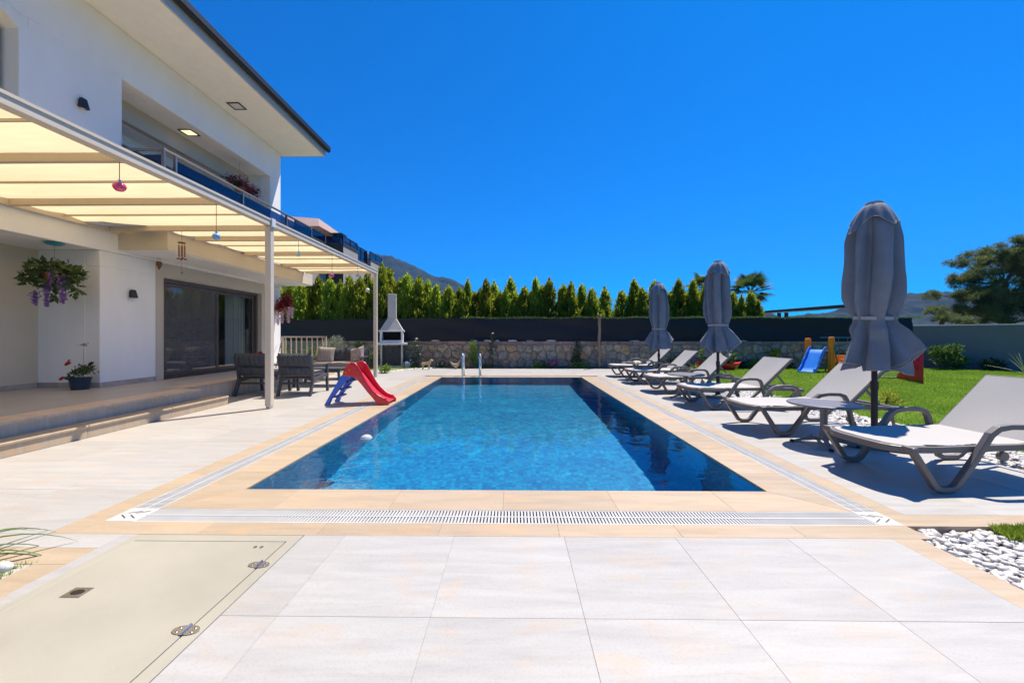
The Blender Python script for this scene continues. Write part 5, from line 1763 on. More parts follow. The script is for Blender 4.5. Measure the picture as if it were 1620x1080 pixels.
# ---------------------------------------------------------------- sun lounger
def make_lounger(label):
    t = thing('sun_lounger', label, 'sun lounger', (0, 0, 0), 0, 'grey sun loungers in a row along the pool')
    Wd = 0.35
    seat_f = MB()
    # bowed front bar and the seat rails
    bow = []
    for k in range(11):
        u = -1 + 2 * k / 10
        bow.append((0.10 * u * u * u * u + 0.0, u * (Wd - 0.02), 0.322 + 0.0 * u))
    for k in range(10):
        a, b_ = bow[k], bow[k + 1]
        seat_f.add([(a[0], a[1], .29), (b_[0], b_[1], .29), (b_[0] + .06, b_[1], .30), (a[0] + .06, a[1], .30),
                    (a[0] + .004, a[1], .338), (b_[0] + .004, b_[1], .338), (b_[0] + .06, b_[1], .342), (a[0] + .06, a[1], .342)],
                   [(0, 3, 2, 1), (4, 5, 6, 7), (0, 1, 5, 4), (2, 3, 7, 6)])
    for s in (-1, 1):
        y0, y1 = sorted((s * (Wd - 0.045), s * Wd))
        seat_f.ribbon([(0.09, .318), (.35, .312), (.8, .318), (1.2, .322), (1.62, .31), (1.86, .285)], 0.048, y0, y1)
    for x in (0.5, 1.19, 1.84):
        seat_f.box(x, x + .05, -Wd + .046, Wd - .046, .285, .315)
    seat_f.build('seat_frame', 'lounger plastic', t, bevel=0.006, segs=2)
    # seat sling, sagging a little
    q = MB()
    nx, ny = 14, 8
    for i in range(nx + 1):
        for j in range(ny + 1):
            u = -1 + 2 * j / ny
            x = 0.045 + (1.17 - 0.045) * i / nx + (0.09 * u ** 4) * (1 - i / nx)
            q.v.append((x, u * (Wd - 0.03), 0.346 - 0.016 * (1 - u * u) * math.sin(PI * i / nx) + 0.004 * math.sin(i)))
    for i in range(nx):
        for j in range(ny):
            k = i * (ny + 1) + j
            q.f.append((k, k + ny + 1, k + ny + 2, k + 1)); q.mi.append(0)
    q.build('seat_sling', 'sling fabric', t, smooth='all')
    # legs with armrests: one moulded band on either side
    for s in (-1, 1):
        y0, y1 = sorted((s * (Wd + 0.002), s * (Wd + 0.047)))
        q = MB()
        q.ribbon([(0.10, .325), (0.13, .28), (0.285, .045), (0.33, .026), (0.41, .026), (0.45, .045), (0.60, .235), (0.735, .43), (0.80, .475), (0.90, .488), (1.04, .484), (1.10, .462), (1.125, .42), (1.165, .28), (1.21, .10)],
                 0.044, y0, y1, taper=[.8, 1, 1, 1, 1, 1, 1, 1.05, 1.0, .9, .9, .95, 1, 1, 1])
        q.build('leg_with_armrest', 'lounger plastic', t, bevel=0.007, segs=2)
        q = MB()
        q.ribbon([(1.21, .16), (1.24, .045), (1.28, .026), (1.42, .026), (1.46, .045), (1.66, .22), (1.72, .30)], 0.040, y0, y1)
        q.build('rear_leg', 'lounger plastic', t, bevel=0.007, segs=2)
        q = MB(); q.box(.09, .14, min(y0, s * (Wd - .045)), max(y1, s * (Wd - .045)), .30, .345); q.build('corner_joint', 'lounger plastic', t, bevel=0.01, segs=2)
    # backrest raised
    bx, bz, an = 1.185, 0.345, R(43)
    ca, sa = math.cos(an), math.sin(an)
    Lb = 0.68
    def Bk(l_, y, h): return (bx + l_ * ca - h * sa, y, bz + l_ * sa + h * ca)
    q = MB()
    for s in (-1, 1):
        ya, yb = sorted((s * (Wd - 0.05), s * (Wd - 0.012)))
        vs = [Bk(a, y, h) for a in (-.03, Lb) for y in (ya, yb) for h in (-.028, .006)]
        q.add(vs, [(0, 1, 3, 2), (4, 6, 7, 5), (0, 4, 5, 1), (2, 3, 7, 6), (0, 2, 6, 4), (1, 5, 7, 3)])
    vs = [Bk(a, y, h) for a in (Lb - .045, Lb) for y in (-Wd + .0505, Wd - .0505) for h in (-.03, .007)]
    q.add(vs, [(0, 1, 3, 2), (4, 6, 7, 5), (0, 4, 5, 1), (2, 3, 7, 6), (0, 2, 6, 4), (1, 5, 7, 3)])
    q.build('back_frame', 'lounger plastic', t, bevel=0.006, segs=2)
    q = MB()
    nx, ny = 8, 6
    for i in range(nx + 1):
        for j in range(ny + 1):
            u = -1 + 2 * j / ny
            q.v.append(Bk(Lb * 0.985 * i / nx - 0.01, u * (Wd - 0.028), 0.012 - 0.014 * (1 - u * u) * math.sin(PI * i / nx)))
    for i in range(nx):
        for j in range(ny):
            k = i * (ny + 1) + j
            q.f.append((k, k + ny + 1, k + ny + 2, k + 1)); q.mi.append(0)
    q.build('back_sling', 'sling fabric', t, smooth='all')
    q = MB()
    for s in (-1, 1):
        q.ribbon([(bx + .36 * ca, bz + .36 * sa - .03), (1.66, .315)], 0.022, s * .26 - .012, s * .26 + .012)
    q.box(1.655, 1.68, -.272, .272, .30, .318)
    q.build('back_support', 'lounger plastic', t)
    for s in (-1, 1):
        q = MB(); q.tube([(1.80, s * .30 - .02, .045), (1.80, s * .30 + .02, .045)], 0.045, 14)
        w_ = q.build('wheel', 'lounger plastic', t, smooth=True)
        q = MB(); q.ribbon([(1.80, .045), (1.76, .29)], .03, s * .30 - .008, s * .30 + .008); q.build('wheel_bracket', 'lounger plastic', t)
    return t
lng = make_lounger('nearest grey sun lounger, its seat shaded by the near parasol')
spots = [(2.84, 3.375, 4.5), (2.80, 5.09, 3.0), (2.82, 6.74, 3.5), (2.80, 8.46, 4.0), (2.80, 10.0, 3.0), (2.78, 11.62, 3.5)]
lbl = ['nearest grey sun lounger, its seat shaded by the near parasol',
       'second grey sun lounger, just behind the nearest round table',
       'third grey sun lounger, between nearest and middle round tables',
       'fourth grey sun lounger, just behind the middle table and parasol',
       'fifth grey sun lounger, right in front of the farthest round table',
       'last and farthest grey sun lounger, beyond the farthest parasol']
for i, (x, y, a) in enumerate(spots):
    o = lng if i == 0 else copy_tree(lng)
    o.location = (x, y, 0.0); o.rotation_euler = (0, 0, R(a)); o['label'] = lbl[i]

# ---------------------------------------------------------------- round table
def make_table():
    t = thing('round_table', 't', 'table', (0, 0, 0), 0, 'low round tables between the loungers')
    r = 0.33
    q = MB()
    n_ = 15
    for k in range(n_):
        y0 = -r + 0.012 + k * (2 * r - .024) / n_; y1 = y0 + (2 * r - .024) / n_ - 0.006
        def hx(y): return math.sqrt(max(0, (r - .012) ** 2 - y * y))
        poly = [(-hx(y0), y0), (hx(y0), y0), (hx((y0 + y1) / 2), (y0 + y1) / 2), (hx(y1), y1), (-hx(y1), y1), (-hx((y0 + y1) / 2), (y0 + y1) / 2)]
        q.prism(poly, 'z', .440, .452)
    q.box(-.02, .02, -r + .02, r - .02, .43, .4395); q.box(-.17, -.14, -r + .05, r - .05, .43, .4395); q.box(.14, .17, -r + .05, r - .05, .43, .4395)
    tt = q.build('top_slats', 'table plastic', t, kind='stuff')
    q = MB()
    q.tube([(r * math.cos(2 * PI * k / 40) * .985, r * math.sin(2 * PI * k / 40) * .985, .444) for k in range(40)], 0.011, 8, closed=True)
    q.build('top_rim', 'table plastic', t, smooth='all')
    MB().lathe([(.055, .425), (.10, .43), (.10, .439)], (0, 0, 0), 16).build('top_hub', 'table plastic', t, smooth=True)
    MB().lathe([(.045, .06), (.040, .10), (.034, .2), (.036, .35), (.05, .43)], (0, 0, 0), 18).build('column', 'table plastic', t, smooth=True)
    for k in range(4):
        a = PI / 4 + k * PI / 2 + 0.35
        q = MB()
        c, s = math.cos(a), math.sin(a)
        pts = [(.02, .085), (.10, .075), (.20, .045), (.285, .022)]
        for i in range(3):
            (r0, z0), (r1, z1) = pts[i], pts[i + 1]
            w0, w1 = .028 - i * .003, .025 - i * .003
            q.add([(c * r0 - s * w0, s * r0 + c * w0, z0 - .03), (c * r0 + s * w0, s * r0 - c * w0, z0 - .03), (c * r1 + s * w1, s * r1 - c * w1, z1 - .018), (c * r1 - s * w1, s * r1 + c * w1, z1 - .018),
                   (c * r0 - s * w0 * .6, s * r0 + c * w0 * .6, z0), (c * r0 + s * w0 * .6, s * r0 - c * w0 * .6, z0), (c * r1 + s * w1 * .6, s * r1 - c * w1 * .6, z1), (c * r1 - s * w1 * .6, s * r1 + c * w1 * .6, z1)],
                  [(0, 3, 2, 1), (4, 5, 6, 7), (0, 1, 5, 4), (1, 2, 6, 5), (2, 3, 7, 6), (3, 0, 4, 7)])
        lg_ = q.build('leg', 'table plastic', t, bevel=0.004, weld=True)
        MB().lathe([(.022, 0), (.022, .02), (.015, .028)], (c * .285, s * .285, 0), 10).build('foot', 'black metal', lg_)
    return t
tb0 = make_table()
for i, (x, y, lb) in enumerate(((3.36, 4.36, 'nearest low round slatted table, left of the nearest parasol pole'),
                                (3.27, 7.62, 'low round table beside the middle parasol pole'),
                                (3.25, 10.80, 'farthest low round table, carrying a folded towel'))):
    o = tb0 if i == 0 else copy_tree(tb0)
    o.location = (x, y, 0); o.rotation_euler = (0, 0, 0.5 * i); o['label'] = lb
# towel on the farthest table
q = MB()
rt = random.Random(2)
for i in range(9):
    for j in range(9):
        u, v = i / 8 - .5, j / 8 - .5
        q.v.append((u * .26, v * .18, .458 + 0.045 * math.cos(u * 3) * math.cos(v * 3) + 0.012 * math.sin(i * 1.9) * math.cos(j * 2.3)))
for i in range(8):
    for j in range(8):
        k = i * 9 + j
        q.f.append((k, k + 9, k + 10, k + 1)); q.mi.append(0)
n0 = len(q.v)
q.box(-.12, .12, -.08, .08, .453, .462)
mat('cream towel', (0.62, 0.56, 0.38), 0.95, var=0.1, scale=20, bump=0.5, bscale=150)
o = q.build('towel', 'cream towel', None, smooth=True); o.location = (3.33, 10.85, 0); reg(o, 'crumpled cream towel lying on the farthest round table', 'towel')
q = MB(); q.lathe([(.09, 0.453), (.13, .475), (.135, .480), (.12, .478), (.085, .46)], (0, 0, 0), 16); o = q.build('plate', 'table plastic', None, smooth=True); o.location = (3.12, 10.74, 0)
reg(o, 'grey dish on the farthest round table beside the towel', 'dish')

# ---------------------------------------------------------------- closed parasol
def make_parasol(label, loc, seed, rz):
    t = thing('closed_parasol', label, 'parasol', loc, rz, 'closed grey parasols between the loungers')
    rr = random.Random(seed)
    H = 2.62
    q = MB()
    q.lathe([(.030, 0.03), (.030, .62), (.026, .63), (.026, H - .03)], (0, 0, 0), 12)
    q.lathe([(.036, .60), (.036, .69)], (0, 0, 0), 12)
    q.build('pole', 'dark wood', t, smooth=True)
    MB().box(-.24, .24, -.24, .24, 0.0, .05).build('base_plate', 'base stone', t, bevel=0.01)
    MB().lathe([(.05, .051), (.045, .10), (.036, .12)], (0, 0, 0), 14).build('base_socket', 'black metal', t, smooth=True)
    ph = [rr.uniform(-.25, .25) for _ in range(8)]
    am = [(.62, 1.22, .80, 1.05, .58, 1.28, .9, .75)[(i_ * 3 + seed) % 8] * rr.uniform(.9, 1.08) for i_ in range(8)]
    hem = [rr.uniform(-.10, .10) for _ in range(8)]
    M_, Z_ = 210, 60
    zt, ztie = H - 0.06, 1.36
    def prof(z):
        P_ = [(2.56, .060), (2.47, .125), (2.36, .180), (2.22, .190), (2.0, .195), (1.8, .205), (1.6, .198), (1.48, .182), (1.36, .155), (1.2, .235), (1.05, .305), (.92, .35), (.80, .38)]
        for (za, ra), (zb_, rb) in zip(P_, P_[1:]):
            if z >= zb_:
                q_ = (za - z) / (za - zb_)
                return ra + (rb - ra) * (3 * q_ * q_ - 2 * q_ * q_ * q_ if abs(z - ztie) < .15 else q_)
        return P_[-1][1]
    NP = 7
    q = MB()
    for j in range(Z_ + 1):
        f = j / Z_
        for i in range(M_):
            t0_ = 2 * PI * i / M_
            k = int(i / M_ * NP) % NP
            u = (i / M_ * NP) % 1.0
            s_ = math.sin(.5 * PI * u / .80) if u < .80 else math.cos(.5 * PI * (u - .80) / .20)
            big = am[k]
            lin = u / .80 if u < .80 else (1 - u) / .20
            zbot = 0.83 + hem[k] * .3 + 0.42 * lin * (big - .70)
            z = zt + (zbot - zt) * f
            Rr = prof(z)
            below = max(0.0, min(1.0, (ztie - z) / .22))
            mid = max(0.0, 1 - abs(z - ztie) / .22)
            topf = max(0.0, min(1.0, (zt - z) / .35))
            wrap = .40 * (1 - below) * topf * (u - .5) * -0.5
            th = t0_ + .26 * math.sin(2 * t0_ + seed) + .14 * math.sin(3 * t0_ + 2 * seed) - (0.28 * math.sin(z * 1.1 + seed)) + wrap
            amp = (.80 - .36 * mid) * topf
            fold = (1.02 - .72 * amp) + amp * s_ ** .8 * (.75 + .25 * am[(k + 3) % 8]) + .05 * topf * math.sin(u * 9.4 + z * 3 + k)
            slack = .05 * math.sin(z * 4.2 + k * 1.9) * s_ + .03 * math.sin(z * 9 + k * 2.3 + u * 5)
            r_up = Rr * (fold + slack * (1 - mid))
            r_dn = Rr * (.36 + .74 * lin * big + .06 * math.sin(u * 11 + z * 7 + k))
            r = r_up * (1 - below) + r_dn * below
            q.v.append((r * math.cos(th) + .012 * math.sin(z * 2 + seed), r * math.sin(th), z))
    for j in range(Z_):
        for i in range(M_):
            q.f.append((j * M_ + i, (j + 1) * M_ + i, (j + 1) * M_ + (i + 1) % M_, j * M_ + (i + 1) % M_)); q.mi.append(0)
    hv = [Vector(q.v[Z_ * M_ + i]) for i in range(M_)]
    cl_ = q.build('canopy', 'umbrella cloth', t, smooth='all')
    q = MB(); q.tube(hv, 0.0045, 4, closed=True); q.build('hem', 'umbrella hem', cl_, smooth='all')
    # vent cap with four drooping corners
    q = MB(); M2, Z2 = 64, 10
    for j in range(Z2 + 1):
        f = j / Z2
        for i in range(M2):
            th = 2 * PI * i / M2
            fr4 = ((th + .3) / (PI / 2)) % 1.0
            corner = (1 - abs(2 * fr4 - 1)) ** 1.5
            R0 = .062 + (0.115 + .070 * corner) * f ** .75
            z = H - .025 - (0.17 + 0.13 * corner + 0.03 * math.sin(3 * th + seed)) * f ** 1.25
            R0 += 0.012 * f * math.cos(12 * th)
            q.v.append((R0 * math.cos(th), R0 * math.sin(th), z))
    for j in range(Z2):
        for i in range(M2):
            q.f.append((j * M2 + i, (j + 1) * M2 + i, (j + 1) * M2 + (i + 1) % M2, j * M2 + (i + 1) % M2)); q.mi.append(0)
    hv = [Vector(q.v[Z2 * M2 + i]) for i in range(M2)]
    vc = q.build('vent_cap', 'umbrella cloth', t, smooth='all')
    q = MB(); q.tube(hv, 0.004, 4, closed=True); q.build('hem', 'umbrella hem', vc, smooth='all')
    MB().lathe([(.075, H - .035), (.078, H - .02), (.07, H - .005), (.0, H)], (0, 0, 0), 20).build('top_disc', 'umbrella strap', t, smooth=True)
    q = MB()
    pts = []
    for i in range(40):
        th = 2 * PI * i / 40
        rr_ = 0.176 + .006 * math.cos(7 * th)
        pts.append((rr_ * math.cos(th), rr_ * math.sin(th), 1.372 + .012 * math.sin(th + seed)))
    for i in range(40):
        a, b_ = pts[i], pts[(i + 1) % 40]
        q.add([(a[0], a[1], a[2] - .018), (b_[0], b_[1], b_[2] - .018), (b_[0] * 1.01, b_[1] * 1.01, b_[2] + .018), (a[0] * 1.01, a[1] * 1.01, a[2] + .018)], [(0, 1, 2, 3)])
    q.build('strap', 'umbrella strap', t, smooth='all', weld=True)
    for k in range(8):
        a = 2 * PI * (k + .5) / 8 + rr.uniform(-.1, .1)
        c, s = math.cos(a), math.sin(a)
        q = MB()
        q.tube([(.05 * c, .05 * s, 1.5), (.09 * c, .09 * s, 1.2), (.135 * c, .135 * s, .86 + rr.uniform(-.04, .05))], [.008, .013, .017], 4)
        q.build('rib', 'dark wood', t)
    return t
make_parasol('nearest and largest-looking closed grey parasol beside the near round table', (3.885, 4.34, 0), 1, 1.0)
make_parasol('middle closed grey parasol, standing by the middle round table', (3.93, 7.72, 0), 5, 1.3)
make_parasol('farthest closed grey parasol, between the fourth and fifth loungers', (3.93, 10.85, 0), 9, 2.2)

# ---------------------------------------------------------------- toddler slide by the pool
sld = thing('toddler_slide', 'small red and blue plastic slide ending at the pool edge', 'slide', (-2.7, 6.95, 0))
up = [(-2.93, .50), (-2.915, .56), (-2.87, .636), (-2.82, .69), (-2.78, .715), (-2.72, .705), (-2.67, .655), (-2.62, .565), (-2.565, .46), (-2.50, .35), (-2.42, .245), (-2.33, .165), (-2.24, .115), (-2.17, .095), (-2.13, .06), (-2.13, .0)]
lo = [(-2.32, .0), (-2.41, .12), (-2.50, .22), (-2.60, .35), (-2.70, .455), (-2.76, .485), (-2.83, .485)]
for y0, y1 in ((6.75, 6.785), (7.155, 7.19)):
    q = MB(); q.prism(up + lo, 'y', y0, y1)
    sp_ = q.build('side_panel', 'red plastic', sld, world=True, bevel=0.010, segs=2)
    q = MB(); pts = [(x, y0 + .017, z) for x, z in up[2:-2]]; q.tube(pts, 0.017, 8); q.build('rolled_edge', 'red plastic', sp_, world=True, smooth='all')
    for (x, z) in ((-2.80, .60), (-2.86, .555)):
        q = MB(); q.tube([(x, y0 - .006, z), (x, y0, z)], 0.016, 10); q.build('button', 'orange plastic', sp_, world=True)
q = MB()
bed_ = [(-2.84, .52), (-2.76, .535), (-2.71, .51), (-2.64, .42), (-2.56, .31), (-2.48, .215), (-2.40, .14), (-2.32, .085), (-2.24, .055), (-2.15, .045)]
q.ribbon(bed_, 0.014, 6.786, 7.154)
q.build('chute', 'chute red', sld, world=True, smooth=True)
for y0, y1, m_ in ((6.755, 6.80, 'blue plastic'), (7.14, 7.185, 'blue plastic')):
    q = MB(); q.prism([(-3.24, 0), (-3.15, 0), (-3.11, .10), (-2.79, .50), (-2.90, .53), (-2.95, .50)], 'y', y0, y1)
    q.build('ladder_rail', m_, sld, world=True, bevel=0.008, segs=2)
for (x, z) in ((-3.06, .13), (-2.97, .26), (-2.88, .39)):
    q = MB(); q.box(x - .055, x + .055, 6.801, 7.139, z - .015, z + .015); q.build('step', 'navy plastic', sld, world=True, bevel=0.008)

# ---------------------------------------------------------------- armchairs, sofa, coffee table
def tufted(q, x0, x1, y, z0, z1, lean, cols, thick=0.07):
    """padded upholstery with vertical channels; lean shifts y with height"""
    n_, m_ = cols * 6, 8
    for side in (1, -1):
        base = len(q.v)
        for i in range(n_ + 1):
            u = i / n_
            for j in range(m_ + 1):
                v = j / m_
                e_ = min(1, 6 * min(u, 1 - u) + .15) * min(1, 5 * min(v, 1 - v) + .1)
                ch_ = abs(math.sin(PI * cols * u)) ** .5
                d = thick * .5 * e_ * (.62 + .38 * ch_)
                z = z0 + (z1 - z0) * v
                q.v.append((x0 + (x1 - x0) * u, y + lean * (z - z0) - side * d, z))
        for i in range(n_):
            for j in range(m_):
                k = base + i * (m_ + 1) + j
                f = (k, k + m_ + 1, k + m_ + 2, k + 1)
                q.f.append(f if side > 0 else f[::-1]); q.mi.append(0)

def make_armchair(label, loc, rz):
    t = thing('garden_armchair', label, 'armchair', loc, rz, 'anthracite garden armchairs')
    # local: back towards -y, seat opens to +y
    for s in (-1, 1):
        x0, x1 = sorted((s * .335, s * .285))
        q = MB(); q.ribbon([(-.40, .0), (-.30, .22), (-.27, .34), (-.30, .52), (-.36, .74), (-.375, .79)], 0.062, x0, x1, plane='yz')
        q.build('rear_post', 'anthracite', t, bevel=0.008, segs=2)
        q = MB(); q.ribbon([(.40, .0), (.375, .2), (.37, .57)], 0.055, x0, x1, plane='yz'); q.build('front_leg', 'anthracite', t, bevel=0.008, segs=2)
        q = MB(); q.ribbon([(-.33, .60), (.05, .585), (.42, .585)], 0.028, s * .31 - .04, s * .31 + .04, plane='yz'); q.build('armrest', 'anthracite', t, bevel=0.008, segs=2)
        q = MB(); q.ribbon([(-.28, .30), (.36, .36)], 0.075, s * .31 - .02, s * .31 + .02, plane='yz'); q.build('side_rail', 'anthracite', t, bevel=0.005)
    for z, y, h in ((.245, -.285, .04), (.50, -.30, .05), (.66, -.345, .06)):
        q = MB(); q.box(-.284, .284, y - .028, y - .012, z - h / 2, z + h / 2); q.build('back_slat', 'anthracite', t, bevel=0.004)
    q = MB(); q.box(-.284, .284, .34, .37, .31, .40); q.build('front_rail', 'anthracite', t, bevel=0.005)
    q = MB()
    tufted(q, -.30, .30, -.285, .40, .575, -.24, 6, .13)
    q.build('lower_back_cushion', 'dark cushion', t, smooth='all')
    q = MB()
    tufted(q, -.315, .315, -.325, .57, .835, -.24, 6, .17)
    q.build('upper_back_cushion', 'dark cushion', t, smooth='all')
    q = MB(); q.box(-.285, .285, -.25, .38, .365, .455); q.build('seat_cushion', 'seat cushion', t, bevel=0.03, segs=3, smooth=True)
    q = MB()
    q.box(-.284, .284, -.27, .34, .33, .36); q.build('seat_panel', 'anthracite', t)
    return t
ac = make_armchair('dark grey armchair seen from behind, left of the near pergola post', (-5.12, 8.08, 0), R(-3))
a2 = copy_tree(ac); a2.location = (-4.30, 8.10, 0); a2.rotation_euler = (0, 0, R(2)); a2['label'] = 'dark grey armchair seen from behind, right of the near pergola post'

sf = thing('garden_sofa', 'dark grey cushioned garden sofa facing the armchairs under the pergola', 'sofa', (-4.78, 10.95, 0), R(4))
for s in (-1, 1):
    x0, x1 = sorted((s * .68, s * .62))
    q = MB(); q.ribbon([(.34, 0), (.27, .3), (.33, .60), (.38, .78)], .06, x0, x1, plane='yz'); q.build('rear_post', 'anthracite', sf, bevel=.008, segs=2)
    q = MB(); q.ribbon([(-.40, 0), (-.36, .2), (-.36, .57)], .055, x0, x1, plane='yz'); q.build('front_leg', 'anthracite', sf, bevel=.008, segs=2)
    q = MB(); q.ribbon([(-.42, .60), (.33, .60)], .028, s * .65 - .045, s * .65 + .045, plane='yz'); q.build('armrest', 'anthracite', sf, bevel=.008, segs=2)
q = MB(); q.box(-.62, .62, -.38, .34, .29, .36); q.build('seat_frame', 'anthracite', sf, bevel=.005)
q = MB(); q.box(-.61, .61, -.37, .27, .365, .46); q.build('seat_cushion', 'seat cushion', sf, bevel=.03, segs=3, smooth=True)
for k in range(2):
    q = MB(); tufted(q, -.61 + k * .61, k * .61, .26, .44, .84, .22, 4, .13); q.build('back_cushion', 'dark cushion', sf, smooth='all')
def pillow(label, m_, loc, rot, s=.42):
    q = MB(); n_ = 12
    for side in (1, -1):
        b0 = len(q.v)
        for i in range(n_ + 1):
            for j in range(n_ + 1):
                u, v = i / n_ * 2 - 1, j / n_ * 2 - 1
                e_ = max(0, (1 - u ** 4) * (1 - v ** 4)) ** .5
                pin = 1 - .06 * (1 - abs(u)) * abs(v) - 0.0
                q.v.append((u * s / 2 * (1 - .05 * (1 - v * v)), side * .07 * e_, v * s / 2 * (1 - .05 * (1 - u * u))))
        for i in range(n_):
            for j in range(n_):
                k = b0 + i * (n_ + 1) + j
                f = (k, k + 1, k + n_ + 2, k + n_ + 1)
                q.f.append(f if side < 0 else f[::-1]); q.mi.append(0)
    o = q.build('cushion', m_, None, smooth='all')
    o.location = loc; o.rotation_euler = rot
    return reg(o, label, 'cushion')
pillow('striped beige cushion propped at the left end of the dark sofa', 'stripe cushion', (-5.19, 10.92, .65), (R(-18), R(3), R(8)), .46)
pillow('pale floral cushion leaning at the right end of the dark sofa', 'floral cushion', (-4.33, 10.95, .65), (R(-18), R(-14), R(-14)), .44)
ct = thing('coffee_table', 'low dark grey slatted coffee table between armchairs and sofa', 'table', (-4.58, 9.45, 0), R(2))
for k in range(7):
    q = MB(); q.box(-.56 + k * .161, -.56 + k * .161 + .152, -.33, .33, .40, .425); q.build('slat', 'anthracite', ct, bevel=.003)
q = MB(); q.box(-.54, .54, -.30, -.27, .33, .399); q.box(-.54, .54, .27, .30, .33, .399); q.build('apron', 'anthracite', ct)
for sx_ in (-1, 1):
    for sy_ in (-1, 1):
        q = MB(); q.ribbon([(sx_ * .50, .33), (sx_ * .53, 0)], .05, sy_ * .27 - .025, sy_ * .27 + .025); q.build('leg', 'anthracite', ct, bevel=.004)
q = MB(); q.lathe([(.04, 0), (.05, .08), (.055, .11), (.04, .11), (.035, .03)], (0, 0, 0), 14); o = q.build('candle_pot', 'terracotta', None, smooth=True); o.location = (-4.72, 9.25, .425)
reg(o, 'small terracotta candle pot on the dark coffee table', 'pot')

# ---------------------------------------------------------------- pool ladder rails, float, post
pl = thing('pool_ladder', 'two polished steel handrails of the ladder at the far pool edge', 'ladder', (-1.2, 11.45, 0))
for x in (-1.47, -0.98):
    pts = [(x, 11.72, 0.0), (x, 11.72, .42)]
    for k in range(9):
        a = PI * k / 8
        pts.append((x, 11.53 + .19 * math.cos(a), .50 + .17 * math.sin(a)))
    pts += [(x, 11.34, .30), (x, 11.30, -.02), (x, 11.30, -.5)]
    q = MB(); q.tube(pts, .021, 10); h_ = q.build('handrail', 'chrome', pl, world=True, smooth='all')
    MB().lathe([(.045, .003), (.045, .015), (.022, .03)], (x, 11.72, 0), 14).build('flange', 'chrome', h_, world=True, smooth=True)
for z in (-.15, -.4):
    q = MB(); q.box(-1.45, -1.0, 11.26, 11.33, z - .012, z + .012); q.build('tread', 'chrome', pl, world=True)
FLOAT_ = 1
fl = thing('pool_float', 'small white dome-shaped float drifting at the left side of the water', 'float', (-1.72, 4.62, ZW))
fl.scale = (.75, .75, .5)
MB().lathe([(.0, -.06), (.06, -.05), (.085, -.01), (.085, .015), (.07, .05), (.035, .075), (0, .082)], (0, 0, 0), 18).build('dome', 'grey fascia', fl, smooth='all')
MB().lathe([(.088, -.012), (.094, 0), (.088, .012)], (0, 0, 0), 18).build('ring', 'grey fascia', fl, smooth='all')
lp = thing('log_post', 'rough weathered log post standing against the stone wall', 'post', (3.13, 14.62, 0))
rl = random.Random(4)
pts = [(rl.uniform(-.012, .012), rl.uniform(-.01, .01), -0.02 + 1.98 * k / 12) for k in range(13)]
q = MB(); q.tube(pts, [.052 * rl.uniform(.85, 1.12) for _ in pts], 9); q.build('log', 'log wood', lp, smooth='all')
q = MB()
for z in (.75, 1.82):
    q.tube([(.06 * math.cos(2 * PI * k / 12), .06 * math.sin(2 * PI * k / 12), z + .01 * math.sin(k)) for k in range(12)], .006, 5, closed=True)
q.tube([(.03, -.055, .78), (.036, -.06, 1.2), (.03, -.055, 1.8)], .005, 5)
q.build('rope_ties', 'string', lp, kind='stuff')
q = MB(); q.ball((0, 0, 1.92), .05, 9, 6, (1.2, 1, .7), .15, rl); q.build('knob', 'log wood', lp)

# ---------------------------------------------------------------- stone barbecue
bq = thing('barbecue', 'tall pale masonry barbecue with chimney hood on the small lawn', 'barbecue', (-4.62, 15.05, 0.10), R(12))
bq.scale = (0.905, 0.905, 0.905)
q = MB()
def frus(q, x0, x1, y0, y1, z0, X0, X1, Y0, Y1, z1):
    q.add([(x0, y0, z0), (x1, y0, z0), (x1, y1, z0), (x0, y1, z0), (X0, Y0, z1), (X1, Y0, z1), (X1, Y1, z1), (X0, Y1, z1)],
          [(0, 3, 2, 1), (4, 5, 6, 7), (0, 1, 5, 4), (1, 2, 6, 5), (2, 3, 7, 6), (3, 0, 4, 7)])
frus(q, -.46, .46, -.30, .30, 1.42, -.17, .17, -.10, .24, 1.92)
q.build('hood', 'bbq concrete', bq, bevel=.008)
q = MB(); q.box(-.168, .168, -.098, .238, 1.921, 2.94); ch_ = q.build('chimney', 'bbq concrete', bq, bevel=.02, segs=2)
q = MB(); q.box(.166, .171, .02, .12, 2.80, 2.88); q.build('smoke_hole', 'soot', ch_)
q = MB(); q.box(-.50, .50, -.33, .33, 1.36, 1.419); q.build('hood_rim', 'bbq white', bq, bevel=.006)
q = MB(); q.box(-.46, -.38, -.28, .30, .90, 1.359); q.box(.38, .46, -.28, .30, .90, 1.359); q.build('fire_cheek', 'bbq white', bq, bevel=.004)
q = MB(); q.box(-.379, .379, .24, .30, .90, 1.359); q.build('fire_back', 'soot', bq)
q = MB(); q.box(-.58, .62, -.40, .33, .82, .899); q.build('shelf', 'bbq white', bq, bevel=.006)
for z in (1.0,):
    for k in range(9):
        y_ = -.24 + k * .055
        q = MB(); q.tube([(-.378, y_, z), (.378, y_, z)], .007, 5); q.build('grill_bar', 'brushed steel', bq)
q = MB(); q.box(-.378, .378, -.27, -.25, .901, 1.0); q.build('front_plate', 'bbq white', bq)
for x in (-.44, .38):
    q = MB(); q.box(x, x + .07, -.30, .30, -.04, .819); q.build('support_wall', 'bbq concrete', bq, bevel=.004)
for k in range(5):
    q = MB(); q.box(-.365 + k * .148, -.365 + k * .148 + .14, -.22, -.19, -.03, .74); q.build('door_plank', 'dark render', bq, bevel=.003)
q = MB(); q.box(-.62, .62, -.36, .36, -.14, -.041); q.build('plinth', 'bbq concrete', bq, bevel=.006)
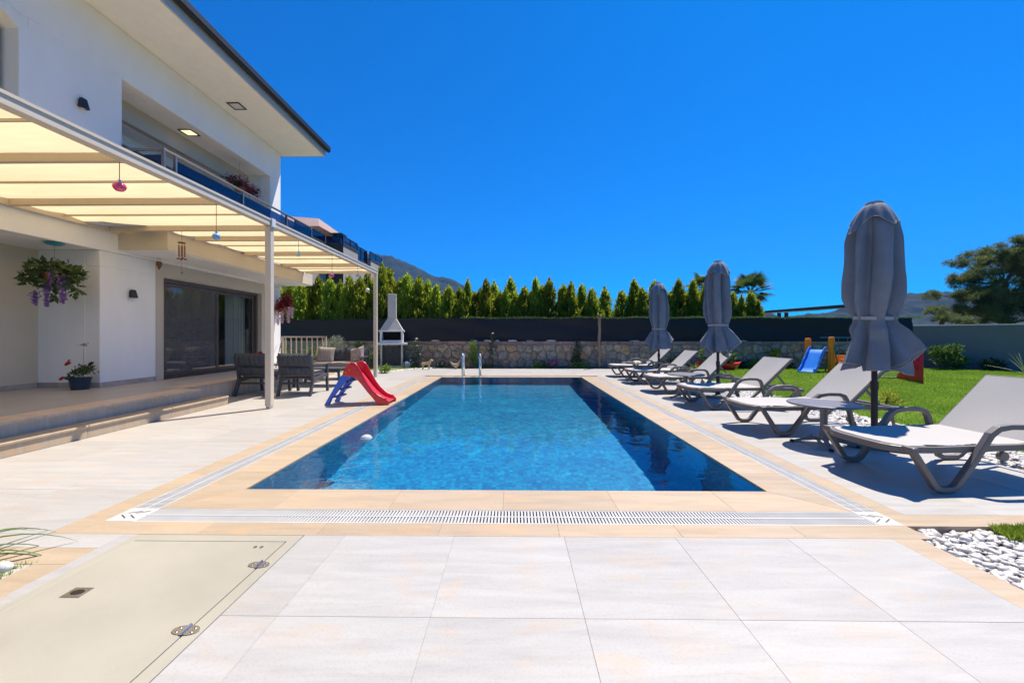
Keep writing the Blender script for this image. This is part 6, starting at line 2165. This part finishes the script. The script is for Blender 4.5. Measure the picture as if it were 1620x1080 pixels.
# small grey watering can beside the barbecue
wcn = thing('watering_can', 'small pale grey can on the grass right of the barbecue', 'can', (-3.95, 14.75, 0.0))
MB().lathe([(.10, 0), (.10, .18), (.07, .20)], (0, 0, 0), 14).build('body', 'grey fascia', wcn, smooth=True)
q = MB(); q.tube([(.09, 0, .06), (.22, 0, .22)], .012, 6); q.build('spout', 'grey fascia', wcn)
q = MB(); q.tube([(-.10, 0, .05), (-.16, 0, .13), (-.06, 0, .23), (.05, 0, .2)], .008, 6); q.build('handle', 'grey fascia', wcn)

# ---------------------------------------------------------------- figures by the wall (skinned single bodies)
def skin_body(name, V, E, m_, parent, sub=2):
    me = bpy.data.meshes.new(name)
    me.from_pydata([v[:3] for v in V], E, [])
    o = bpy.data.objects.new(name, me); COL.objects.link(o)
    sk = o.modifiers.new('s', 'SKIN')
    sl_ = me.skin_vertices[0].data
    for i, v in enumerate(V):
        r = v[3]; sl_[i].radius = (r, r)
    sl_[0].use_root = True
    ss = o.modifiers.new('u', 'SUBSURF'); ss.levels = sub; ss.render_levels = sub
    me.materials.append(MATS[m_])
    dg = bpy.context.evaluated_depsgraph_get(); dg.update()
    me2 = bpy.data.meshes.new_from_object(o.evaluated_get(dg))
    o.modifiers.clear(); o.data = me2
    me2.polygons.foreach_set('use_smooth', [True] * len(me2.polygons))
    o.parent = parent
    return o
dog = thing('dog_statue', 'spotted tan dog figurine standing at the paving edge left of the ladder', 'statue', (-3.08, 13.95, -0.02), R(-8))
V = [(-.10, 0, .22, .050), (0, 0, .225, .046), (.10, 0, .235, .055), (.155, 0, .30, .034), (.185, 0, .345, .036), (.235, 0, .335, .024), (.265, 0, .328, .016),
     (-.12, .035, .16, .030), (-.135, .035, .09, .016), (-.11, .035, .015, .014), (-.12, -.035, .16, .030), (-.135, -.035, .09, .016), (-.11, -.035, .015, .014),
     (.105, .035, .16, .024), (.105, .035, .08, .014), (.115, .035, .015, .014), (.105, -.035, .16, .024), (.11, -.035, .08, .014), (.125, -.035, .015, .014),
     (-.155, 0, .25, .014), (-.20, 0, .20, .010), (-.215, 0, .14, .006), (.165, .03, .378, .010), (.165, -.03, .378, .010)]
E = [(0, 1), (1, 2), (2, 3), (3, 4), (4, 5), (5, 6), (0, 7), (7, 8), (8, 9), (0, 10), (10, 11), (11, 12), (2, 13), (13, 14), (14, 15), (2, 16), (16, 17), (17, 18), (0, 19), (19, 20), (20, 21), (4, 22), (4, 23)]
skin_body('body', V, E, 'tan ceramic', dog)
q = MB()
for s in (-1, 1): q.ball((.225, s * .018, .350), .005, 6, 4)
q.build('eyes', 'black metal', dog)
hen = thing('hen_statue', 'mottled tan hen figurine at the paving edge beside the ladder', 'statue', (-2.05, 13.98, -0.02), R(12))
V = [(0, 0, .15, .075), (.08, 0, .19, .055), (.12, 0, .27, .028), (.135, 0, .32, .026), (.168, 0, .312, .008), (-.10, 0, .19, .045), (-.16, 0, .27, .022), (-.175, 0, .31, .010), (0, .03, .06, .012), (0, .03, .012, .014), (0, -.03, .06, .012), (0, -.03, .012, .014)]
E = [(0, 1), (1, 2), (2, 3), (3, 4), (0, 5), (5, 6), (6, 7), (0, 8), (8, 9), (0, 10), (10, 11)]
skin_body('body', V, E, 'tan ceramic', hen)
MB().prism([(.115, .34), (.12, .365), (.13, .35), (.137, .372), (.147, .35), (.155, .362), (.158, .335)], 'y', -.006, .006).build('comb', 'red plastic', hen)

# ---------------------------------------------------------------- play equipment on the lawn
ps = thing('play_slide', 'orange playground frame with wavy blue slide on the lawn', 'slide', (10.12, 13.38, -0.02), R(33))
def tower(x, y, k_=1.0):
    q = MB()
    prof = [(-.15, 0), (.15, 0), (.17, .45), (.10, .78), (.13, .90), (.12, 1.04), (.07, 1.12), (-.07, 1.12), (-.12, 1.04), (-.13, .90), (-.10, .78), (-.15, .45)]
    q.prism([(x + a, z * k_) for a, z in prof], 'y', y - .06, y + .06)
    return q.build('side_tower', 'orange plastic', ps, bevel=.02, segs=2)
tower(.12, -.33, 1.04); tower(.12, .33)
bd = [(-.92, .035), (-.78, .045), (-.62, .17), (-.48, .34), (-.34, .46), (-.22, .60), (-.08, .72), (.05, .73)]
q = MB(); q.ribbon(bd, .025, -.20, .20); q.build('slide_bed', 'sky blue plastic', ps, smooth=True)
for y0 in (-.235, .20):
    q = MB(); q.ribbon([(x, z + .05) for x, z in bd], .13, y0, y0 + .035); q.build('slide_rim', 'sky blue plastic', ps, bevel=.008)
q = MB(); q.box(.0, .30, -.27, .27, .66, .70); q.build('platform', 'teal plastic', ps)
for k in range(4):
    q = MB(); q.tube([(.38 - k * .03, -.27, .12 + k * .14), (.38 - k * .03, .27, .12 + k * .14)], .018, 6); q.build('rung', 'teal plastic', ps)
for y0 in (-.27, .27):
    q = MB(); q.tube([(.42, y0, 0), (.28, y0, .68)], .025, 6); q.build('ladder_rail', 'teal plastic', ps)

sw_ = thing('swing', 'small orange child swing on a green metal frame beside the play slide', 'swing', (10.8, 13.2, -0.02))
q = MB(); q.tube([(-.75, 0, 1.14), (.75, 0, 1.14)], .018, 6); q.build('top_bar', 'teal plastic', sw_)
for x in (-.35, .95):
    q = MB(); q.tube([(x, -.3, 0), (x, 0, 1.15), (x, .3, 0)], .024, 6); q.build('frame_leg', 'green metal', sw_)
q = MB(); q.box(-.17, .17, -.14, .14, .30, .34); q.box(-.17, .17, .11, .14, .341, .56); q.box(-.17, .17, -.14, -.11, .341, .44); st_ = q.build('seat', 'orange plastic', sw_, bevel=.015, segs=2)
for x in (-.15, .15):
    q = MB(); q.tube([(x, 0, .42), (x, 0, 1.13)], .006, 5); q.build('chain', 'string', sw_)

gl_ = thing('football_goal', 'red plastic child football goal with white net on the lawn', 'goal', (9.75, 10.6, -0.02))
def panel(pts, th=.03):
    q = MB()
    a = [Vector(p) for p in pts]
    n_ = (a[1] - a[0]).cross(a[2] - a[0]).normalized() * th / 2
    m_ = len(a)
    q.add([tuple(p - n_) for p in a] + [tuple(p + n_) for p in a], [tuple(range(m_))[::-1], tuple(range(m_, 2 * m_))] + [(i, (i + 1) % m_, m_ + (i + 1) % m_, m_ + i) for i in range(m_)])
    return q
FR, FL = Vector((.62, -.38, 0)), Vector((-.78, -.02, 0))
BR, BL = Vector((.92, .62, 0)), Vector((-.30, .95, 0))
up_ = Vector((0, 0, .80))
for F_, B_ in ((FR, BR), (FL, BL)):
    panel([F_, B_, B_ + Vector((0, 0, .10)), (F_ + B_) / 2 + Vector((0, 0, .52)), F_ + up_ + (B_ - F_) * .12, F_ + up_]).build('side_panel', 'red plastic', gl_, bevel=.008)
q = MB(); q.tube([FR + up_, FL + up_], .028, 8); q.build('crossbar', 'red plastic', gl_)
q = MB(); q.tube([BR + Vector((0, 0, .03)), BL + Vector((0, 0, .03))], .02, 8); q.build('ground_bar', 'black metal', gl_)
q = MB()
nn_ = 13
for k in range(nn_ + 1):
    u = k / nn_
    a = (FR + up_).lerp(FL + up_, u); b_ = BR.lerp(BL, u) + Vector((0, 0, .04))
    q.tube([a, a.lerp(b_, .5) + Vector((0, 0, -.05)), b_], .004, 3)
for k in range(9):
    v = k / 8
    a = (FR + up_).lerp(BR + Vector((0, 0, .04)), v); b_ = (FL + up_).lerp(BL + Vector((0, 0, .04)), v)
    dz = Vector((0, 0, -.05 * 4 * v * (1 - v)))
    q.tube([a + dz, b_ + dz], .004, 3)
q.build('net', 'net cord', gl_, kind='stuff')

# ---------------------------------------------------------------- red planters with shrubs
for k, (px, lb) in enumerate(((1117, 'red boat-shaped planter left of the middle parasol pole'), (1150, 'red boat-shaped planter right of the middle parasol pole'))):
    D_ = 13.9; x = (px - 813) / 630 * D_
    t = thing('red_planter', lb, 'planter', (x, D_, -0.02), 0, 'red planters by the stone wall')
    q = MB(); n_ = 16
    rings = []
    for (sx_, sy_, z) in ((.20, .10, 0.03), (.30, .15, .10), (.44, .18, .24), (.40, .155, .23)):
        rings.append([(sx_ * math.cos(2 * PI * i / n_), sy_ * math.sin(2 * PI * i / n_), z + (.07 * abs(math.cos(2 * PI * i / n_)) ** 3 if z > .2 else 0)) for i in range(n_)])
    vs = [p for r_ in rings for p in r_]
    fs = [(i + j * n_, (i + 1) % n_ + j * n_, (i + 1) % n_ + (j + 1) * n_, i + (j + 1) * n_) for j in range(3) for i in range(n_)] + [tuple(range(n_))[::-1], tuple(3 * n_ + i for i in range(n_))]
    q.add(vs, fs); q.build('bowl', 'red plastic', t, smooth=True)
    for s in (-1, 1):
        q = MB(); q.box(s * .14 - .02, s * .14 + .02, -.08, .08, 0, .05); q.build('foot', 'red plastic', t)
    bush('potted_shrub', ('leafy shrub growing from the left red planter', 'leafy shrub growing from the right red planter')[k], 'shrub', (x, D_, .2),
         [(0, 0, .22, .26, .14, .20), (-.12, 0, .38, .13, .12, .13), (.13, 0, .30, .14, .12, .13)], 420, .09, 'bush leaf', 80 + k, 'shrubs in the red planters')
# ================================================================== PLANTS
def rose_bush(name, label, loc, h, w_, n, seed, m='bush leaf', fl=None, leaf=.06, group=None):
    rr = random.Random(seed)
    cl = []
    k = 5
    for i in range(k):
        f = (i + .5) / k
        cl.append((rr.uniform(-.12, .12) * w_ * 2, rr.uniform(-.05, .05), h * (0.15 + .8 * f), w_ * rr.uniform(.6, 1.0) * (1 - .45 * f), w_ * .6, h * .16))
    return bush(name, label, 'plant', loc, cl, n, leaf, m, seed, group, flowers=fl, stem_r=.009)
def at(px, D_, z=-0.02):
    x = (px - 813) / 630 * D_
    return (x, D_ + 0.0122 * x, z)
rose_bush('rose_bush', 'tall loose bush with pale blossoms against the wall right of the barbecue', at(659, 14.9), 1.15, .28, 420, 1, fl=('white petal', 5, .045), m='dark leaf')
rose_bush('climbing_plant', 'bright green bushy plant against the wall behind the ladder', at(749, 14.62), 1.0, .26, 620, 2, m='lime leaf', leaf=.07)
rose_bush('rose_bush', 'slim dark rose with white blooms reaching above the wall, right of the ladder', at(778, 14.66), 1.25, .17, 300, 3, m='dark leaf', fl=('white petal', 6, .045))
bush('climbing_plant', 'dense dark green climber on the wall left of the log post', 'plant', at(913, 14.66), [(0, 0, .25, .24, .16, .28), (0, 0, .6, .20, .12, .28), (.02, 0, .88, .10, .08, .14)], 900, .055, 'dark leaf', 4, stems=3)
q_ = bush('flowering_shrub', 'low lime green shrub left of the pink flowers by the wall', 'shrub', at(848, 14.55), [(0, 0, .1, .20, .14, .14)], 260, .06, 'lime leaf', 5, flowers=('white petal', 3, .03))
bush('flowering_shrub', 'rusty green bush just left of the magenta flowers', 'shrub', at(862, 14.55), [(0, 0, .15, .20, .14, .2)], 300, .06, 'bush leaf', 6, flowers=('terra petal' if 'terra petal' in MATS else 'pink petal', 6, .03))
bush('flowering_shrub', 'small bush covered in magenta blossoms by the wall', 'shrub', at(875, 14.55), [(0, 0, .15, .15, .12, .17)], 160, .05, 'bush leaf', 7, flowers=('magenta petal', 22, .045))
bush('flowering_shrub', 'rounded low mound of green below the dark climber', 'shrub', at(920, 14.55), [(0, 0, .08, .30, .2, .16)], 700, .045, 'lime leaf', 8, shell=.8)
bush('flowering_shrub', 'small leafy bush between the dog and hen figurines', 'shrub', at(698, 14.75), [(0, 0, .12, .20, .14, .17)], 260, .06, 'bush leaf', 9, flowers=('pink petal', 5, .03))
bush('flowering_shrub', 'low weeds at the wall foot just right of the ladder', 'shrub', at(768, 14.6), [(0, 0, .06, .2, .12, .10)], 200, .05, 'bush leaf', 10)
bush('flowering_shrub', 'low plant at the lawn corner beside the far pergola post', 'shrub', at(608, 12.55), [(0, 0, .12, .20, .15, .14), (.1, 0, .2, .1, .08, .1)], 420, .06, 'lime leaf', 11, flowers=('pink petal', 4, .025))
bush('garden_shrub', 'low green bush at the wall foot beside the sofa, left of the barbecue', 'shrub', at(588, 15.2), [(0, 0, .3, .35, .3, .35)], 700, .07, 'bush leaf', 12)
bush('garden_shrub', 'dark leafy shrub between olive bush and barbecue', 'shrub', at(566, 15.2), [(0, 0, .45, .32, .25, .4), (.1, 0, .8, .2, .2, .2)], 900, .07, 'dark leaf', 13)
bush('garden_shrub', 'green rose shrub behind the beige terrace railing', 'shrub', at(472, 13.4, 0), [(0, 0, .3, .35, .25, .35), (.4, 0, .45, .3, .25, .4), (.9, .0, .4, .35, .25, .35), (-.4, 0, .5, .25, .2, .3)], 2000, .07, 'bush leaf', 14, flowers=('white petal', 8, .03))
bush('olive_bush', 'silvery olive bush above the sofa, right of the terrace railing', 'shrub', at(524, 13.2, 0), [(0, 0, .75, .34, .3, .35), (-.2, 0, .5, .3, .25, .3), (.2, 0, 1.0, .22, .2, .2), (.28, 0, .6, .22, .2, .3)], 2600, .075, 'olive leaf', 15, wide=.22, stems=8)
# right side, along the wall and lawn
bush('garden_shrub', 'variegated shrub by the wall left of the blue slide', 'shrub', at(1224, 14.5), [(0, 0, .35, .2, .15, .3), (.1, 0, .6, .14, .1, .16)], 500, .08, 'yellow leaf', 16)
bush('garden_shrub', 'low light shrub by the wall, left of the variegated one', 'shrub', at(1194, 14.4), [(0, 0, .16, .26, .18, .18)], 420, .07, 'lime leaf', 17)
bush('garden_shrub', 'small shrub close left of the blue play slide', 'shrub', at(1247, 14.5), [(0, 0, .2, .22, .16, .22)], 360, .07, 'bush leaf', 18)
bush('garden_shrub', 'dark shrub behind the fifth sun lounger', 'shrub', at(1072, 14.3), [(0, 0, .22, .42, .2, .26)], 800, .06, 'dark leaf', 19)
bush('garden_shrub', 'wide low dark planting under the wall right of the red planters', 'shrub', at(1175, 14.62), [(-.3, 0, .15, .4, .12, .2), (.4, 0, .15, .4, .12, .2)], 900, .06, 'dark leaf', 20)
bush('garden_shrub', 'dark bush behind the orange swing', 'shrub', at(1340, 14.4), [(-.2, 0, .3, .4, .2, .34), (.4, 0, .28, .4, .2, .3)], 1000, .07, 'dark leaf', 21)
bush('garden_shrub', 'broad leafy shrub before the grey wall right of the red goal', 'shrub', (15.3, 14.25, 0), [(0, 0, .42, .42, .3, .36), (-.3, 0, .6, .26, .2, .22), (.45, .1, .25, .3, .25, .22), (.1, -.1, .7, .22, .2, .18)], 1700, .11, 'bush leaf', 22)
bush('garden_shrub', 'low dark shrub against the grey wall beside the broad leafy one', 'shrub', (16.3, 13.75, 0), [(0, 0, .18, .4, .25, .22)], 700, .08, 'dark leaf', 23)
for k, (px, D_, s_, lb) in enumerate(((1404, 6.7, .14, 'yellow-leaved small plant beside the nearest parasol pole'), (1186, 9.0, .13, 'yellow-green small plant behind the third lounger'), (1102, 12.4, .16, 'yellow-green small plant behind the fourth lounger'))):
    x, y, z = at(px, D_)
    bush('croton_plant', lb, 'plant', (max(x, 5.0) if k else x, y, -.03), [(0, 0, .16, s_ * 1.4, s_, .15), (.1, 0, .1, s_, s_, .1)], 380, .06, 'yellow leaf', 30 + k, 'small yellow plants at the lawn edge', wide=.4)
# spiky plants
def spiky(name, label, loc, n, ln, m, seed, w_=.012, arch=.5, parts=True, azr=(0, 2 * PI)):
    rr = random.Random(seed)
    t = thing(name, label, 'plant', loc)
    for k in range(n):
        az = rr.uniform(*azr); el = rr.uniform(.35, 1.35); l_ = ln * rr.uniform(.6, 1.1)
        q = MB(); m_ = 9
        c, s = math.cos(az), math.sin(az)
        for i in range(m_ + 1):
            f = i / m_
            r = l_ * f * math.cos(el) * (1 + .15 * f); z = l_ * (f * math.sin(el) - arch * f ** 2.4 * (1.1 - .45 * el))
            ww = w_ * (1 - f) ** .6 * min(1, .5 + 4 * f) + .0004
            q.v += [(r * c - s * ww, r * s + c * ww, z + .25 * ww), (r * c, r * s, z - .3 * ww), (r * c + s * ww, r * s - c * ww, z + .25 * ww)]
        for i in range(m_):
            a = 3 * i
            q.f += [(a, a + 3, a + 4, a + 1), (a + 1, a + 4, a + 5, a + 2)]; q.mi += [0, 0]
        q.build('leaf', m, t, smooth='all')
    return t
mat('yucca leaf', (0.20, 0.24, 0.13), 0.5, var=0.3, scale=10, trans=.2)
mat('reed leaf', (0.085, 0.15, 0.035), 0.45, var=0.35, scale=8, trans=.25)
spiky('yucca', 'pale spiky yucca in front of the grey wall at the far right', (15.95, 12.6, -.02), 14, .85, 'yucca leaf', 3, .02, .12)
spiky('strap_leaf_plant', 'long arching strap leaves in the planter at the left edge', (-2.93, 1.86, 0), 20, .60, 'reed leaf', 6, .015, .75, azr=(-1.6, 2.1))

# ---- hanging baskets
def vine_basket(label, loc, zc, cl, leaf_m, petal_m, racemes, top, seed, n=900, leaf=.085, disc=None):
    rr = random.Random(seed); rg = np.random.default_rng(seed)
    t = thing('hanging_basket', label, 'hanging plant', loc)
    P, d = clump_points(cl, n, rg, .3)
    D = unit(d + rg.normal(size=(n, 3)) * .6 + np.array([0, 0, -.25]))
    ln = leaf * rg.uniform(.6, 1.25, n)
    np_mesh('foliage', leaves(P, D, ln, ln * .62, rg), 4, leaf_m, t, tip=rg.random(n) ** 2)
    for (x, y, z0, l_, w_) in racemes:
        n2 = int(300 * l_ / .3)
        f = rg.random(n2)
        P = np.stack([x + rg.normal(0, 1, n2) * w_ * (1 - .75 * f), y + rg.normal(0, 1, n2) * w_ * (1 - .75 * f), z0 - l_ * f], 1)
        D = unit(rg.normal(size=(n2, 3)) + np.array([0, 0, -.4]))
        lp_ = rg.uniform(.018, .034, n2)
        np_mesh('raceme', leaves(P, D, lp_, lp_ * .8, rg), 4, petal_m, t, tip=rg.random(n2), kind='stuff')
    MB().lathe([(.02, -.02), (.09, 0), (.13, .10), (.135, .12), (.12, .12), (.08, .02)], (0, 0, zc), 14).build('pot', 'chime wood', t, smooth=True)
    for k in range(3):
        a = 2 * PI * k / 3
        MB().tube([(.13 * math.cos(a), .13 * math.sin(a), zc + .12), (0, 0, zc + .38)], .003, 4).build('cord', 'string', t)
    MB().tube([(0, 0, zc + .38), (0, 0, top)], .003, 4).build('cord', 'string', t)
    if disc:
        MB().lathe([(.0, top - .03), (.08, top - .025), (.115, top - .004), (.115, top)], (0, 0, 0), 20).build('ceiling_disc', disc, t, smooth=True)
    return t
mat('turquoise plastic', (0.02, 0.28, 0.38), 0.4)
vine_basket('hanging basket trailing ivy leaves and purple wisteria in the porch', (-7.08, 6.05, 0), 2.02,
            [(-.1, 0, 2.22, .24, .2, .12), (.1, 0, 2.18, .24, .2, .14), (-.32, 0, 2.10, .18, .12, .10), (.30, 0, 2.12, .14, .14, .13), (-.02, 0, 2.0, .22, .16, .12), (.34, 0, 1.92, .07, .07, .16), (-.02, .05, 1.80, .06, .06, .14), (-.45, 0, 2.0, .1, .06, .05)],
            'ivy leaf', 'purple petal', [(.22, -.08, 2.10, .42, .035), (.0, -.1, 2.02, .40, .028), (-.24, -.05, 1.86, .20, .030), (.08, -.1, 2.2, .3, .02)], 2.60, 3, 620, .10, 'turquoise plastic')
vine_basket('hanging basket with pink wisteria and red foliage at the house corner', (-6.72, 11.55, 0), 1.85,
            [(0, 0, 2.12, .2, .18, .16), (-.12, 0, 1.98, .16, .15, .14), (.1, 0, 2.2, .1, .1, .2)],
            'red leaf', 'pink petal', [(.16, -.05, 2.02, .45, .045), (-.12, -.08, 1.92, .42, .045), (.02, -.1, 1.9, .35, .03), (.24, 0, 2.0, .3, .03)], 2.66, 4, 420, .09)
# greenery under it
V = None
vb = vine_basket('hanging basket of crimson flowers in the balcony recess', (-7.15, 10.3, .15), 4.78,
            [(0, 0, 4.95, .22, .3, .10), (.12, .3, 4.90, .15, .2, .1), (0, -.25, 4.98, .15, .2, .1)], 'dark leaf', 'crimson petal',
            [(0, -.3, 5.12, .22, .10), (0, 0, 5.15, .24, .13), (.05, .25, 5.08, .22, .12), (.15, .45, 5.0, .2, .10), (.1, -.1, 5.1, .22, .12), (.1, .3, 5.05, .2, .1), (.2, .1, 5.0, .25, .1)], 5.57, 5, 300, .08)

# ---- rose pot in the porch
rp_ = thing('flower_pot', 'dark navy plastic pot standing on the terrace by the white wall corner', 'pot', (-7.02, 6.36, ZD))
rp_.scale = (.78, .78, .82)
MB().lathe([(.0, .0), (.135, .0), (.165, .20), (.175, .20), (.178, .235), (.16, .235), (.15, .20), (.0, .19)], (0, 0, 0), 20).build('pot_body', 'navy pot', rp_, smooth=True)
rr = random.Random(6)
rb = bush('rose_plant', 'potted rose with scarlet and dark red blooms on the terrace', 'plant', (-7.02, 6.36, ZD + .16), [(-.08, 0, .12, .12, .1, .08), (.15, 0, .18, .15, .1, .09), (-.2, 0, .02, .09, .07, .05), (.02, 0, .2, .1, .08, .08)], 340, .055, 'ivy leaf', 31, stems=7, stem_r=.005, shell=.3)
for p_, m_, r_ in (((-.14, -.08, .30), 'red petal', .062), ((.27, -.05, .30), 'dark red petal', .055), ((-.24, -.1, .02), 'red petal', .05), ((-.10, -.1, .36), 'red petal', .03)):
    blossom(m_, Vector(p_), r_, rb, rr, Vector((0, -.6, .6)))
    blossom(m_, Vector(p_) + Vector((.01, -.01, .012)), r_ * .7, rb, rr, Vector((.2, -.6, .6)))
rb.scale = (.85, .85, .85)
hb = thing('garden_stake', 'thin metal hummingbird stake standing in the rose pot', 'garden stake', (-6.96, 6.36, ZD + .2))
MB().tube([(0, 0, 0), (0, 0, .50)], .003, 5).build('rod', 'string', hb)
q = MB(); q.tube([(-.13, 0, .515), (-.06, 0, .515), (-.02, 0, .525), (.02, 0, .52), (.06, 0, .505)], [.002, .004, .018, .020, .004], 7); q.build('bird_body', 'brushed steel', hb, smooth=True)
q = MB(); q.add([(0, 0, .53), (.03, -.05, .56), (.06, -.02, .54), (0, 0, .53), (.03, .05, .56), (.06, .02, .54)], [(0, 1, 2), (3, 4, 5)]); q.build('wings', 'brushed steel', hb)

# indoor plant seen through the glass
rg = np.random.default_rng(9)
n = 260
P, d = clump_points([(0, 0, .95, .35, .35, .45), (0, 0, .6, .3, .3, .25)], n, rg, .3)
D = unit(d + np.array([0, 0, .5])); ln = rg.uniform(.12, .25, n)
np_mesh('foliage', leaves(P, D, ln, ln * .3, rg), 4, 'dark leaf', ip, tip=rg.random(n) * .3)
MB().lathe([(.12, 0), (.17, .35), (.15, .35)], (0, 0, 0), 14).build('pot', 'terracotta', ip, smooth=True)
# red flower pot on the terrace behind the armchair
fp = thing('flower_pot', 'small pot with red flowers on the terrace behind the left armchair', 'pot', (-6.2, 9.6, ZD))
MB().lathe([(.07, 0), (.10, .16), (.085, .16)], (0, 0, 0), 12).build('pot_body', 'terracotta', fp, smooth=True)
for k in range(6):
    blossom('red petal', Vector((rr.uniform(-.09, .09), rr.uniform(-.08, .02), .42 + rr.uniform(-.06, .06))), .05, fp, rr)
q = MB()
for k in range(6): q.tube([(0, 0, .15), (rr.uniform(-.08, .08), rr.uniform(-.05, .05), .42)], .004, 4)
q.build('stems', 'reed leaf', fp)
